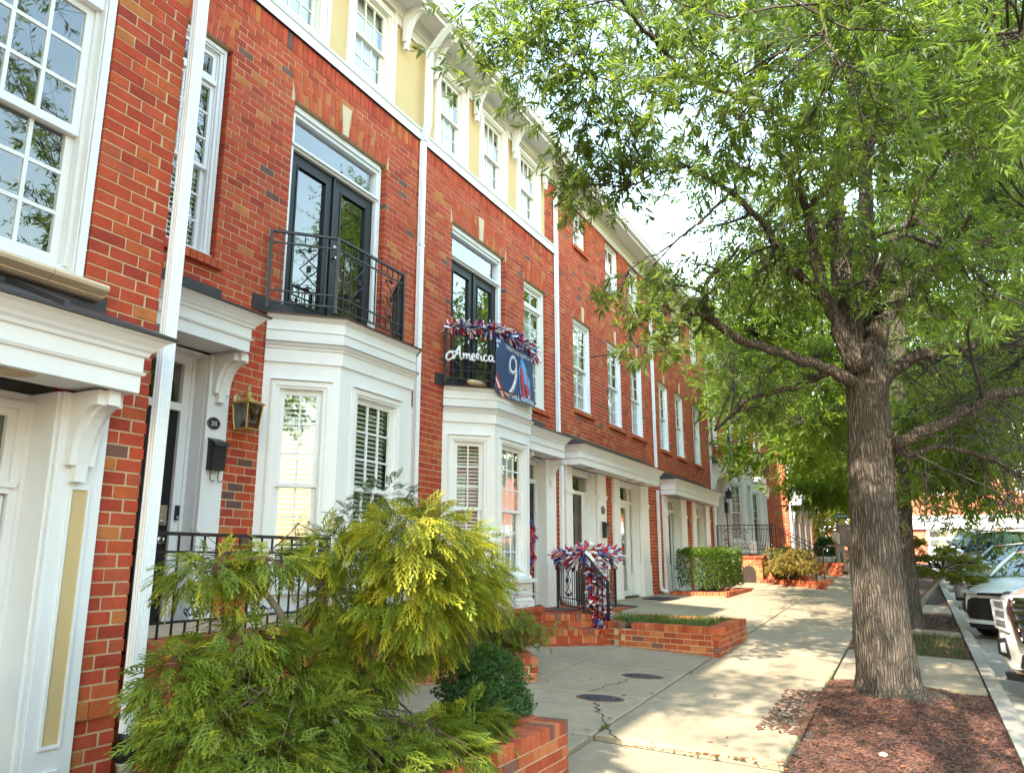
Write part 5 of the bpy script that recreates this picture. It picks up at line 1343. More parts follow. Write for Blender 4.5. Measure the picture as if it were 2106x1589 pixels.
def banner_text(s, a0, a1, bz, h, mat, bold=0):
    v, f = text_pts(s, 1.0); xs = [q[0] for q in v]; w = max(xs)-min(xs); x0 = min(xs); ys = [q[1] for q in v]; hh = max(ys)
    mb = MB(); mb.add([bp(u0+(a0+(q[0]-x0)/w*(a1-a0))*(u1-u0), zb_+(bz+q[1]/hh*h)*(zt_-zb_), .006) for q in v], f); mb.build('lettering', mat, t)
banner_text('TWENTY FIVE YEARS LATER', .22, .985, .875, .075, 'print_white'); banner_text('WE WILL REMEMBER', .285, .965, .022, .085, 'print_white'); banner_text('2001 - 2026', .645, .80, .075, .04, 'print_cyan')

# cursive word on the angled side of the balcony
t = thing('script_sign', (9.2, 5.3, 2.9), 'white cursive America cut-out wired to the balcony bars beside the banner', 'sign')
f = Fr(9.0, 5.545, -math.pi/4)
S = [[(-.02, .34), (.02, .52), (.14, .60), (.26, .56), (.28, .44), (.20, .34), (.08, .26), (.0, .30), (-.04, .42), (.02, .55), (.2, .66), (.36, .60), (.5, .80), (.56, .92), (.55, .7), (.56, .5), (.6, .36), (.68, .34)],
     [(.26, .30), (.36, .46), (.48, .72), (.56, .92)], [(.36, .54), (.5, .56), (.62, .54)],
     [(.68, .56), (.72, .60), (.72, .34)], [(.72, .46), (.80, .60), (.85, .56), (.85, .34)], [(.85, .46), (.93, .60), (.98, .56), (.98, .40), (1.02, .34), (1.08, .38)],
     [(1.08, .44), (1.18, .48), (1.20, .57), (1.14, .61), (1.08, .54), (1.08, .40), (1.15, .33), (1.24, .37)],
     [(1.24, .37), (1.30, .60), (1.34, .64), (1.36, .56), (1.43, .58)], [(1.34, .54), (1.36, .34)],
     [(1.48, .58), (1.48, .40), (1.52, .34), (1.57, .38)], [(1.48, .70), (1.485, .72)],
     [(1.74, .55), (1.68, .60), (1.61, .55), (1.59, .44), (1.63, .35), (1.72, .35), (1.78, .40)],
     [(1.98, .56), (1.90, .60), (1.83, .54), (1.81, .44), (1.86, .35), (1.94, .37), (1.99, .48)], [(2.0, .60), (1.99, .42), (2.03, .34), (2.10, .38)]]
mo, mi = MB(), MB(); sx, sz = .335, .36
for st in S:
    P3 = []
    for (a, b), (c, d) in zip(st[:-1], st[1:]):
        for k in range(3): P3.append((a+(c-a)*k/3, b+(d-b)*k/3))
    P3.append(st[-1])
    Q = []                                     # smooth the stroke
    for i in range(len(P3)):
        s_ = P3[max(0, i-1):i+2]; Q.append((sum(p[0] for p in s_)/len(s_), sum(p[1] for p in s_)/len(s_)))
    mo.tube([f.p(-.05+x*sx, .035, 2.62+y*sz) for x, y in Q], .013, 6)
mo.build('letter_strokes', 'vinyl', t, True)

# number plaque, letter box, lantern, bell of number 205
def oval_plaque(x, y, z, label, num=None, s=1.0):
    t = thing('house_number', (x, y, z), label, 'plaque', 'oval house plaques')
    m = MB(); n = 24
    for r, w0, w1 in ((1, 0, .008), (.86, .008, .0095)):
        q = [(x+.075*s*r*math.cos(a), z+.058*s*r*math.sin(a)) for a in [2*math.pi*k/n for k in range(n)]]; m.prism(Fr(0, y), q, w0, w1)
    m.build('plate', 'iron', t)
    m = MB(); n = 28; v = []
    for k in range(n):
        a = 2*math.pi*k/n
        for rr_, w in ((.90, .0097), (.94, .0097)): v.append((x+.075*s*rr_*math.cos(a), y-w, z+.058*s*rr_*math.sin(a)))
    m.add(v, [(2*k, 2*k+1, (2*k+3) % (2*n), (2*k+2) % (2*n)) for k in range(n)]); m.build('rim_line', 'print_grey', t)
    if num:
        v, f_ = text_pts(num, 1.0); xs = [q[0] for q in v]; hh = max(q[1] for q in v); w = max(xs)-min(xs)
        m = MB().add([(x-.034+(q[0]-min(xs))/w*.068, y-.0105, z-.021+q[1]/hh*.042) for q in v], f_); m.build('numerals', 'print_white', t)
    return t
PY = W-.046
oval_plaque(5.045, PY, 1.225, 'black oval plaque with white 205 on the white post', '205')
def letterbox(x, y, z, label, hooks=True, s=1.0):
    t = thing('mailbox', (x, y, z), label, 'mailbox', 'black wall mailboxes'); f = Fr(x, y)
    m = MB(); m.side(f, [(0, z-.14*s), (.075*s, z-.14*s), (.085*s, z+.10*s), (0, z+.14*s)], -.075*s, .075*s); m.build('box', 'iron', t)
    m = MB(); m.side(f, [(-.0, z+.155*s), (.0, z+.142*s), (.088*s, z+.102*s), (.10*s, z+.075*s), (.106*s, z+.078*s), (.095*s, z+.112*s)], -.083*s, .083*s); m.build('lid', 'iron', t)
    if hooks:
        for u in (-.045, .045):
            q = [f.p(u*s, .03*s, z-.14*s), f.p(u*s, .03*s, z-.21*s)]+[f.p(u*s+.028*s-.028*s*math.cos(a), .03*s, z-.21*s-.03*s*math.sin(a)) for a in (.5, 1.0, 1.57, 2.1, 2.7)]
            MB().tube(q, .0045*s, 6).build('hook', 'iron', t)
    m = MB().tube([f.p(0, .081*s, z-.01), f.p(0, .092*s, z-.01)], [.012*s, .006*s], 8); m.build('emblem', 'iron', t); return t
letterbox(5.075, PY, .935, 'black mailbox with two hooks below the 205 plaque')
t = thing('doorbell', (4.93, W-.17, .41), 'slim black video doorbell on the white door frame', 'doorbell')
MB().box(Fr(4.86, W+.17-.033), 0, .035, 0, .02, .345, .475).build('body', 'iron', t); MB().tube([(4.877, W+.117, .37), (4.877, W+.109, .37)], .011, 12).build('button', 'print_grey', t)

def lantern(x, y, z, label, mat='brass', s=1.0):
    t = thing('wall_lantern', (x, y, z), label, 'lantern', 'wall lanterns by the doors')
    c = (x, y-.17*s, z)
    m = MB(); m.prism(Fr(x, y), [(-.04*s, .02*s+z), (.04*s, .02*s+z), (.04*s, .13*s+z), (.0, .16*s+z), (-.04*s, .13*s+z)], 0, .02*s)
    arm = [(x, y-.015*s, z+.09*s)]+[(x, y-.09*s-.08*s*math.sin(a), z+.14*s+.11*s*(1-math.cos(a))*.8) for a in (-.8, -.2, .4, 1.0)]+[(x, y-.17*s, z+.22*s)]
    m.tube(arm, .010*s, 6); m.build('arm', mat+'2' if mat == 'brass' else mat, t, True)
    m = MB()
    for k in range(3): m.tube([(c[0]+.01*s*math.cos(a)*(k % 2), c[1]+.01*s*math.cos(a)*((k+1) % 2), c[2]+.165*s+.022*s*k+.014*s*math.sin(a)) for a in [i*math.pi/4 for i in range(9)]], .0028*s, 4)
    m.build('chain', mat, t)
    m = MB(); m.lathe(c, [(.008*s, .165*s), (.03*s, .155*s), (.045*s, .135*s), (.03*s, .115*s), (.04*s, .10*s), (.075*s, .075*s), (.08*s, .062*s)], 14); m.build('cap', mat, t, True)
    def sq(r, z): return [(c[0]-r, c[1]-r, c[2]+z), (c[0]+r, c[1]-r, c[2]+z), (c[0]+r, c[1]+r, c[2]+z), (c[0]-r, c[1]+r, c[2]+z)]
    MB().hexa(sq(.115*s, .0445*s)+sq(.075*s, .075*s)).build('roof', mat, t); MB().hexa(sq(.105*s, .036*s)+sq(.112*s, .044*s)).build('roof_rim', mat, t); MB().hexa(sq(.082*s, -.205*s)+sq(.082*s, -.193*s)).build('base', mat, t)
    m = MB(); top, bot = sq(.098*s, .036*s), sq(.078*s, -.193*s)
    for a, b in zip(top, bot): m.tube([a, b], .006*s, 4)
    m.build('frame', mat, t)
    m = MB(); a, b = sq(.094*s, .03*s), sq(.075*s, -.19*s)
    for i in range(4):
        j = (i+1) % 4; p = [a[i], a[j], b[j], b[i]]; ce = sum((Vector(q) for q in p), Vector())/4; n_ = (ce-Vector((c[0], c[1], ce.z))).normalized()*.003
        m.hexa([tuple(Vector(q)) for q in p]+[tuple(Vector(q)+n_) for q in p])
    m.build('glass_pane', 'glass_lamp', t)
    MB().lathe((c[0], c[1], c[2]-.19*s), [(.018*s, 0), (.018*s, .05*s), (.025*s, .07*s), (.032*s, .10*s), (.022*s, .13*s), (.0, .14*s)], 12).build('bulb', 'vinyl', t, True)
    return t
lantern(5.325, W-.004, 1.40, 'brass hanging lantern with pale glass on the brick beside the 205 post')
lantern(27.38, W-.004, 2.25, 'small dark lantern by the raised white bay far along the row', 'iron', .9)
oval_plaque(15.20, W-.056, 1.0, 'black oval plaque between the black door and the storm door', None, 1.5); letterbox(15.22, W-.056, .60, 'black mailbox between the black door and the storm door', False, 1.1)
oval_plaque(22.3, W-.058, 1.05, 'small black oval plaque behind the hedge', None, 1.5)
oval_plaque(27.1, PY, 2.05, 'dark oval plaque above the far mailbox', None, 1.4); letterbox(27.12, PY, 1.75, 'black mailbox on the raised house beyond the hedge', True, 1.3)
# door wreath of the third house, doormats, stones, bowl
t = thing('wreath', (12.07, 5.76, .35), 'red ribbon swag hanging on the half hidden door beside the bay', 'wreath')
rr = random.Random(2)
for k in range(26):
    z = rr.uniform(-.15, .72); MB().tube([(12.07+rr.gauss(0, .05), 5.78, z), (12.07+rr.gauss(0, .09), 5.74, z-.08), (12.07+rr.gauss(0, .11), 5.75, z-.17)], [.012, .03, .006], 5).build('bow', 'g_red' if k % 4 else 'g_blue', t)
def doormat(x0, x1, y0, y1, z, mat, label, tilt=False):
    t = thing('doormat', ((x0+x1)/2, (y0+y1)/2, z), label, 'doormat', 'doormats'); m = MB()
    zz = lambda x, y: (gz(x, y) if z is None or tilt else z)
    P = [(x0, y0), (x1, y0), (x1, y1), (x0, y1)]; m.hexa([(x, y, zz(x, y)+.001) for x, y in P]+[(x, y, zz(x, y)+.014) for x, y in P]); m.build('pile', mat, t)
    e = .03; P2 = [(x0+e, y0+e), (x1-e, y0+e), (x1-e, y1-e), (x0+e, y1-e)]; m = MB(); m.hexa([(x, y, zz(x, y)+.0142) for x, y in P2]+[(x, y, zz(x, y)+.018) for x, y in P2]); m.build('centre', 'mat_dark' if mat == 'mat_dark' else 'wood_grey', t)
doormat(11.35, 12.25, 4.85, 5.3, -.77, 'mat_red', 'red edged mat on the garlanded landing'); doormat(16.6, 17.6, 4.75, 5.3, -.8, 'mat_dark', 'dark mat before the white storm door', True); doormat(13.75, 14.6, 4.75, 5.3, -.8, 'mat_dark', 'dark mat before the black six panel door', True)
def stone(x, y, z, sx, sy, sz, label, seed):
    rng = random.Random(seed); t = thing('stone', (x, y, z), label, 'stone'); m = MB(); prof = []
    n = 12; b = []
    for j in range(6):
        v = j/5; r = math.sin((.12+.80*v)*math.pi)**.6
        for k in range(n):
            a = 2*math.pi*k/n; b.append((x+sx*r*math.cos(a)*rng.uniform(.9, 1.1), y+sy*r*math.sin(a)*rng.uniform(.9, 1.1), z+sz*v*rng.uniform(.95, 1.05)))
    m.add(b, [(j*n+k, j*n+(k+1) % n, (j+1)*n+(k+1) % n, (j+1)*n+k) for j in range(5) for k in range(n)]+[tuple(range(5*n, 6*n))]); m.build('rock', 'limestone', t, True)
stone(9.40, 5.33, 2.40, .24, .10, .085, 'tan rock lying on the balcony floor below the America sign', 4)
stone(7.15, .38, zb1(7.15, .38)-.0, .05, .035, .03, 'pale pebble on the bark mulch', 6)
# hanging moss pots at the left doorway
for k, (z, lab) in enumerate(((-.62, 'upper black pot of moss at the left edge'), (-.98, 'lower black pot of moss at the left edge'))):
    x, y = 2.13, 3.78; t = thing('hanging_pot', (x, y, z), lab, 'plant pot', 'pots of moss by the left doorway')
    MB().lathe((x, y, z), [(.045, -.12), (.075, -.06), (.085, .0), (.11, .03), (.115, .04), (.10, .04), (.08, .01), (.0, .01)], 18).build('pot', 'rubber', t, True)
    MB().tube([(x-.03, y+.0, z+.04), (x-.04, 4.1, z+.06), (x-.04, 4.22, z+.05)], .006, 5).build('arm', 'iron', t)
    rng = random.Random(k); m = MB()
    for i in range(260):
        a, r = rng.uniform(0, 6.28), .09*math.sqrt(rng.random()); px_, py_ = x+r*math.cos(a), y+r*math.sin(a); h = rng.uniform(.01, .035); q = rng.uniform(0, 3.14)
        m.add([(px_-.006*math.cos(q), py_-.006*math.sin(q), z+.02), (px_+.006*math.cos(q), py_+.006*math.sin(q), z+.02), (px_+rng.gauss(0, .01), py_+rng.gauss(0, .01), z+.03+h)], [(0, 1, 2)])
    m.build('moss', 'grass', t, kind='stuff')
t = thing('bowl_planter', (30.9, 2.9, -.08), 'white bowl planter with a round leafy plant on the far brick planter', 'plant pot')
MB().lathe((30.9, 2.9, -.12), [(.16, 0), (.28, .08), (.34, .22), (.35, .25), (.31, .25), (.0, .2)], 20).build('bowl', 'vinyl', t, True)
OAK_LIMBS = [[(9.2,0.35,-1.44,0.503),(9.19,0.36,-1.35,0.369),(9.19,0.37,-1.13,0.297),(9.18,0.38,-0.48,0.267),(9.19,0.36,0.26,0.236),(9.2,0.34,0.98,0.225),(9.21,0.31,1.56,0.218),(9.22,0.3,1.95,0.22),(9.23,0.29,2.31,0.2)],[(9.2,0.34,2.06,0.161),(9.21,0.39,2.51,0.126),(9.22,0.44,3.16,0.117),(9.25,0.45,3.71,0.105),(9.29,0.44,4.22,0.095),(9.38,0.32,4.86,0.079),(9.54,0.08,5.87,0.069),(9.65,-0.08,6.94,0.059),(9.74,-0.19,8.06,0.044)],[(9.3,0.24,2.18,0.163),(9.48,0.18,2.79,0.106),(9.64,0.15,3.68,0.095),(9.81,0.12,4.37,0.086),(10.03,-0.02,5.45,0.071),(10.27,-0.21,6.6,0.061),(10.51,-0.38,8.22,0.047)],[(9.01,0.36,2.02,0.132),(8.76,0.52,2.55,0.076),(8.55,0.61,2.79,0.07),(8.37,0.63,3.2,0.062),(8.19,0.65,3.59,0.056)],[(8.19,0.65,3.59,0.044),(7.92,0.72,3.75,0.038),(7.64,0.79,3.88,0.032),(7.38,0.82,3.95,0.026),(7.13,0.83,4.11,0.019),(6.84,0.93,4.28,0.014),(6.51,1.08,4.33,0.009)],[(8.19,0.65,3.59,0.044),(7.97,0.49,3.65,0.037),(7.75,0.34,3.64,0.034),(7.53,0.19,3.64,0.028),(7.31,0.03,3.69,0.02),(7.11,-0.17,3.77,0.013),(6.92,-0.38,3.89,0.008)],[(9.26,0.22,2.06,0.151),(9.19,0.12,2.47,0.107),(9.16,-0.06,2.77,0.086),(9.13,-0.25,2.9,0.079),(9.14,-0.49,3.07,0.063),(9.18,-0.81,3.21,0.047),(9.25,-1.19,3.38,0.034),(9.32,-1.57,3.56,0.023)],[(9.23,0.15,2.71,0.06),(8.93,0.11,2.84,0.053),(8.65,0.04,3.06,0.044),(8.44,-0.18,3.27,0.035),(8.23,-0.38,3.56,0.024),(8.03,-0.62,3.83,0.017),(7.85,-0.88,4.02,0.009)],[(9.14,0.34,1.82,0.117),(9.01,0.43,1.9,0.079),(8.8,0.7,2.03,0.06),(8.53,1.07,2.17,0.052),(8.29,1.38,2.27,0.049),(8.08,1.64,2.45,0.047),(7.96,1.73,2.56,0.041),(7.88,1.72,2.74,0.033),(7.86,1.62,2.93,0.023),(7.87,1.44,3.07,0.018),(7.87,1.28,3.23,0.013)],[(7.91,1.66,2.47,0.036),(7.78,1.75,2.49,0.028),(7.64,1.87,2.45,0.023),(7.47,2.03,2.33,0.02),(7.35,2.13,2.2,0.015),(7.2,2.26,2.08,0.012),(7.04,2.41,2.0,0.01),(6.86,2.62,1.92,0.007)],[(9.21,0.33,1.89,0.064),(9.32,0.66,2.08,0.042),(9.38,1.08,1.96,0.034),(9.39,1.61,1.85,0.029),(9.57,1.81,1.75,0.021),(9.71,2.09,1.58,0.015)],[(9.26,0.23,1.75,0.117),(9.25,0.11,1.94,0.088),(9.3,-0.11,2.12,0.072),(9.37,-0.38,2.21,0.063),(9.46,-0.7,2.26,0.047),(9.68,-1.26,2.26,0.034),(9.83,-1.69,2.29,0.021)],[(9.22,0.31,1.06,0.131),(9.14,0.16,1.19,0.078),(9.05,0.04,1.2,0.066),(8.98,-0.14,1.26,0.06),(9.04,-0.56,1.46,0.055),(9.04,-0.86,1.61,0.049),(9.02,-1.12,1.65,0.041),(9.07,-1.52,1.77,0.029)],[(9.27,0.21,1.18,0.063),(9.31,-0.04,1.1,0.036),(9.35,-0.3,1.18,0.031),(9.43,-0.62,1.1,0.026),(9.5,-0.93,0.94,0.023),(9.48,-1.06,0.81,0.02),(9.51,-1.27,0.68,0.012)],[(9.16,0.51,2.66,0.06),(8.87,0.79,3.04,0.049),(8.63,0.97,3.28,0.043),(8.45,1.04,3.42,0.04),(8.16,1.31,3.82,0.035),(7.91,1.5,3.96,0.029),(7.67,1.68,4.05,0.023),(7.46,1.8,4.02,0.018),(7.19,2.04,3.86,0.012),(6.95,2.22,3.66,0.007)],[(7.82,1.38,3.81,0.021),(7.64,1.51,3.56,0.015),(7.42,1.72,3.3,0.012),(7.21,1.93,3.05,0.01),(6.96,2.2,2.85,0.007)],[(8.53,0.43,4.46,0.038),(8.02,0.86,4.66,0.031),(7.57,1.18,4.7,0.028),(7.15,1.45,4.72,0.027),(6.79,1.59,4.67,0.024),(6.45,1.68,4.74,0.021),(6.1,1.81,4.84,0.018),(5.78,1.88,4.96,0.013)],[(7.02,1.42,4.63,0.015),(6.81,1.7,4.54,0.012),(6.62,1.94,4.56,0.01),(6.31,2.42,4.62,0.009),(6.04,2.81,4.9,0.007),(5.77,3.21,5.02,0.005)],[(8.56,0.38,3.99,0.032),(8.14,0.05,4.16,0.025),(7.81,-0.45,4.65,0.021),(7.38,-0.76,4.62,0.018),(6.9,-0.96,4.28,0.016),(6.43,-1.18,3.94,0.015)],[(5.56,0.08,4.3,0.013),(5.43,0.17,4.02,0.011),(5.32,0.21,3.68,0.01),(5.25,0.17,3.46,0.008),(5.18,0.14,3.29,0.007),(5.14,0.04,3.2,0.005)]]
OAK_BLOBS = [(6.76,-0.26,3.43,0.46),(6.14,1.43,4.17,0.43),(6.68,-1.11,4.45,0.34),(5.43,-0.05,3.09,0.28),(7.04,-0.8,4.71,0.35),(5.54,-0.3,3.89,0.38),(6.48,0.87,4.79,0.48),(6.46,-1.02,3.94,0.31),(5.41,0.88,4.35,0.37),(6.43,0.48,4.4,0.4),(6.21,0.55,3.91,0.32),(7.29,-1.43,4.98,0.46),(6.35,0.97,3.51,0.47),(5.54,0.02,2.81,0.36),(5.76,1.14,4.11,0.44),(5.97,0.53,2.87,0.33),(6.63,-1.21,3.52,0.32),(5.4,0.13,3.4,0.38),(5.86,0.23,4.27,0.44),(6.76,-0.67,3.42,0.42),(5.62,0.41,3.08,0.34),(5.55,-0.3,3.07,0.32),(7.42,-1.0,3.7,0.48),(6.58,-0.43,3.96,0.42),(6.35,-0.11,4.09,0.45),(7.11,-0.89,4.15,0.42),(5.78,1.12,3.65,0.32),(7.6,-1.39,4.38,0.48),(6.65,0.25,3.13,0.4),(6.36,0.26,3.71,0.4),(6.45,0.71,3.44,0.34),(7.03,-0.64,5.02,0.37),(5.78,-0.07,4.14,0.33),(7.42,-1.13,4.1,0.33),(5.68,0.64,4.5,0.3),(5.24,1.09,4.1,0.38),(6.17,1.24,3.57,0.35),(5.46,0.82,3.72,0.29),(6.71,-1.32,4.18,0.33),(6.05,-1.04,2.93,0.27),(5.44,0.69,3.32,0.35),(6.55,0.58,4.85,0.35),(6.37,-0.59,3.61,0.33),(6.1,-0.59,3.8,0.33),(5.69,-0.38,3.72,0.28),(5.96,-0.82,4.22,0.38),(9.4,-0.4,6.03,0.58),(8.95,-0.27,4.93,0.5),(8.39,0.37,4.66,0.56),(10.07,-1.64,5.8,0.58),(8.56,0.13,5.66,0.71),(9.11,-1.66,4.65,0.5),(7.69,-1.2,5.07,0.5),(8.47,-0.5,6.21,0.57),(8.48,-0.81,5.38,0.64),(8.25,0.09,6.19,0.58),(9.48,-0.93,4.97,0.6),(8.27,0.91,6.31,0.66),(10.01,-1.12,5.81,0.75),(7.88,-1.5,4.96,0.59),(7.6,0.11,4.52,0.45),(9.18,-1.27,4.84,0.48),(7.87,0.54,5.29,0.67),(8.26,-0.95,5.65,0.56),(7.73,0.4,5.65,0.64),(7.29,-0.17,5.12,0.61),(9.4,-1.86,6.4,0.56),(9.07,0.06,4.7,0.56),(6.11,2.28,4.41,0.28),(6.63,2.85,4.93,0.36),(5.83,2.31,4.48,0.29),(6.17,1.77,4.22,0.36),(6.37,1.84,4.91,0.31),(5.92,2.55,5.33,0.35),(6.38,1.6,5.28,0.29),(6.48,1.7,4.68,0.34),(6.51,2.33,4.32,0.35),(6.98,1.57,4.8,0.39),(5.74,3.29,4.94,0.34),(6.8,1.94,5.82,0.38),(6.13,1.91,3.75,0.27),(5.73,3.31,5.3,0.31),(6.15,2.23,5.34,0.34),(7.07,2.33,5.69,0.32),(7.05,1.94,4.38,0.31),(6.69,2.58,4.25,0.35),(6.33,1.28,5.1,0.27),(6.12,3.2,5.68,0.37),(5.97,2.21,4.75,0.27),(7.02,2.25,5.27,0.43),(5.6,2.67,5.04,0.36),(7.31,1.62,5.59,0.43),(6.55,3.35,4.94,0.38),(7.03,2.28,4.85,0.3),(5.71,2.53,4.8,0.3),(6.74,2.19,5.86,0.41),(5.99,3.19,4.92,0.34),(5.85,2.59,4.66,0.37),(6.07,2.96,5.07,0.33),(6.27,2.97,4.8,0.34),(6.45,2.73,4.45,0.4),(5.79,2.34,4.93,0.35),(7.11,2.24,3.86,0.32),(7.33,2.38,4.27,0.29),(7.36,1.84,4.06,0.28),(6.87,2.56,3.78,0.29),(6.94,2.47,4.1,0.34),(7.04,2.85,3.95,0.32),(6.91,2.84,4.23,0.31),(7.44,2.12,4.1,0.3),(6.79,2.77,3.56,0.3),(6.87,2.11,4.17,0.33),(7.51,2.08,4.41,0.25),(7.18,2.42,3.76,0.33),(7.12,2.85,3.92,0.34),(7.51,2.21,2.92,0.28),(7.64,2.59,2.79,0.29),(7.55,2.0,2.33,0.31),(7.28,2.05,2.03,0.22),(7.66,2.0,2.82,0.24),(7.7,2.31,2.49,0.24),(7.77,2.17,2.64,0.29),(7.85,1.82,2.61,0.29),(7.82,1.76,3.05,0.24),(7.99,1.8,2.44,0.28),(7.45,1.53,2.63,0.3),(7.06,2.18,1.99,0.27),(7.06,2.31,2.38,0.29),(9.34,1.23,3.95,0.51),(8.75,1.47,3.33,0.38),(9.01,0.48,2.9,0.43),(10.51,0.41,4.0,0.51),(8.4,1.28,4.33,0.42),(10.06,0.97,4.02,0.53),(8.6,0.55,3.9,0.37),(8.53,0.7,2.9,0.41),(8.31,1.1,3.17,0.39),(8.94,1.68,3.94,0.45),(8.32,0.78,3.97,0.39),(7.72,1.52,3.87,0.42),(10.23,0.73,3.84,0.43),(8.43,0.41,3.54,0.36),(9.46,1.28,4.49,0.52),(9.41,2.18,5.09,0.52),(9.44,1.08,3.05,0.38),(8.53,1.24,2.92,0.4),(8.86,0.89,3.88,0.34),(10.64,0.29,3.7,0.49),(9.79,1.23,4.16,0.48),(10.47,0.74,4.42,0.43),(8.76,-0.72,3.27,0.48),(7.83,-0.61,1.99,0.32),(9.79,-0.54,3.29,0.55),(7.97,-0.7,2.52,0.34),(10.28,-0.62,4.64,0.45),(9.53,-1.31,2.55,0.38),(7.94,-0.75,3.68,0.46),(10.6,-1.15,2.65,0.56),(10.61,-1.48,3.92,0.53),(9.24,-1.23,4.19,0.41),(10.47,-1.67,4.49,0.58),(8.01,-0.36,2.29,0.41),(10.32,-0.92,4.34,0.59),(8.7,-1.26,2.87,0.37),(9.54,-0.39,3.76,0.57),(10.2,-1.14,3.51,0.48),(11.38,-1.91,5.34,0.67),(7.88,-0.9,2.31,0.36),(10.36,-0.25,4.57,0.49),(9.86,-1.2,4.04,0.47),(7.9,-0.21,2.82,0.47),(9.43,-1.57,3.65,0.39),(9.66,-0.22,3.05,0.43),(10.11,-1.59,2.98,0.45),(11.21,-1.39,4.67,0.51),(9.19,-1.07,4.19,0.42),(8.23,-0.8,2.73,0.42),(9.18,-0.85,3.52,0.49),(11.69,-1.43,1.37,0.46),(13.87,-1.0,2.54,0.81),(11.92,-1.73,2.57,0.62),(13.81,-0.41,2.17,0.64),(14.42,-1.1,1.82,0.78),(11.13,-0.3,2.34,0.62),(13.91,-1.42,3.08,0.79),(13.34,-0.79,2.92,0.77),(11.49,-1.58,1.94,0.53),(12.93,-1.31,2.17,0.72),(9.49,0.93,2.06,0.39),(10.38,1.28,2.17,0.38),(9.42,1.46,2.13,0.35),(10.29,1.53,1.91,0.43),(10.66,2.0,2.35,0.35),(10.4,2.01,2.7,0.4)]
OAK2_LIMBS = [[(15.71,0.21,-1.25,0.312),(15.7,0.22,-0.98,0.237),(15.71,0.2,0.01,0.198),(15.74,0.14,1.3,0.18),(15.81,0.01,3.1,0.171),(15.87,-0.12,4.8,0.167),(15.9,-0.17,5.69,0.155)],[(15.88,-0.14,5.39,0.131),(16.08,-0.16,6.88,0.096),(16.29,-0.22,8.25,0.079),(16.49,-0.24,10.04,0.062)],[(15.89,-0.16,5.49,0.14),(15.92,-0.61,6.41,0.122),(15.97,-1.1,6.78,0.102),(16.08,-1.72,7.55,0.074),(16.19,-2.34,8.68,0.056),(16.26,-2.88,9.82,0.038)],[(15.77,0.07,2.18,0.098),(15.95,0.39,2.97,0.074),(15.87,1.21,3.42,0.057),(15.86,1.89,3.89,0.039)],[(15.78,0.05,2.36,0.107),(16.11,-0.66,2.9,0.081),(16.45,-1.41,3.17,0.063),(16.83,-2.24,3.44,0.045)]]
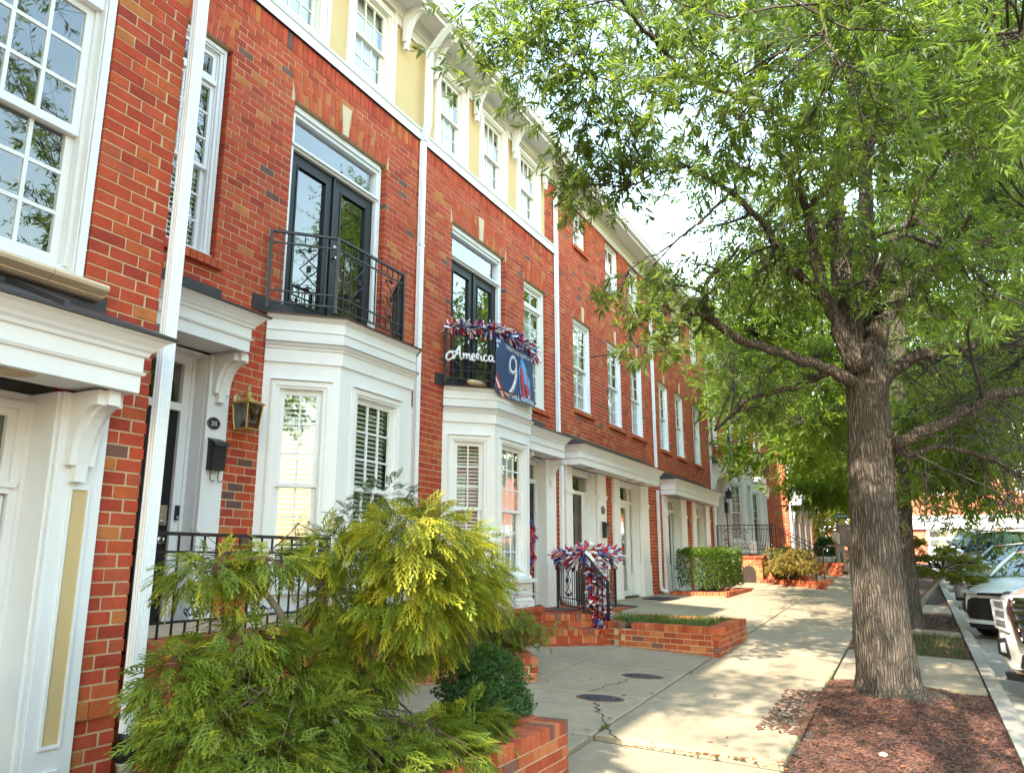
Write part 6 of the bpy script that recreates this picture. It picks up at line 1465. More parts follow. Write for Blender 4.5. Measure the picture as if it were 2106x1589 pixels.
OAK2_BLOBS = [(17.01,2.21,4.3,0.71),(15.66,0.75,3.99,0.48),(17.3,2.16,3.62,0.54),(15.03,2.81,4.59,0.54),(15.51,1.06,2.91,0.53),(17.57,1.67,5.08,0.66),(14.05,1.47,2.45,0.51),(13.97,1.22,2.91,0.43),(15.65,1.23,2.33,0.56),(14.2,1.81,4.44,0.52),(14.8,2.59,3.88,0.47),(15.67,1.62,3.97,0.46),(14.59,2.65,3.1,0.44),(14.51,1.04,3.52,0.48),(15.2,2.11,2.74,0.51),(15.0,1.83,4.23,0.62),(14.36,2.53,2.63,0.62),(16.78,0.93,4.94,0.49),(16.8,2.53,3.66,0.55),(16.61,0.74,3.46,0.51),(14.47,2.28,4.52,0.45),(15.12,3.01,3.71,0.6),(16.76,0.81,2.9,0.63),(14.15,1.06,3.82,0.46),(14.82,2.3,4.19,0.61),(15.18,0.8,2.06,0.51),(15.13,1.17,4.67,0.66),(15.99,3.18,4.45,0.66),(16.03,1.46,2.67,0.52),(17.23,1.49,3.8,0.53),(14.55,0.98,2.7,0.57),(17.15,1.1,3.71,0.63),(14.32,1.28,3.48,0.54),(14.51,1.47,3.46,0.53),(15.5,2.84,4.48,0.55),(14.82,0.93,4.03,0.48),(14.65,-0.52,6.15,0.65),(18.97,-2.09,3.32,0.72),(15.21,-0.91,2.48,0.52),(16.49,-0.04,2.15,0.68),(14.01,-1.07,5.67,0.52),(15.61,-0.43,1.57,0.71),(15.45,-0.51,5.76,0.56),(15.92,-2.29,3.76,0.66),(16.37,-0.6,4.21,0.7),(16.34,-1.01,3.21,0.75),(15.1,-1.17,4.92,0.49),(16.3,-1.68,1.67,0.51),(15.69,-0.92,1.32,0.52),(18.48,-2.14,7.47,0.69),(15.67,-1.33,1.84,0.65),(16.86,-0.53,5.6,0.74),(17.66,-1.51,6.4,0.62),(17.76,-0.39,5.2,0.64),(14.43,-0.34,0.88,0.59),(18.04,-1.44,3.96,0.81),(15.56,-1.76,4.51,0.49),(18.36,-2.47,2.06,0.58),(16.01,-0.77,4.56,0.6),(13.78,-0.64,1.86,0.44),(14.75,-2.39,5.28,0.46),(16.67,-0.97,5.93,0.6),(17.63,-2.55,5.05,0.79),(14.9,-1.81,3.88,0.49),(18.94,-2.22,6.44,0.68),(17.6,-0.23,3.97,0.73),(16.94,-0.15,3.24,0.58),(17.05,-2.52,6.59,0.6),(16.71,-1.52,4.49,0.54),(14.51,-0.5,2.44,0.66),(14.79,-1.9,2.99,0.58),(17.43,-2.33,5.42,0.68),(15.78,-2.0,2.21,0.67),(14.58,-1.42,0.99,0.63),(18.13,-2.56,6.24,0.75),(13.85,-0.06,2.22,0.58),(16.77,-0.84,3.72,0.67),(17.19,-1.77,3.99,0.69),(15.89,-1.38,2.54,0.65),(15.72,-1.37,2.98,0.62),(16.53,-2.21,2.78,0.63),(15.92,-1.16,4.61,0.6),(17.63,-2.99,7.05,0.69),(14.77,-1.08,0.88,0.64),(14.46,-1.79,5.43,0.58),(14.46,-0.95,3.75,0.54),(14.79,-0.9,1.67,0.62),(17.39,-2.77,5.51,0.79),(17.49,-1.62,7.88,0.97),(17.73,-0.98,8.93,0.78),(19.0,-3.27,8.89,0.76),(18.21,-2.87,9.46,0.88),(15.07,-0.58,9.37,0.68),(17.24,-1.33,10.33,0.79),(14.89,-0.41,8.68,0.59),(17.8,-2.78,10.36,0.93),(16.79,-0.54,7.13,0.91),(18.35,-2.83,8.09,0.68),(16.28,-1.68,8.42,0.84),(16.94,-1.3,9.33,0.93),(17.14,-2.06,7.22,0.64),(16.72,-2.06,9.59,0.74),(17.16,-0.67,9.25,0.81),(16.56,-2.09,7.59,0.8),(17.51,-0.95,8.09,0.87),(16.04,-2.66,6.33,0.71),(17.59,-3.27,9.66,0.95),(15.31,-0.02,8.61,0.83),(16.25,0.02,10.26,0.7),(15.68,-0.21,8.01,0.69),(17.35,-1.57,7.14,0.87),(18.76,-2.47,9.35,0.72),(14.99,2.29,4.92,0.56),(15.01,1.01,5.43,0.63),(13.8,2.5,5.16,0.51),(14.75,0.62,4.79,0.57),(14.12,1.35,5.21,0.53),(15.74,1.1,4.9,0.47),(15.05,1.52,4.75,0.51),(13.7,1.88,5.02,0.53)]
# ------------------------------------------------------------------ foliage machinery
def nmesh(name, V, F4, mat, parent=None, kind='stuff', smooth=False):
    """V (n,k,3) patches of k corners; one polygon each unless F4 lists sub-faces"""
    n, k, _ = V.shape; me = bpy.data.meshes.new(name)
    off = np.array(WL[parent]) if parent is not None else np.zeros(3)
    F4 = F4 or [tuple(range(k))]
    me.vertices.add(n*k); me.vertices.foreach_set('co', (V-off).reshape(-1).astype(np.float32))
    idx = np.concatenate([np.array(f)[None, :]+k*np.arange(n)[:, None] for f in F4], axis=1).reshape(-1)
    sizes = np.tile(np.array([len(f) for f in F4]), n); starts = np.concatenate([[0], np.cumsum(sizes)[:-1]])
    me.loops.add(len(idx)); me.loops.foreach_set('vertex_index', idx.astype(np.int32))
    me.polygons.add(len(sizes)); me.polygons.foreach_set('loop_start', starts.astype(np.int32)); me.polygons.foreach_set('loop_total', sizes.astype(np.int32))
    me.materials.append(MAT[mat]); me.update(calc_edges=True); me.validate()
    o = bpy.data.objects.new(name, me); COL.objects.link(o)
    if parent is not None: o.parent = parent
    return tag(o, None, None, None, kind)
def unit(a): return a/np.maximum(np.linalg.norm(a, axis=-1, keepdims=True), 1e-9)

def leaves(rng, P, D, L, wr, droop=.1, flat=.6):
    """diamond leaves: base P, direction D, length L, width ratio"""
    n = len(P); D = unit(D+np.array([0, 0, -droop]))
    up = np.array([0, 0, 1.0])*flat+rng.normal(0, .6, (n, 3)); S = unit(np.cross(D, up)); N = np.cross(S, D)
    L = L[:, None]; w = L*wr
    return np.stack([P, P+D*L*.45+S*w-N*L*.05, P+D*L-np.array([0, 0, 1])*L*.08, P+D*L*.45-S*w-N*L*.05], axis=1)

def catmull(pts, rs, k=4):
    pts = [Vector(p) for p in pts]; out = []; ro = []
    for i in range(len(pts)-1):
        p0, p1, p2, p3 = pts[max(0, i-1)], pts[i], pts[i+1], pts[min(len(pts)-1, i+2)]
        for j in range(k):
            t = j/k
            out.append(.5*((2*p1)+(p2-p0)*t+(2*p0-5*p1+4*p2-p3)*t*t+(3*p1-p0-3*p2+p3)*t**3)); ro.append(rs[i]+(rs[i+1]-rs[i])*t)
    out.append(pts[-1]); ro.append(rs[-1]); return out, ro

def trunk_mesh(name, limb, parent, mat='bark', n=26, seed=1, flare=True):
    rng = random.Random(seed); P, Rr = catmull([l[:3] for l in limb], [l[3] for l in limb], 8 if n > 20 else 4)
    m = MB(); m.tube([tuple(p) for p in P], Rr, n); V = m.v; k = 0
    ph = [rng.uniform(0, 6.28) for _ in range(n)]
    for i, (p, r) in enumerate(zip(P, Rr)):
        for j in range(n):
            q = Vector(V[i*n+j])-p; a = 2*math.pi*j/n
            s = 1+.035*math.sin(5*a+1.3+i*.05)+.03*math.sin(9*a+ph[j]*.1)+.022*math.sin(ph[j]+i*.9)
            if flare:
                h = i/len(P); fl = math.exp(-h*16)*.16*max(0, math.sin(3*a+.6)+.35*math.sin(5*a)); s += fl
            V[i*n+j] = tuple(p+q*s)
    return m.build(name, mat, parent, True)

def tree(label, base, limbs, blobs, seed, ncl, nleaf, leaf_len, leaf_w, mat='oak_leaf', barkm='bark', cluster_r=.16, name='willow_oak', group='oaks in the planting strip', twig_mat='twig', density=None, twigs=True, droop=.12, trunk_n=26, sides=7, bare=()):
    t = thing(name, base, label, 'tree', group); rng = np.random.RandomState(seed); rr_ = random.Random(seed)
    nodes = []
    trunk_mesh('trunk', limbs[0], t, barkm, trunk_n, seed)
    for l in limbs[1:]:
        P, Rr = catmull([q[:3] for q in l], [q[3] for q in l], 4)
        P = [p+Vector((rr_.gauss(0, .012), rr_.gauss(0, .012), rr_.gauss(0, .012)))*(1 if 0 < i < len(P)-1 else 0) for i, p in enumerate(P)]
        m = MB().tube([tuple(p) for p in P], Rr, 10); m.build('limb', barkm, t, True)
        nodes += [(p, r) for p, r in zip(P, Rr)][len(P)//4:]
    P, Rr = catmull([q[:3] for q in limbs[0]], [q[3] for q in limbs[0]], 4); nodes += [(p, min(r, .12)) for p, r in zip(P, Rr)][int(len(P)*.6):]
    NP = np.array([tuple(p) for p, _ in nodes]); NR = np.array([r for _, r in nodes])
    br, tw = MB(), MB(); TS, TE = [], []
    for bi, b in enumerate(blobs):
        c = np.array(b[:3]); r = b[3]; d = np.linalg.norm(NP-c, axis=1)+NR*3
        cand = np.argsort(d)[:6]; k = cand[rr_.randrange(3)]; a = NP[k]; r0 = min(.022, NR[k]*.5+.004); D = np.linalg.norm(c-a)
        n = max(3, int(D/.35)); path = []
        side = rng.normal(0, .06*D, 3)
        for i in range(n+1):
            f = i/n; path.append(a+(c-a)*f+side*math.sin(f*math.pi)+np.array([0, 0, .08*D*math.sin(f*math.pi)])+(rng.normal(0, .018, 3) if 0 < i < n else 0))
        path.append(c+unit((c-a)+rng.normal(0, .2*D, 3))*r*.6)
        br.tube([tuple(p) for p in path], [r0*(1-.72*i/len(path)) for i in range(len(path))], 5)
        path = np.array(path); m0 = int(len(path)*.35)
        k = max(3, int(ncl*(r/.35)**1.6*(density(c) if density else 1)))
        for _ in range(k):
            e = c+rng.normal(0, 1, 3)*np.array([r, r, r*.62])*.62
            s = path[rng.randint(m0, len(path))]
            mid = (s+e)/2+rng.normal(0, .05, 3)+np.array([0, 0, .03])
            if twigs: tw.tube([tuple(s), tuple(mid), tuple(e)], [.0045, .003, .0014], 3, False)
            TS.append(mid); TE.append(e)
    for li in bare:                                # leafless drooping twigs under the low limbs
        P, Rr = catmull([q[:3] for q in limbs[li]], [q[3] for q in limbs[li]], 4)
        for k in range(26):
            p = P[rr_.randrange(len(P)//4, len(P))]; d = Vector((rr_.gauss(.3, .5), rr_.gauss(-.7, .5), rr_.gauss(-.15, .45))).normalized(); L = rr_.uniform(.5, 1.5); Q = [p]
            for j in range(6): d = (d+Vector((rr_.gauss(0, .16), rr_.gauss(0, .16), -.12+rr_.gauss(0, .12)))).normalized(); Q.append(Q[-1]+d*L/6)
            br.tube([tuple(q) for q in Q], [.011, .009, .0075, .006, .0045, .003, .0015], 4, False)
            for j in range(2, 6):
                for _ in range(2):
                    e = Q[j]+Vector((rr_.gauss(0, .16), rr_.gauss(-.05, .16), rr_.gauss(-.06, .13))); br.tube([tuple(Q[j]), tuple((Q[j]+e)/2+Vector((0, 0, .02))), tuple(e)], [.0045, .003, .0012], 3, False)
    br.build('branches', twig_mat, t, True, kind='stuff')
    if twigs: tw.build('twigs', twig_mat, t, kind='stuff')
    TS, TE = np.array(TS), np.array(TE); m = len(TS); f = rng.rand(m, nleaf)**.42
    ax = unit(TE-TS)
    TE = TE+ax*cluster_r*.4
    Pp = (TS[:, None]+(TE-TS)[:, None]*f[..., None]).reshape(-1, 3)
    perp = rng.normal(0, 1, (m, nleaf, 3)); perp -= ax[:, None]*(perp*ax[:, None]).sum(-1, keepdims=True)
    Dd = unit(unit(perp)*.85+ax[:, None]*.75).reshape(-1, 3); n = len(Pp)
    V = leaves(rng, Pp, Dd, leaf_len*(.65+.6*rng.rand(n)), leaf_w, droop)
    nmesh('crown', V, None, mat, t)
    return t

# ------------------------------------------------------------------ the big oak and its neighbours
def above(n, c, e, seed):
    rng = random.Random(seed); out = []
    while len(out) < n:
        p = Vector((c[0]+rng.uniform(-1, 1)*e[0], c[1]+rng.uniform(-1, 1)*e[1], c[2]+rng.uniform(-1, 1)*e[2]))
        q = ((p.x-c[0])/e[0])**2+((p.y-c[1])/e[1])**2+((p.z-c[2])/e[2])**2
        f = p.x*CY_+p.y*SY_; d = f*CP+p.z*SP; u = -f*SP+p.z*CP
        if q > 1 or q < .15 or (d > 0 and u/d < .54): continue
        out.append((round(p.x, 2), round(p.y, 2), round(p.z, 2), rng.uniform(.35, .6)))
    return out
OAK_BLOBS = OAK_BLOBS+above(22, (8.2, -.2, 6.4), (4.2, 4.0, 3.0), 77)
tree('large willow oak nearest the camera, its grey trunk rising from the bark mulch', (9.2, .34, -1.35), OAK_LIMBS, OAK_BLOBS, 3, 19, 19, .112, .09, cluster_r=.14, bare=(12, 13, 11))
tree('second willow oak, its trunk half hidden behind the nearest oak', (15.7, .25, -1.15), OAK2_LIMBS, OAK2_BLOBS, 4, 30, 11, .14, .10, mat='oak_leaf_far')
def round_tree(label, x, y, h, r, seed, zlow=2.0, ncl=26, nleaf=9, ll=.2, group='oaks in the planting strip', mat='oak_leaf_far', nb=46, twigs=False, flat=1.0, name='willow_oak', hang=0.0, tr=.24):
    rng = random.Random(seed); z = gz(x, y)
    L = [[(x, y, z-.1, tr*1.6), (x, y, z+.12, tr*1.2), (x+.05, y, z+1.2, tr), (x-.04, y+.05, z+2.6, tr*.86), (x+.05, y, z+h*.62, tr*.5), (x, y, z+h*.95, .05)]]
    for k in range(9):
        a = k*2.4+rng.uniform(-.3, .3); zz = z+zlow+.2+(h-zlow)*.62*k/9; R_ = r*rng.uniform(.65, .95)*(1-.35*k/9)
        L.append([(x, y, zz-.4, tr*.5), (x+R_*.4*math.cos(a), y+R_*.4*math.sin(a), zz+R_*.22, tr*.33), (x+R_*math.cos(a), y+R_*math.sin(a), zz+R_*.36, .025)])
    Bl = []
    for k in range(nb):
        while True:
            u, v, w = rng.uniform(-1, 1), rng.uniform(-1, 1), rng.uniform(-1, 1); q = u*u+v*v+w*w
            if .18 < q < 1: break
        Bl.append((x+u*r, y+v*r, z+zlow+(h-zlow)*(.5+.5*w)-hang*(u*u+v*v), rng.uniform(.5, .9)*r/4))
    return tree(label, (x, y, z), L, Bl, seed, ncl, nleaf, ll, .12, mat=mat, name=name, group=group, twigs=twigs, trunk_n=12)
round_tree('third willow oak along the strip, sunlit yellow green beside the upper windows', 22.5, .7, 9.5, 4.6, 11, zlow=2.2, ll=.21)
round_tree('fourth willow oak, small behind the trunk of the nearest', 30.5, .6, 9, 4.5, 12, zlow=2.0, ll=.25, nb=40)
round_tree('fifth willow oak at the far end of the strip', 40, .5, 9, 4.6, 13, zlow=2.0, ll=.3, nb=34)
# trees over the camera and across the street: they shade the walk and stand in the window glass
round_tree('willow oak behind the camera whose crown overhangs the walk', -3.4, .2, 11, 5.0, 21, zlow=4.2, ll=.18, nb=16)
for k, (x, y, hh, lab_) in enumerate(((1.5, -14.3, 11, 'street tree opposite the first townhouse'), (11.5, -14.6, 9, 'shorter street tree opposite the banner house'), (25, -14.2, 11, 'street tree opposite the clipped hedge'))):
    round_tree(lab_, x, y, hh, 3.6, 30+k, zlow=3.4, ll=.24, nb=24, group='trees across the street', name='street_tree')

# ------------------------------------------------------------------ thread cypress by the porch
def spray_template():
    """one drooping fan spray: axis along +x, z up; list of quads"""
    Q = []
    def strand(p, d, L, w, n=2):
        p = np.array(p, float); d = np.array(d, float)
        for i in range(n):
            q = p+d*L/n; q[2] -= L*.06*(i+1); s = unit(np.cross(d, [0, 0, 1.0])[None])[0]*w*(1-.35*i); s2 = s*.6
            Q.append([p-s, p+s, q+s2, q-s2]); p = q; d = d+np.array([0, 0, -.22])
        return p
    ax = np.array([1, 0, -.05]); p = np.zeros(3)
    strand(p, ax, .13, .0036, 4)
    for i in range(9):
        f = .012+.0125*i; z = -.05*f-.55*f*f*4; L = (.060-.0038*i); s = 1 if i % 2 else -1
        strand([f, 0, z], [.80, s*.62, -.08], L, .0044)
        strand([f+L*.42, s*L*.32, z-.004], [.95, s*.15, -.2], L*.55, .0038, 1); strand([f+L*.30, s*L*.22, z-.003], [.35, s*.9, -.15], L*.42, .0036, 1)
    return np.array(Q)
SPRAY = spray_template()
def cypress(t, blobs, n_per, mat, seed, scale=1.0, gold=None, parent_name='foliage', droop=.45):
    rng = np.random.RandomState(seed); P, D = [], []
    for b in blobs:
        n = int(n_per*(b[3]*b[4]/.06)**.8)
        v = unit(rng.normal(0, 1, (n, 3))); rad_ = .55+.5*rng.rand(n, 1)**.7
        e = np.array([b[3], b[3]*.75, b[4]])*1.0
        p = np.array(b[:3])+v*e*rad_; d = v*np.array([1, 1, .55])+rng.normal(0, .35, (n, 3))+np.array([0, -.15, -droop*.35])
        P.append(p); D.append(unit(d))
    P, D = np.concatenate(P), np.concatenate(D); n = len(P)
    up = np.array([0, 0, 1.0])+rng.normal(0, .35, (n, 3)); Y = unit(np.cross(up, D)); Z = np.cross(D, Y)
    s = scale*(.7+.65*rng.rand(n))
    T = SPRAY.reshape(-1, 3)
    V = P[:, None]+(T[None, :, 0:1]*D[:, None]+T[None, :, 1:2]*Y[:, None]+T[None, :, 2:3]*Z[:, None])*s[:, None, None]
    V[..., 2] -= ((T[None, :, 0]/.15)**2)*.03*s[:, None]*droop*2
    V = V.reshape(n, -1, 4, 3)
    if gold is None: nmesh(parent_name, V.reshape(-1, 4, 3), None, mat, t); return
    g = gold(P)+rng.normal(0, .18, n) > .5
    nmesh(parent_name, V[~g].reshape(-1, 4, 3), None, mat, t); nmesh('golden_sunlit_tips', V[g].reshape(-1, 4, 3), None, 'cypress_tip', t)
CYP = [(3.01, 3.3, -0.05, 0.23, 0.08), (3.3, 3.15, 0.0, 0.19, 0.07), (3.69, 3.0, 0.06, 0.23, 0.12), (3.71, 2.5, 0.11, 0.34, 0.17), (4.2, 2.5, 0.0, 0.26, 0.23), (3.91, 2.59, -0.19, 0.38, 0.2), (4.74, 2.64, -0.15, 0.17, 0.2), (3.08, 3.1, -0.41, 0.27, 0.12), (2.74, 3.1, -0.55, 0.2, 0.15), (3.35, 3.0, -0.62, 0.28, 0.18), (3.94, 2.95, -0.53, 0.3, 0.21), (4.65, 3.0, -0.48, 0.28, 0.15), (2.77, 2.9, -0.75, 0.28, 0.15), (3.32, 2.8, -0.84, 0.32, 0.17), (4.33, 2.6, -1.11, 0.27, 0.13), (3.44, 2.55, -1.0, 0.32, 0.1), (2.81, 2.6, -0.87, 0.27, 0.08), (4.5, 2.62, -1.02, 0.3, 0.13), (4.05, 2.5, -1.08, 0.3, 0.12), (3.75, 3.05, -0.25, 0.16, 0.14), (2.72, 3.0, -0.98, 0.2, 0.13), (3.9, 2.55, -0.98, 0.25, 0.12), (3.45, 2.5, -1.15, 0.3, 0.1)]
SPRIG = [(4.31, 3.15, 0.39, 0.23, 0.15), (4.06, 3.15, 0.23, 0.22, 0.12), (4.47, 3.1, 0.28, 0.2, 0.13)]
DEAD = [(7.22, 3.9, -0.47, 0.3, 0.25), (6.47, 3.8, -0.61, 0.36, 0.18)]
t = thing('thread_cypress', (3.9, 3.1, -1.3), 'big sprawling golden thread cypress in front of the porch rail and first bay', 'shrub')
rr_ = random.Random(8); m = MB(); stems = []
root = Vector((3.95, 3.15, -1.2))
trunks = [[root, Vector((3.85, 3.2, -.8)), Vector((3.95, 3.12, -.45)), Vector((4.05, 2.95, -.15))], [root, Vector((4.05, 3.1, -.7)), Vector((4.2, 3.05, -.3)), Vector((4.25, 3.1, .15)), Vector((4.33, 3.15, .42))], [root, Vector((3.7, 3.2, -.75)), Vector((3.5, 3.2, -.35)), Vector((3.2, 3.25, -.08)), Vector((2.85, 3.3, -.05))]]
for tk in trunks:
    P, Rr = catmull(tk, [.045-.011*i for i in range(len(tk))], 4); MB().tube([tuple(p) for p in P], Rr, 8).build('stem', 'pale_bark', t, True); stems += P[3:]
for b in CYP:
    for j in range(3):
        c = Vector(b[:3])+Vector((rr_.gauss(0, b[3]*.5), rr_.gauss(0, b[3]*.4), rr_.gauss(0, b[4]*.5))); s = min(stems, key=lambda q: (q-c).length+rr_.uniform(0, .3)+(2 if q.z > c.z+.12 else 0))
        mid = (s+c)/2+Vector((rr_.gauss(0, .06), rr_.gauss(0, .06), .06)); P, Rr = catmull([s, mid, c], [.006, .004, .002], 4); m.tube([tuple(p) for p in P], Rr, 5, False)
        for q in range(5):
            e = c+Vector((rr_.gauss(0, .13), rr_.gauss(0, .13), rr_.gauss(-.04, .1))); m.tube([tuple(mid.lerp(c, .4+.1*q)), tuple((mid+e)/2+Vector((0, 0, .02))), tuple(e)], [.003, .002, .001], 3, False)
m.build('twigs', 'twig_brown', t, kind='stuff')
def gold_and_sun(P): return np.clip(.36+(P[:, 2]+.45)*.35+(P[:, 0]-3.7)*.14, .25, .66)  # the shrub's own gold, plus the sunlit top right put into the colour
cypress(t, CYP, 330, 'cypress_leaf', 5, 1.0, gold_and_sun)
t2 = thing('juniper', (4.3, 3.2, .1), 'darker feathery juniper tuft rising above the golden cypress', 'shrub')
for b in SPRIG: MB().tube([(4.2, 3.12, -.25), ((b[0]+4.2)/2+.03, 3.14, b[2]*.5), (b[0], b[1], b[2]+.05)], [.012, .008, .003], 6).build('stem', 'pale_bark', t2, True)
MAT['juniper_leaf'] = leaf_mat('juniper_leaf', (.045, .075, .025), (.10, .13, .04), .3)
cypress(t2, SPRIG, 130, 'juniper_leaf', 6, .75, droop=.05)
t3 = thing('bare_shrub', (8.3, 4.35, -1.05), 'half bare brown twiggy shrub in front of the banner house brick base', 'shrub'); m = MB(); ends = []
for k in range(34):
    a = rr_.uniform(0, 6.28); L = rr_.uniform(.45, .85); d = Vector((math.cos(a)*.75+.25, math.sin(a)*.5-.1, rr_.uniform(.35, 1.0))).normalized(); p = Vector((8.25+rr_.gauss(0, .08), 4.4+rr_.gauss(0, .06), -1.05)); P = [p]
    for j in range(5): p = p+(d+Vector((rr_.gauss(0, .18), rr_.gauss(0, .18), rr_.gauss(0, .12))))*L/5; P.append(p)
    m.tube([tuple(q) for q in P], [.009, .007, .005, .004, .003, .0015], 4, False)
    for j in range(2, 6):
        for _ in range(3):
            e = P[j]+Vector((rr_.gauss(0, .1), rr_.gauss(0, .1), rr_.gauss(.03, .08))); m.tube([tuple(P[j]), tuple((P[j]+e)/2+Vector((rr_.gauss(0, .01), 0, .01))), tuple(e)], [.003, .002, .001], 3, False)
            if e.z < -.62: ends.append((e.x, e.y, e.z, .10, .06))
m.build('twigs', 'twig_brown', t3, kind='stuff'); cypress(t3, ends, 30, 'cypress_leaf', 9, .7, droop=.3)

# ------------------------------------------------------------------ broad leaved shrubs
def leafy(t, centers, n, L, wr, mat, seed, jitter=.45, name='foliage', inner=.35):
    rng = np.random.RandomState(seed); P, D = [], []; tot = sum(c[3]**2 for c in centers)
    for c in centers:
        k = int(n*c[3]**2/tot); v = unit(rng.normal(0, 1, (k, 3))); r = inner+(1.02-inner)*rng.rand(k, 1)**.45
        r = r*(1+.13*np.sin(v[:, :1]*9+c[0]*3)*np.sin(v[:, 1:2]*8+v[:, 2:]*7))
        P.append(np.array(c[:3])+v*r*np.array([c[3], c[3], c[4]])); D.append(unit(v+rng.normal(0, jitter, (k, 3))+np.array([0, 0, .25])))
    P, D = np.concatenate(P), np.concatenate(D)
    V = leaves(rng, P, D, L*(.6+.7*rng.rand(len(P))), wr, .0, .3); nmesh(name, V, None, mat, t)
t = thing('boxwood', (5.15, 2.85, -1.14), 'round dark green boxwood at the end of the nearest planter', 'shrub')
for k in range(7):
    a = k*.9; MB().tube([(5.12, 2.87, -1.16), (5.12+.1*math.cos(a), 2.87+.1*math.sin(a), -1.0), (5.14+.24*math.cos(a), 2.87+.22*math.sin(a), -.78)], [.012, .009, .003], 5).build('stem', 'pale_bark', t, True)
leafy(t, [(5.10, 2.82, -.98, .27, .22), (5.30, 2.84, -.83, .25, .18), (5.02, 2.9, -.84, .23, .19), (5.2, 2.88, -.72, .18, .12), (5.36, 2.72, -1.02, .16, .14), (4.88, 2.75, -.98, .2, .18)], 15000, .026, .34, 'box_leaf', 4)
leafy(t, [(5.42, 2.72, -1.0, .11, .08), (5.36, 2.82, -.74, .16, .08), (5.1, 2.9, -.62, .12, .05)], 900, .028, .34, 'hedge_leaf', 7, name='new_growth')
t = thing('hedge', (20.4, 4.6, -.75), 'clipped rectangular green hedge before the canopied doors', 'hedge'); rng = np.random.RandomState(2)
n = 17000; f = rng.rand(n); fx, fy, fz = 19.0+2.85*rng.rand(n), 4.15+1.0*rng.rand(n), -.62+.88*rng.rand(n)**.8
s = rng.randint(0, 4, n); e = rng.rand(n)**2*.16; fx = np.where(s == 0, 19.0+e, np.where(s == 3, 21.85-e, fx)); fy = np.where(s == 1, 4.15+e, fy); fz = np.where(s == 2, .26-e, fz)
P = np.stack([fx, fy, fz], 1)+rng.normal(0, .018, (n, 3))+.03*np.stack([np.sin(fz*9+fy*6), np.sin(fx*7), np.sin(fx*5+fy*8)], 1)
V = leaves(rng, P, unit(P-np.array([20.4, 4.65, -.3])+rng.normal(0, .6, (n, 3))), .05*(.6+.7*rng.rand(n)), .33, 0, .3); nmesh('foliage', V, None, 'hedge_leaf', t)
m = MB()
for k in range(26):
    x = 19.2+2.5*k/26; m.tube([(x, 4.6+rr_.gauss(0, .15), -.78), (x+rr_.gauss(0, .1), 4.6+rr_.gauss(0, .2), -.4), (x+rr_.gauss(0, .2), 4.6+rr_.gauss(0, .3), .1)], [.018, .012, .004], 5, False)
m.build('stems', 'twig', t, kind='stuff')
t = thing('shrub', (25.2, 3.2, -.4), 'dark green shrub between the far handrails', 'shrub'); leafy(t, [(25.0, 3.5, -.05, .45, .42), (25.9, 3.3, -.1, .4, .4)], 2600, .08, .33, 'box_leaf', 11); MB().tube([(25.2, 3.4, -.7), (25.2, 3.4, 0)], [.03, .01], 6).build('stem', 'twig', t)
grass('planter_grass', [(x, y, -.905) for x, y in [(10.7+1.6*rr_.random(), 2.5+1.75*rr_.random()) for _ in range(3400)] if x > 10.72+.25*(y-2.5)], 'grass', .04, .15, 12, lean=1.3)

# lace leaf maple, mound of drooping bronze sprays
t = thing('lace_maple', (23.9, 3.1, -.6), 'low weeping bronze green lace maple in the far brick planter', 'shrub')
rng = np.random.RandomState(6); m = MB(); P, D = [], []
for k in range(46):
    a = rr_.uniform(0, 6.28); r = rr_.uniform(.4, 1.05); h = rr_.uniform(.35, .85); c = Vector((23.9, 3.15, -.55)); pts = []
    for j in range(7):
        f = j/6; pts.append(c+Vector((math.cos(a)*r*f*1.15, math.sin(a)*r*f*.8, h*math.sin(f*2.5)*1.0+.05)))
    m.tube([tuple(p) for p in pts], [.014*(1-.12*j) for j in range(7)], 4, False)
    for j in range(2, 7):
        for _ in range(16): P.append(tuple(pts[j]+Vector((rr_.gauss(0, .09), rr_.gauss(0, .09), rr_.gauss(0, .04))))); D.append((math.cos(a)+rr_.gauss(0, .5), math.sin(a)+rr_.gauss(0, .5), -.7))
m.build('branches', 'twig', t, kind='stuff'); P, D = np.array(P), np.array(D)
nmesh('foliage', leaves(rng, P, D, .14*(.6+.7*rng.rand(len(P))), .12, .3), None, 'bronze_leaf', t)

# small maple leaning over the kerb
t = thing('small_maple', (16.0, .12, -1.12), 'small leaning Japanese maple with layered leaves behind the big trunk', 'tree')
for tk in ([(15.95, .14, -1.15, .075), (16.0, .10, -.95, .06), (16.05, .0, -.74, .055), (16.18, -.28, -.40, .045), (16.30, -.50, -.1, .03), (16.36, -.66, .10, .014)], [(15.95, .16, -1.15, .06), (15.86, .20, -.9, .045), (15.9, .24, -.5, .035), (16.0, .18, 0, .025), (16.05, .02, .3, .012)], [(16.18, -.28, -.40, .03), (16.3, -.2, -.05, .02), (16.2, -.1, .2, .01)], [(16.30, -.50, -.1, .02), (16.5, -.75, -.08, .012), (16.6, -.95, -.15, .006)]):
    P, Rr = catmull([q[:3] for q in tk], [q[3] for q in tk], 4); MB().tube([tuple(p) for p in P], Rr, 9).build('trunk', 'pale_bark', t, True)
rng = np.random.RandomState(3); P, D = [], []
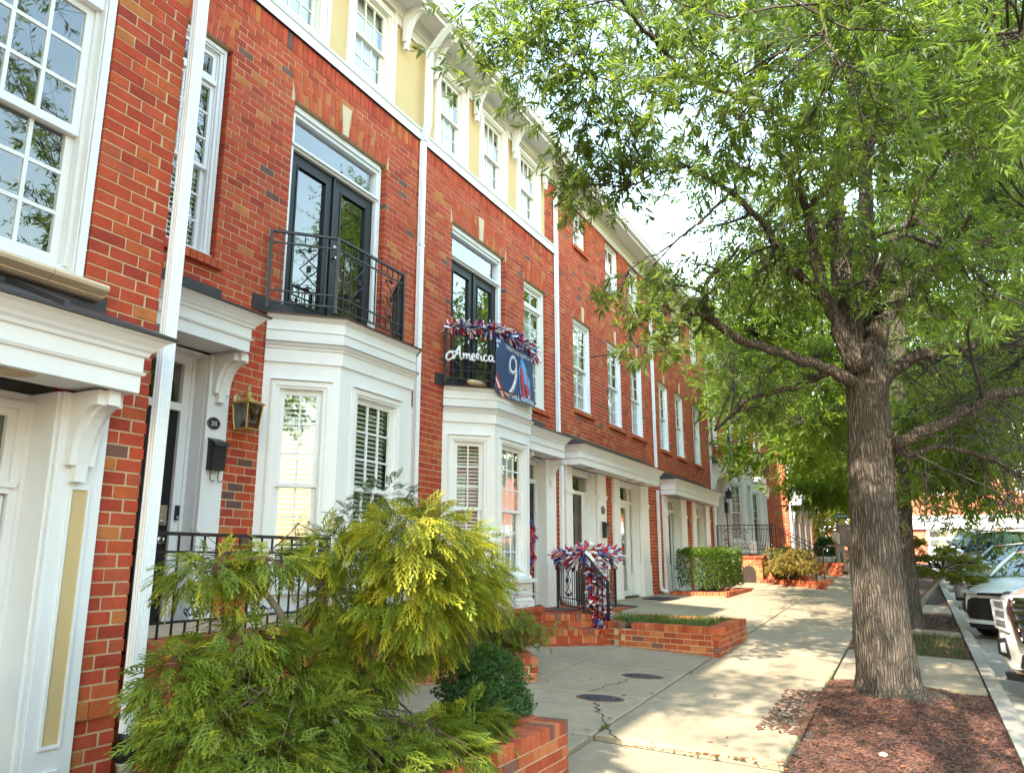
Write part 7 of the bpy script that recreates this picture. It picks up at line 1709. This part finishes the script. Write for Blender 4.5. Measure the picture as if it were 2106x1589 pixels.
for (x, y, z, r) in [(15.85, .3, .34, .25), (15.8, .35, .05, .3), (15.95, .1, .30, .22), (16.05, -.02, .34, .2), (16.0, .08, .03, .32), (16.15, -.2, .08, .34), (16.3, -.45, .05, .34), (16.45, -.75, .05, .30), (16.5, -.9, -.12, .28), (16.25, -.4, -.22, .36), (16.1, -.1, -.20, .32), (16.4, -.7, -.30, .26), (16.55, -.95, -.32, .2), (15.95, .12, -.12, .26), (16.45, -.5, .2, .2)]:
    for k in range(110):
        a = rr_.uniform(0, 6.28); q = r*math.sqrt(rr_.random()); c = (x+q*math.cos(a), y+q*math.sin(a), z+rr_.gauss(0, .035)); b0 = rr_.uniform(0, 6.28)
        for j in range(5): P.append(c); an = b0+(j-2)*.62; D.append((math.cos(an), math.sin(an), -.35))
P, D = np.array(P), np.array(D); nmesh('foliage', leaves(rng, P, D, .075*(.7+.5*rng.rand(len(P))), .17, .2, 1.6), None, 'maple_leaf', t)
m = MB()
for k in range(40):
    p = P[rr_.randrange(len(P))]; m.tube([(16.25, -.4, -.15), tuple((np.array((16.25, -.4, .0))+p)/2), tuple(p)], [.008, .005, .002], 4, False)
m.build('branches', 'twig', t, kind='stuff')

# plants at the far end
t = thing('potted_plant', (30.9, 2.9, .12), 'round leafy plant in the white bowl', 'plant'); leafy(t, [(30.9, 2.9, .42, .34, .36)], 1100, .11, .3, 'box_leaf', 21); MB().tube([(30.9, 2.9, .1), (30.9, 2.9, .4)], .02, 5).build('stem', 'twig', t)
t = thing('rose_bush', (32.4, 3.0, -.1), 'loose tall rose bush at the far brick planter', 'shrub'); leafy(t, [(32.4, 2.9, .35, .5, .45), (32.9, 2.6, .2, .4, .35), (32.6, 3.1, 1.0, .28, .5)], 1500, .11, .3, 'hedge_leaf', 22)
for a in (-.2, .1, .3): MB().tube([(32.5, 2.9, -.1), (32.5+a, 2.9+a*.4, .6), (32.6+a, 3.0, 1.3)], [.02, .015, .006], 5).build('stem', 'twig', t)
for k, (x, y, z, r, lab, mt) in enumerate(((44, 5.2, 1.6, 1.5, 'sunlit yellow green bush beyond the end of the row', 'maple_leaf'), (50, 3.9, 2.6, 1.5, 'leafy tree at the corner beyond the row, rust tinged', 'bronze_leaf'), (52, 6.5, 3.2, 2.0, 'green street tree against the pale building across the end', 'oak_leaf_far'))):
    t = thing('corner_tree', (x, y, 0), lab, 'tree', None); leafy(t, [(x, y, z, r*.7, r*.8), (x+.6, y-.6, z+r*.6, r*.6, r*.6), (x-.3, y+.7, z-.4, r*.6, r*.7)], 1500, .26, .25, mt, 40+k, .7, inner=.1)
    MB().tube([(x, y, -.4), (x, y, z*.5), (x+.1, y, z)], [.12, .09, .04], 8).build('trunk', 'bark', t)
# ------------------------------------------------------------------ parked cars, facing the camera
def paint(name, c, metal=.2, rough=.28):
    m, nt, b, out = new_mat(name)
    b.inputs['Base Color'].default_value = (*c, 1); b.inputs['Metallic'].default_value = metal; b.inputs['Roughness'].default_value = rough
    b.inputs['Coat Weight'].default_value = .6; b.inputs['Coat Roughness'].default_value = .06
    MAT[name] = m; return name
paint('paint_white', (.74, .74, .73), 0, .35); paint('paint_pearl', (.60, .58, .54), .15, .32); paint('paint_grey', (.16, .18, .19), .5); paint('paint_black', (.012, .013, .016), .3); paint('paint_silver', (.42, .45, .48), .6); paint('paint_blue', (.22, .30, .38), .4)
MAT['chrome'] = simple('chrome', (.75, .75, .76), .08, 0, metal=1); MAT['trim'] = simple('black_trim', (.014, .014, .015), .5, .1, 20); MAT['lamp'] = simple('headlamp_lens', (.45, .47, .49), .2, 0, spec=.6); MAT['tyre'] = simple('tyre_rubber', (.018, .018, .018), .8, .1, 30); MAT['seat'] = simple('car_interior', (.05, .05, .055), .9, .1, 5); MAT['lamp_dark'] = simple('lamp_cell', (.12, .12, .13), .25, 0); MAT['plate'] = simple('plate_white', (.68, .66, .66), .4, .02, 9)

def car(label, x, y, spec, body, L=4.6, Wd=1.8, grp='cars parked along the kerb', name='parked_car', ang=28):
    """front bumper at x, kerb-side flank at y; car extends to +x (away) and -y"""
    g = road_z(x+1, y-.9)+.012; g2 = road_z(x+L-1, y-.9)+.012; slope = (g2-g)/(L-2)
    t = thing(name, (x, y, g), label, 'car', grp)
    S = spec; al = rad(ang); bx, by, lx, ly = math.cos(al), -math.sin(al), -math.sin(al), -math.cos(al)
    def P(d, s, z): return (x+bx*d+lx*(1-s)*Wd/2, y+by*d+ly*(1-s)*Wd/2, g+z+(d-1)*slope*.8)      # d back from the nose, s -1..1 across (+1 kerb side)
    def loft(name_, secs, mat, smooth=True):
        """secs: list of (d, [(s,z)...]) rings, mirrored"""
        m = MB(); n = None
        for d, ring in secs:
            full = ring+[(-s, z) for s, z in reversed(ring)]; n = len(full)
            for s, z in full: m.v.append(P(d+S.get('bow', .10)*(abs(s)**3)*(1 if d < 1.2 else 0)*max(0, 1-d/1.2), s, z))
        for i in range(len(secs)-1):
            for k in range(n): m.f.append((i*n+k, i*n+(k+1) % n, (i+1)*n+(k+1) % n, (i+1)*n+k)); m.mi.append(0)
        m.f.append(tuple(range(n))); m.f.append(tuple((len(secs)-1)*n+k for k in range(n))[::-1]); m.mi += [0, 0]
        o = m.build(name_, mat, t, smooth)
        if smooth:
            bv = o.modifiers.new('bevel', 'BEVEL'); bv.width = .03; bv.segments = 2; bv.limit_method = 'ANGLE'; bv.angle_limit = rad(35)
        return o
    h, hb, bz = S['hood'], S['belt'], S['sill']
    def ring(zt, w=1.0, wz=.98, low=None): # lower body section
        lo = bz if low is None else low
        return [(0, lo), (w*.90, lo), (w*.985, lo+.10), (w, lo+(zt-lo)*.45), (w*wz, zt-.10), (w*.90, zt-.015), (w*.55, zt+.012), (0, zt+.02)]
    secs = [(0.0, ring(S['nose'], .90, .94, bz+.06)), (.05, ring(S['nose']+.02, .94, .96, bz)), (.35, ring(h-.05, .985)), (.9, ring(h, 1)), (S['cowl'], ring(hb, 1)), (L*.55, ring(hb+.02, 1)), (L-.6, ring(hb+.05, 1)), (L-.08, ring(hb-.02, .97)), (L, ring(hb-.12, .93, .95, bz+.1))]
    b = loft('body', secs, body)
    # glasshouse
    c0, c1, c2, c3 = S['cowl']-.05, S['roof0'], S['roof1'], L-S['tail']
    zt = S['top']
    gh = [(c0, [(0, hb-.02), (.86, hb-.02), (.86, hb), (0, hb+.012)]), (c1, [(0, hb-.02), (.90, hb-.02), (.72, zt-.06), (0, zt-.03)]), (c1+.35, [(0, hb-.02), (.90, hb-.02), (.72, zt-.045), (0, zt-.012)]), (c2, [(0, hb-.02), (.90, hb-.02), (.70, zt-.06), (0, zt-.03)]), (c3, [(0, hb-.02), (.85, hb-.02), (.82, hb+.02), (0, hb+.03)])]
    loft('glasshouse', gh, 'glass_car', False)
    inn = [(c0+.25, [(0, hb-.05), (.8, hb-.05), (.8, hb+.03), (0, hb+.05)]), (c1+.5, [(0, hb-.05), (.82, hb-.05), (.7, hb+.10), (0, hb+.1)]), (c3-.3, [(0, hb-.05), (.8, hb-.05), (.75, hb+.05), (0, hb+.05)])]
    loft('interior', inn, 'seat', False)
    rf = [(c1-.04, [(0, zt-.045), (.70, zt-.075), (.735, zt-.085), (0, zt-.03)]), (c1+.3, [(0, zt-.03), (.72, zt-.06), (.755, zt-.06), (.66, zt-.012), (0, zt+.012)][:1]+[(.72, zt-.06), (.755, zt-.065), (0, zt+.012)]), (c2, [(0, zt-.04), (.70, zt-.075), (.735, zt-.085), (0, zt-.008)]), (c2+.12, [(0, zt-.075), (.68, zt-.11), (.70, zt-.12), (0, zt-.05)])]
    loft('roof', rf, body)
    for s in (-1, 1):
        MB().tube([P(c0+.03, s*.865, hb+.0), P((c0+c1)/2, s*.80, (hb+zt)/2-.02), P(c1, s*.725, zt-.07)], [.03, .03, .028], 6).build('pillar', body, t, True)
        MB().tube([P(c1+.9, s*.90, hb), P(c1+.92, s*.73, zt-.07)], .035, 5).build('pillar', 'trim', t)
        m = MB(); m.tube([P(c0+.45, s*.92, hb+.02), P(c0+.43, s*1.04, hb+.07)], [.02, .02], 5); m.lathe(P(c0+.44, s*1.10, hb+.0), [(.05, .02), (.09, .05), (.10, .12), (.08, .17), (.0, .18)], 10); m.build('mirror', body, t, True)
        for st in range(4): pass
    # wheels
    for d in (S['axle'], L-S['axle']*1.05):
        for s in (-1, 1):
            wr = S['wr']; zc = g+(d-1)*slope*.8+wr
            def C(r, a, w, s=s, d=d, zc=zc):           # point about the wheel axis
                p = P(d+r*math.cos(a), s*.86+w*s*2/Wd, 0); return (p[0], p[1], zc+r*math.sin(a))
            pr = [(wr*.62, -.11), (wr*.93, -.11), (wr, -.07), (wr, .07), (wr*.93, .11), (wr*.62, .11)]; n = 26; m = MB()
            v = [C(r, 2*math.pi*k/n, w) for r, w in pr for k in range(n)]
            m.add(v, [(i*n+k, i*n+(k+1) % n, ((i+1) % 6)*n+(k+1) % n, ((i+1) % 6)*n+k) for i in range(6) for k in range(n)]); wh = m.build('wheel', 'tyre', t, True)
            m = MB()
            for k in range(10): m.tube([C(.02, 0, .07), C(wr*.62, 2*math.pi*k/10, .09)], [.03, .022], 4)
            m.build('rim', 'chrome' if S.get('chrome') else 'paint_grey', wh)
            m = MB(); arch = [P(d+wr*1.14*math.cos(math.pi*k/12), s*1.004, 0)[:2]+(zc-.02+wr*1.14*math.sin(math.pi*k/12),) for k in range(13)]
            inn_ = [P(d+wr*.34*math.cos(math.pi*k/12), s*1.004, 0)[:2]+(zc-.1+wr*.5*math.sin(math.pi*k/12),) for k in range(13)]
            m.add(arch+inn_, [(k, k+1, k+14, k+13) for k in range(12)]); m.build('wheel_arch', 'trim', t)
    def face(name_, pts, mat, dep=.02, off=.012):
        """flat piece on the nose: pts (s,z); follows the bow of the front"""
        m = MB()
        def clip(poly, c, sg):
            out = []
            for (a, b), (e, f_) in zip(poly, poly[1:]+poly[:1]):
                ia, ie = sg*(a-c) >= 0, sg*(e-c) >= 0
                if ia: out.append((a, b))
                if ia != ie: out.append((c, b+(f_-b)*(c-a)/(e-a)))
            return out
        s0, s1 = min(p[0] for p in pts), max(p[0] for p in pts); k = max(1, math.ceil((s1-s0)/.16))
        for i in range(k):
            q = list(pts)
            if i > 0: q = clip(q, s0+(s1-s0)*i/k, 1)
            if i < k-1 and q: q = clip(q, s0+(s1-s0)*(i+1)/k, -1)
            if len(q) < 3: continue
            n = len(q); vs = [P(S.get('bow', .1)*abs(s)**3+o, s, z) for o in (-off-dep, .03) for s, z in q]
            m.add(vs, [tuple(range(n)), tuple(range(2*n-1, n-1, -1))]+[(a, a+n, (a+1) % n+n, (a+1) % n) for a in range(n)])
        return m.build(name_, mat, t)
    S['front'](face, P, t, S)
    # door seams and handles on the kerb side
    m = MB()
    for d in (S['cowl']+.05, S['cowl']+1.15, S['cowl']+2.1):
        if d < L-.5: m.hexa([P(d, 1.002, bz+.12), P(d+.008, 1.002, bz+.12), P(d+.008, .985, hb-.1), P(d, .985, hb-.1), P(d, 1.004, bz+.12), P(d+.008, 1.004, bz+.12), P(d+.008, .99, hb-.1), P(d, .99, hb-.1)])
    m.build('door_seam', 'trim', t)
    for d in (S['cowl']+.95, S['cowl']+1.95):
        if d < L-.6: MB().tube([P(d, 1.01, hb-.17), P(d+.18, 1.01, hb-.17)], .014, 6).build('handle', body, t)
    return t

def suv_front(face, P, t, S):
    face('grille', [(-.62, .62), (.62, .62), (.70, .98), (.66, 1.06), (-.66, 1.06), (-.70, .98)], 'trim', .01)
    for i, z in enumerate((.67, .76, .85, .94, 1.02)):
        face('grille_bar', [(-.64-.015*i, z-.018), (.64+.015*i, z-.018), (.645+.015*i, z+.012), (-.645-.015*i, z+.012)], 'chrome', .035)
    for s in (-1, 1):
        face('grille_surround', [(s*.62, .585), (s*.66, .585), (s*.755, .98), (s*.715, 1.09), (s*.685, 1.07), (s*.71, .98)], 'chrome', .045)
        face('headlight', [(s*.77, .72), (s*.93, .76), (s*.95, 1.06), (s*.78, 1.06)], 'lamp', .02)
        for k in range(3): face('lamp_cell', [(s*.80, .77+.1*k), (s*.90, .79+.1*k), (s*.905, .85+.1*k), (s*.80, .84+.1*k)], 'lamp_dark', .028)
        face('fog_vent', [(s*.80, .44), (s*.93, .48), (s*.93, .64), (s*.83, .66)], 'trim', .015)
        face('fog_lamp', [(s*.83, .50), (s*.89, .51), (s*.89, .60), (s*.84, .61)], 'lamp', .025)
    face('grille_top', [(-.68, 1.06), (.68, 1.06), (.66, 1.10), (-.66, 1.10)], 'chrome', .05); face('emblem', [(-.20, .82), (.20, .82), (.20, .90), (-.20, .90)], 'chrome', .05)
    face('lower_intake', [(-.70, .36), (.70, .36), (.66, .50), (-.66, .50)], 'trim', .015); face('skid_bar', [(-.74, .30), (.74, .30), (.76, .345), (-.76, .345)], 'chrome', .04)
    face('valance', [(-.86, .22), (.86, .22), (.88, .30), (-.88, .30)], 'trim', .02)
def compact_front(face, P, t, S):
    face('grille', [(-.80, .34), (.80, .34), (.86, .44), (.80, .64), (.70, .68), (-.70, .68), (-.80, .64), (-.86, .44)], 'trim', .012)
    for k in range(5): face('grille_bar', [(-.78, .38+.055*k), (.78, .38+.055*k), (.78, .392+.055*k), (-.78, .392+.055*k)], 'paint_black', .02)
    face('bumper_lip', [(-.84, .27), (.84, .27), (.88, .33), (-.88, .33)], S['bodymat'], .03)
    face('valance', [(-.80, .19), (.80, .19), (.84, .265), (-.84, .265)], 'trim', .01)
    for s in (-1, 1):
        face('headlight', [(s*.58, .735), (s*.95, .76), (s*.96, .82), (s*.60, .775)], 'lamp', .02)
        face('side_intake', [(s*.88, .42), (s*.95, .46), (s*.96, .62), (s*.90, .58)], 'trim', .012)
    face('nose_slot', [(-.58, .73), (.58, .73), (.58, .765), (-.58, .765)], 'trim', .012)
    def oval(a, b, cz, r=.008, dx=0):
        return [P(S.get('bow', .1)*0-.036, (dx+a*math.cos(q)), cz+b*math.sin(q)) for q in [2*math.pi*k/18 for k in range(19)]]
    m = MB(); m.tube(oval(.105, .062, .745), .008, 6); m.tube(oval(.036, .058, .745), .007, 6); m.tube(oval(.078, .028, .770), .007, 6); m.build('emblem', 'chrome', t, True)
    face('emblem_disc', [(.10*math.cos(q), .745+.058*math.sin(q)) for q in [2*math.pi*k/18 for k in range(18)]], 'trim', .016)
    face('licence_plate', [(-.18, .44), (.18, .44), (.18, .60), (-.18, .60)], 'plate', .035)
    for s in (-1, 1):
        m = MB(); m.tube([P(-.05, s*.10+.03*math.cos(q)*(1-q*.1), .535+.022*math.sin(q)) for q in [k*.7 for k in range(9)]], .004, 4); m.tube([P(-.05, s*.135, .57), P(-.05, s*.07, .555)], .004, 4); m.build('plate_mark', 'print_red', t)
def plain_front(face, P, t, S):
    face('grille', [(-.45, .52), (.45, .52), (.50, .68), (-.50, .68)], 'trim', .012)
    for k in range(3): face('grille_bar', [(-.46, .55+.045*k), (.46, .55+.045*k), (.46, .565+.045*k), (-.46, .565+.045*k)], 'chrome', .02)
    for s in (-1, 1): face('headlight', [(s*.55, .60), (s*.90, .62), (s*.92, .75), (s*.56, .70)], 'lamp', .02)
    face('lower_intake', [(-.55, .28), (.55, .28), (.60, .40), (-.60, .40)], 'trim', .012); face('valance', [(-.85, .2), (.85, .2), (.88, .27), (-.88, .27)], 'trim', .01)
    face('licence_plate', [(-.17, .41), (.17, .41), (.17, .50), (-.17, .50)], 'plate', .03)
SUV = dict(hood=1.17, belt=1.22, sill=.28, nose=1.10, cowl=1.45, roof0=2.05, roof1=4.7, tail=.15, top=1.90, axle=.95, wr=.40, bow=.16, chrome=True, front=suv_front)
COM = dict(hood=.90, belt=.98, sill=.20, nose=.76, cowl=1.15, roof0=1.95, roof1=3.3, tail=.25, top=1.44, axle=.85, wr=.33, bow=.26, front=compact_front, bodymat='paint_white')
SED = dict(hood=.92, belt=.98, sill=.20, nose=.74, cowl=1.25, roof0=2.0, roof1=3.3, tail=.6, top=1.45, axle=.9, wr=.33, bow=.24, front=plain_front)
XUV = dict(hood=1.08, belt=1.13, sill=.24, nose=.95, cowl=1.3, roof0=1.9, roof1=3.9, tail=.15, top=1.72, axle=.9, wr=.36, bow=.2, front=plain_front)
car('pearl white large SUV with a tall chrome grille at the right edge', 10.45, -.60, SUV, 'paint_pearl', 5.3, 2.04, name='suv')
car('white compact car with a black grille and a plate with red marks', 15.7, -.50, COM, 'paint_white', 4.35, 1.8)
car('dark grey older saloon behind the white compact car', 21.0, -.55, SED, 'paint_grey', 4.7, 1.78)
car('black SUV parked behind the grey saloon', 26.4, -.62, XUV, 'paint_black', 4.7, 1.88, name='suv')
car('pale blue grey car farther along the kerb', 31.8, -.6, XUV, 'paint_blue', 4.6, 1.85)
car('silver van at the far end of the parked cars', 37.2, -.6, XUV, 'paint_silver', 4.6, 1.85)
# ------------------------------------------------------------------ buildings across the end and across the street
MAT['brick_far'] = simple('brick_across', (.42, .13, .07), .9, .25, 14)
def shops(x, y0, y1, label):
    t = thing('shop_building', (x, (y0+y1)/2, -.4), label, 'building', 'low buildings beyond the row'); f = Fr(x, y1, -math.pi/2); Wd = y1-y0
    z0 = -.6; bk = Bricks()
    n = int(Wd/5); holes = []
    for i in range(n):
        a = i*5.0+.8; holes += [(a, a+3.8, z0, 2.05), (a+.4, a+1.3, 4.3, 6.2), (a+2.5, a+3.4, 4.3, 6.2)]
    backing(f, 0, Wd, z0, 7.6, holes, -.25, 0).build('wall', 'brick_far', t)
    m = MB(); m.box(f, -.1, Wd+.1, .0, .25, 2.05, 2.75); m.box(f, -.1, Wd+.1, .0, .35, 2.75, 2.9); m.box(f, -.1, Wd+.1, .001, .3, 7.3, 7.75); m.build('cornice', 'white', t)
    for i in range(n):
        a = i*5.0+.8; s = MB()
        for u in (0, 1.2, 2.5, 3.66): s.box(f, a+u, a+u+.14, -.2, .02, z0, 2.05)
        s.box(f, a, a+3.8, -.2, .015, 1.35, 1.48); s.box(f, a, a+3.8, -.2, .018, 1.9, 2.05); s.box(f, a+1.34, a+3.66, -.2, .012, z0, .25); o = s.build('shopfront', 'white', t)
        for u, w_ in ((.14, 1.06), (1.34, 1.16), (2.64, 1.02)):
            put('pane', PANE_ME, f, a+u, -.08, z0 if u < 1 else .25, w_, .01, 1.35-(z0 if u < 1 else .25), o); put('pane', PANE_ME, f, a+u, -.08, 1.48, w_, .01, .42, o)
        MB().box(f, a, a+3.8, -1.2, -1.1, z0, 2.05).build('interior', ['curtain', 'dark', 'blind'][i % 3], o)
        for u in (.4, 2.5): window(t, f, a+u+.01, a+u+.89, 4.3, 6.2, 2, 2, w=-.08, case=.1, blind='curtain')
    MB().box(f, 0, Wd, -9, -1.3, z0, 7.5).build('core', 'brick_far', t)
    return t
shops(60, -24, 10, 'sunlit brick and white shop building closing the view at the end of the street')
def across(x0, x1, y, h, label, mat, seed):
    t = thing('townhouse_across', ((x0+x1)/2, y, -1.5), label, 'townhouse', 'houses across the street'); f = Fr(x1, y, math.pi); Wd = x1-x0; holes = []
    n = int(Wd/2.1)
    for i in range(n):
        for z in (.0, 2.6, 5.2):
            if z+1.7 < h: holes.append((.6+i*2.1, 1.6+i*2.1, z, z+1.6))
    backing(f, 0, Wd, -2, h, holes, -.25, 0).build('wall', mat, t)
    for a, b, c, d in holes:
        m = MB(); m.box(f, a, a+.1, -.1, .03, c, d); m.box(f, b-.1, b, -.1, .03, c, d); m.box(f, a+.1, b-.1, -.1, .03, d-.1, d); m.box(f, a+.1, b-.1, -.1, .03, c, c+.1); m.box(f, a+.1, b-.1, -.1, .02, (c+d)/2-.03, (c+d)/2+.03); o = m.build('window', 'white', t)
        put('pane', PANE_ME, f, a+.1, -.06, c+.1, b-a-.2, .01, d-c-.2, o)
    MB().box(f, .05, Wd-.05, -8, -.3, -2, h-.05).build('core', 'dark', t); MB().box(f, -.1, Wd+.1, -8, .25, h, h+.35).build('cornice', 'white', t)
    return t
for k, (a, b, h, mt, lab) in enumerate(((-14, 4, 8.0, 'brick_far', 'brick terrace across the street behind the camera'), (5, 20, 7.2, 'brick_far', 'lower brick terrace across the street, opposite the banner house'), (21, 40, 8.2, 'brick_far', 'brick terrace across the street near the far end'))): across(a, b, -19, h, lab, mt, k)

# ------------------------------------------------------------------ street sign, box on a post, passer-by
t = thing('street_sign', (35, 2.5, -.3), 'green street name sign on a dark pole at the far corner', 'sign')
flat_mat('sign_green', (.01, .13, .09), .5)
MB().tube([(35, 2.15, -.4), (35, 2.15, 2.5)], .03, 8).build('pole', 'iron', t); MB().box(Fr(35, 2.78, -math.pi/2), 0, .95, 0, .02, 1.66, 1.9).build('sign_plate', 'sign_green', t); MB().box(Fr(34.96, 2.78, -math.pi/2), .05, .9, 0, .005, 1.74, 1.80).build('lettering_band', 'curtain', t)
MB().tube([(35, 2.9, 2.2), (35, 1.4, 2.2)], .022, 6).build('arm', 'iron', t)
t = thing('book_box', (12.05, .80, gz(12, .8)), 'weathered grey wooden box on a post behind the big trunk', 'box'); f = Fr(12.0, .93, -math.pi/2)
m = MB(); m.box(f, 0, .36, -.28, 0, .215, .47); m.build('box', 'wood_grey', t)
m = MB(); m.box(f, -.03, .39, -.30, .03, .471, .50); m.build('lid', 'wood_grey', t); m = MB(); m.box(f, -.17, .42, -.2, .06, .19, .214); m.build('shelf', 'wood_grey', t); MB().box(Fr(12.1, .80), -.045, .045, -.045, .045, gz(12, .8)-.1, .19).build('post', 'wood_grey', t)
for k in range(3): MB().box(f, .12*k+.004, .12*k+.116, .001, .006, .22, .465).build('plank', 'wood_grey', t)

MAT['skin'] = simple('skin', (.50, .26, .18), .6, .05, 10); MAT['hair_white'] = simple('white_hair', (.62, .60, .57), .9, .1, 60); MAT['shirt'] = simple('white_shirt', (.72, .72, .72), .8, .05, 6); MAT['trouser'] = simple('khaki_trousers', (.30, .27, .22), .85, .08, 6); MAT['shoe'] = simple('dark_shoe', (.03, .025, .02), .6, .1, 9)
def person(x, y, zg, face_ang, label):
    t = thing('person', (x, y, zg), label, 'person'); c, s = math.cos(face_ang), math.sin(face_ang)
    def q(fx, sd, z): return (x+c*fx-s*sd, y+s*fx+c*sd, zg+z)        # forward, left, up
    def skin_obj(name, chains, mat):
        me = bpy.data.meshes.new(name); vs, es, rs = [], [], []
        for ch in chains:
            pi = None
            for node in ch:
                if isinstance(node, int): pi = node; continue
                vs.append(q(*node[:3])); rs.append(node[3:])
                if pi is not None: es.append((pi, len(vs)-1))
                pi = len(vs)-1
        me.from_pydata([tuple(Vector(v)-WL[t]) for v in vs], es, []); o = bpy.data.objects.new(name, me); COL.objects.link(o); o.parent = t
        sk = o.modifiers.new('skin', 'SKIN'); sk.use_smooth_shade = True; sd_ = o.modifiers.new('sub', 'SUBSURF'); sd_.levels = 2; sd_.render_levels = 2
        if not me.skin_vertices: me.skin_vertices.new(name='') if hasattr(me.skin_vertices, 'new') else None
        bpy.context.view_layer.objects.active = o
        if not me.skin_vertices: bpy.ops.mesh.customdata_skin_add()
        for i, r in enumerate(rs): me.skin_vertices[0].data[i].radius = (r[0], r[1] if len(r) > 1 else r[0])
        me.skin_vertices[0].data[0].use_root = True
        me.materials.append(MAT[mat]); return o
    # body: pelvis, torso, neck, head, arms, legs in one skin
    body = skin_obj('body', [[(0, 0, .95, .145, .11), (.01, 0, 1.12, .14, .11), (.03, 0, 1.32, .165, .11), (.05, 0, 1.44, .10, .09), (.08, 0, 1.50, .055, .06), (.10, 0, 1.57, .075, .085), (.11, 0, 1.66, .082, .098), (.11, 0, 1.73, .055, .065)],
        [3, (.04, .17, 1.42, .062), (.06, .24, 1.16, .044), (.26, .19, 1.02, .034), (.32, .17, 1.01, .026)], [3, (.04, -.17, 1.42, .062), (.06, -.24, 1.16, .044), (.26, -.16, 1.03, .034), (.32, -.13, 1.02, .026)],
        [0, (.0, .095, .86, .095), (.03, .10, .48, .062), (-.02, .105, .10, .042), (.0, .105, .04, .04), (.14, .12, .03, .032)], [0, (.0, -.095, .86, .095), (.05, -.10, .48, .062), (.02, -.105, .10, .042), (.04, -.105, .04, .04), (.18, -.12, .03, .032)]], 'skin')
    sh = skin_obj('shirt', [[(0, 0, .93, .165, .13), (.01, 0, 1.12, .158, .128), (.03, 0, 1.32, .182, .125), (.05, 0, 1.43, .12, .10)], [2, (.04, .185, 1.40, .078), (.055, .235, 1.22, .062)], [2, (.04, -.185, 1.40, .078), (.055, -.235, 1.22, .062)]], 'shirt')
    tr = skin_obj('trousers', [[(0, 0, .95, .15, .118), (0, 0, .88, .14, .115)], [1, (.0, .10, .80, .10), (.03, .102, .48, .075), (-.02, .105, .08, .062)], [1, (.0, -.10, .80, .10), (.05, -.102, .48, .075), (.02, -.105, .08, .062)]], 'trouser')
    for sd in (-1, 1):
        m = MB(); ctr = q(.06+(.04 if sd < 0 else 0), sd*.11, .0); m.tube([q(-.05, sd*.105, .04), q(.06, sd*.11, .045), q(.2, sd*.12, .035)], [.045, .05, .03], 8); m.build('shoe', 'shoe', t, True)
        for k in range(4): MB().tube([q(.32+.0*k, sd*.15+(k-1.5)*.018, 1.01), q(.37+.006*(1.5-abs(k-1.5)), sd*.15+(k-1.5)*.019, 1.0), q(.39, sd*.14+(k-1.5)*.018, .975)], [.009, .008, .007], 6).build('finger', 'skin', t, True)
        MB().tube([q(.30, sd*.15-sd*.03, 1.02), q(.34, sd*.15-sd*.055, 1.01), q(.37, sd*.15-sd*.06, .995)], [.010, .009, .007], 6).build('thumb', 'skin', t, True)
        MB().tube([q(.10, sd*.088, 1.63), q(.10, sd*.102, 1.66), q(.10, sd*.09, 1.69)], [.012, .018, .012], 6).build('ear', 'skin', t, True)
        MB().tube([q(.185, sd*.032, 1.665), q(.198, sd*.032, 1.664)], [.012, .006], 8).build('eye', 'dark', t, True)
    MB().tube([q(.195, 0, 1.665), q(.225, 0, 1.63), q(.20, 0, 1.62)], [.010, .015, .010], 6).build('nose', 'skin', t, True)
    MB().tube([q(.185, -.028, 1.592), q(.197, 0, 1.590), q(.185, .028, 1.592)], .006, 5).build('mouth', 'rust', t, True)
    m = MB(); hc = q(.095, 0, 1.68); m.lathe(hc, [(.098, -.05), (.106, .0), (.10, .05), (.07, .09), (.0, .105)], 16); m.build('hair', 'hair_white', t, True)
    return t
person(30.6, 2.40, gz(30.6, 2.4), math.pi+.5, 'white haired person in a white shirt and khaki trousers looking down, far along the walk')
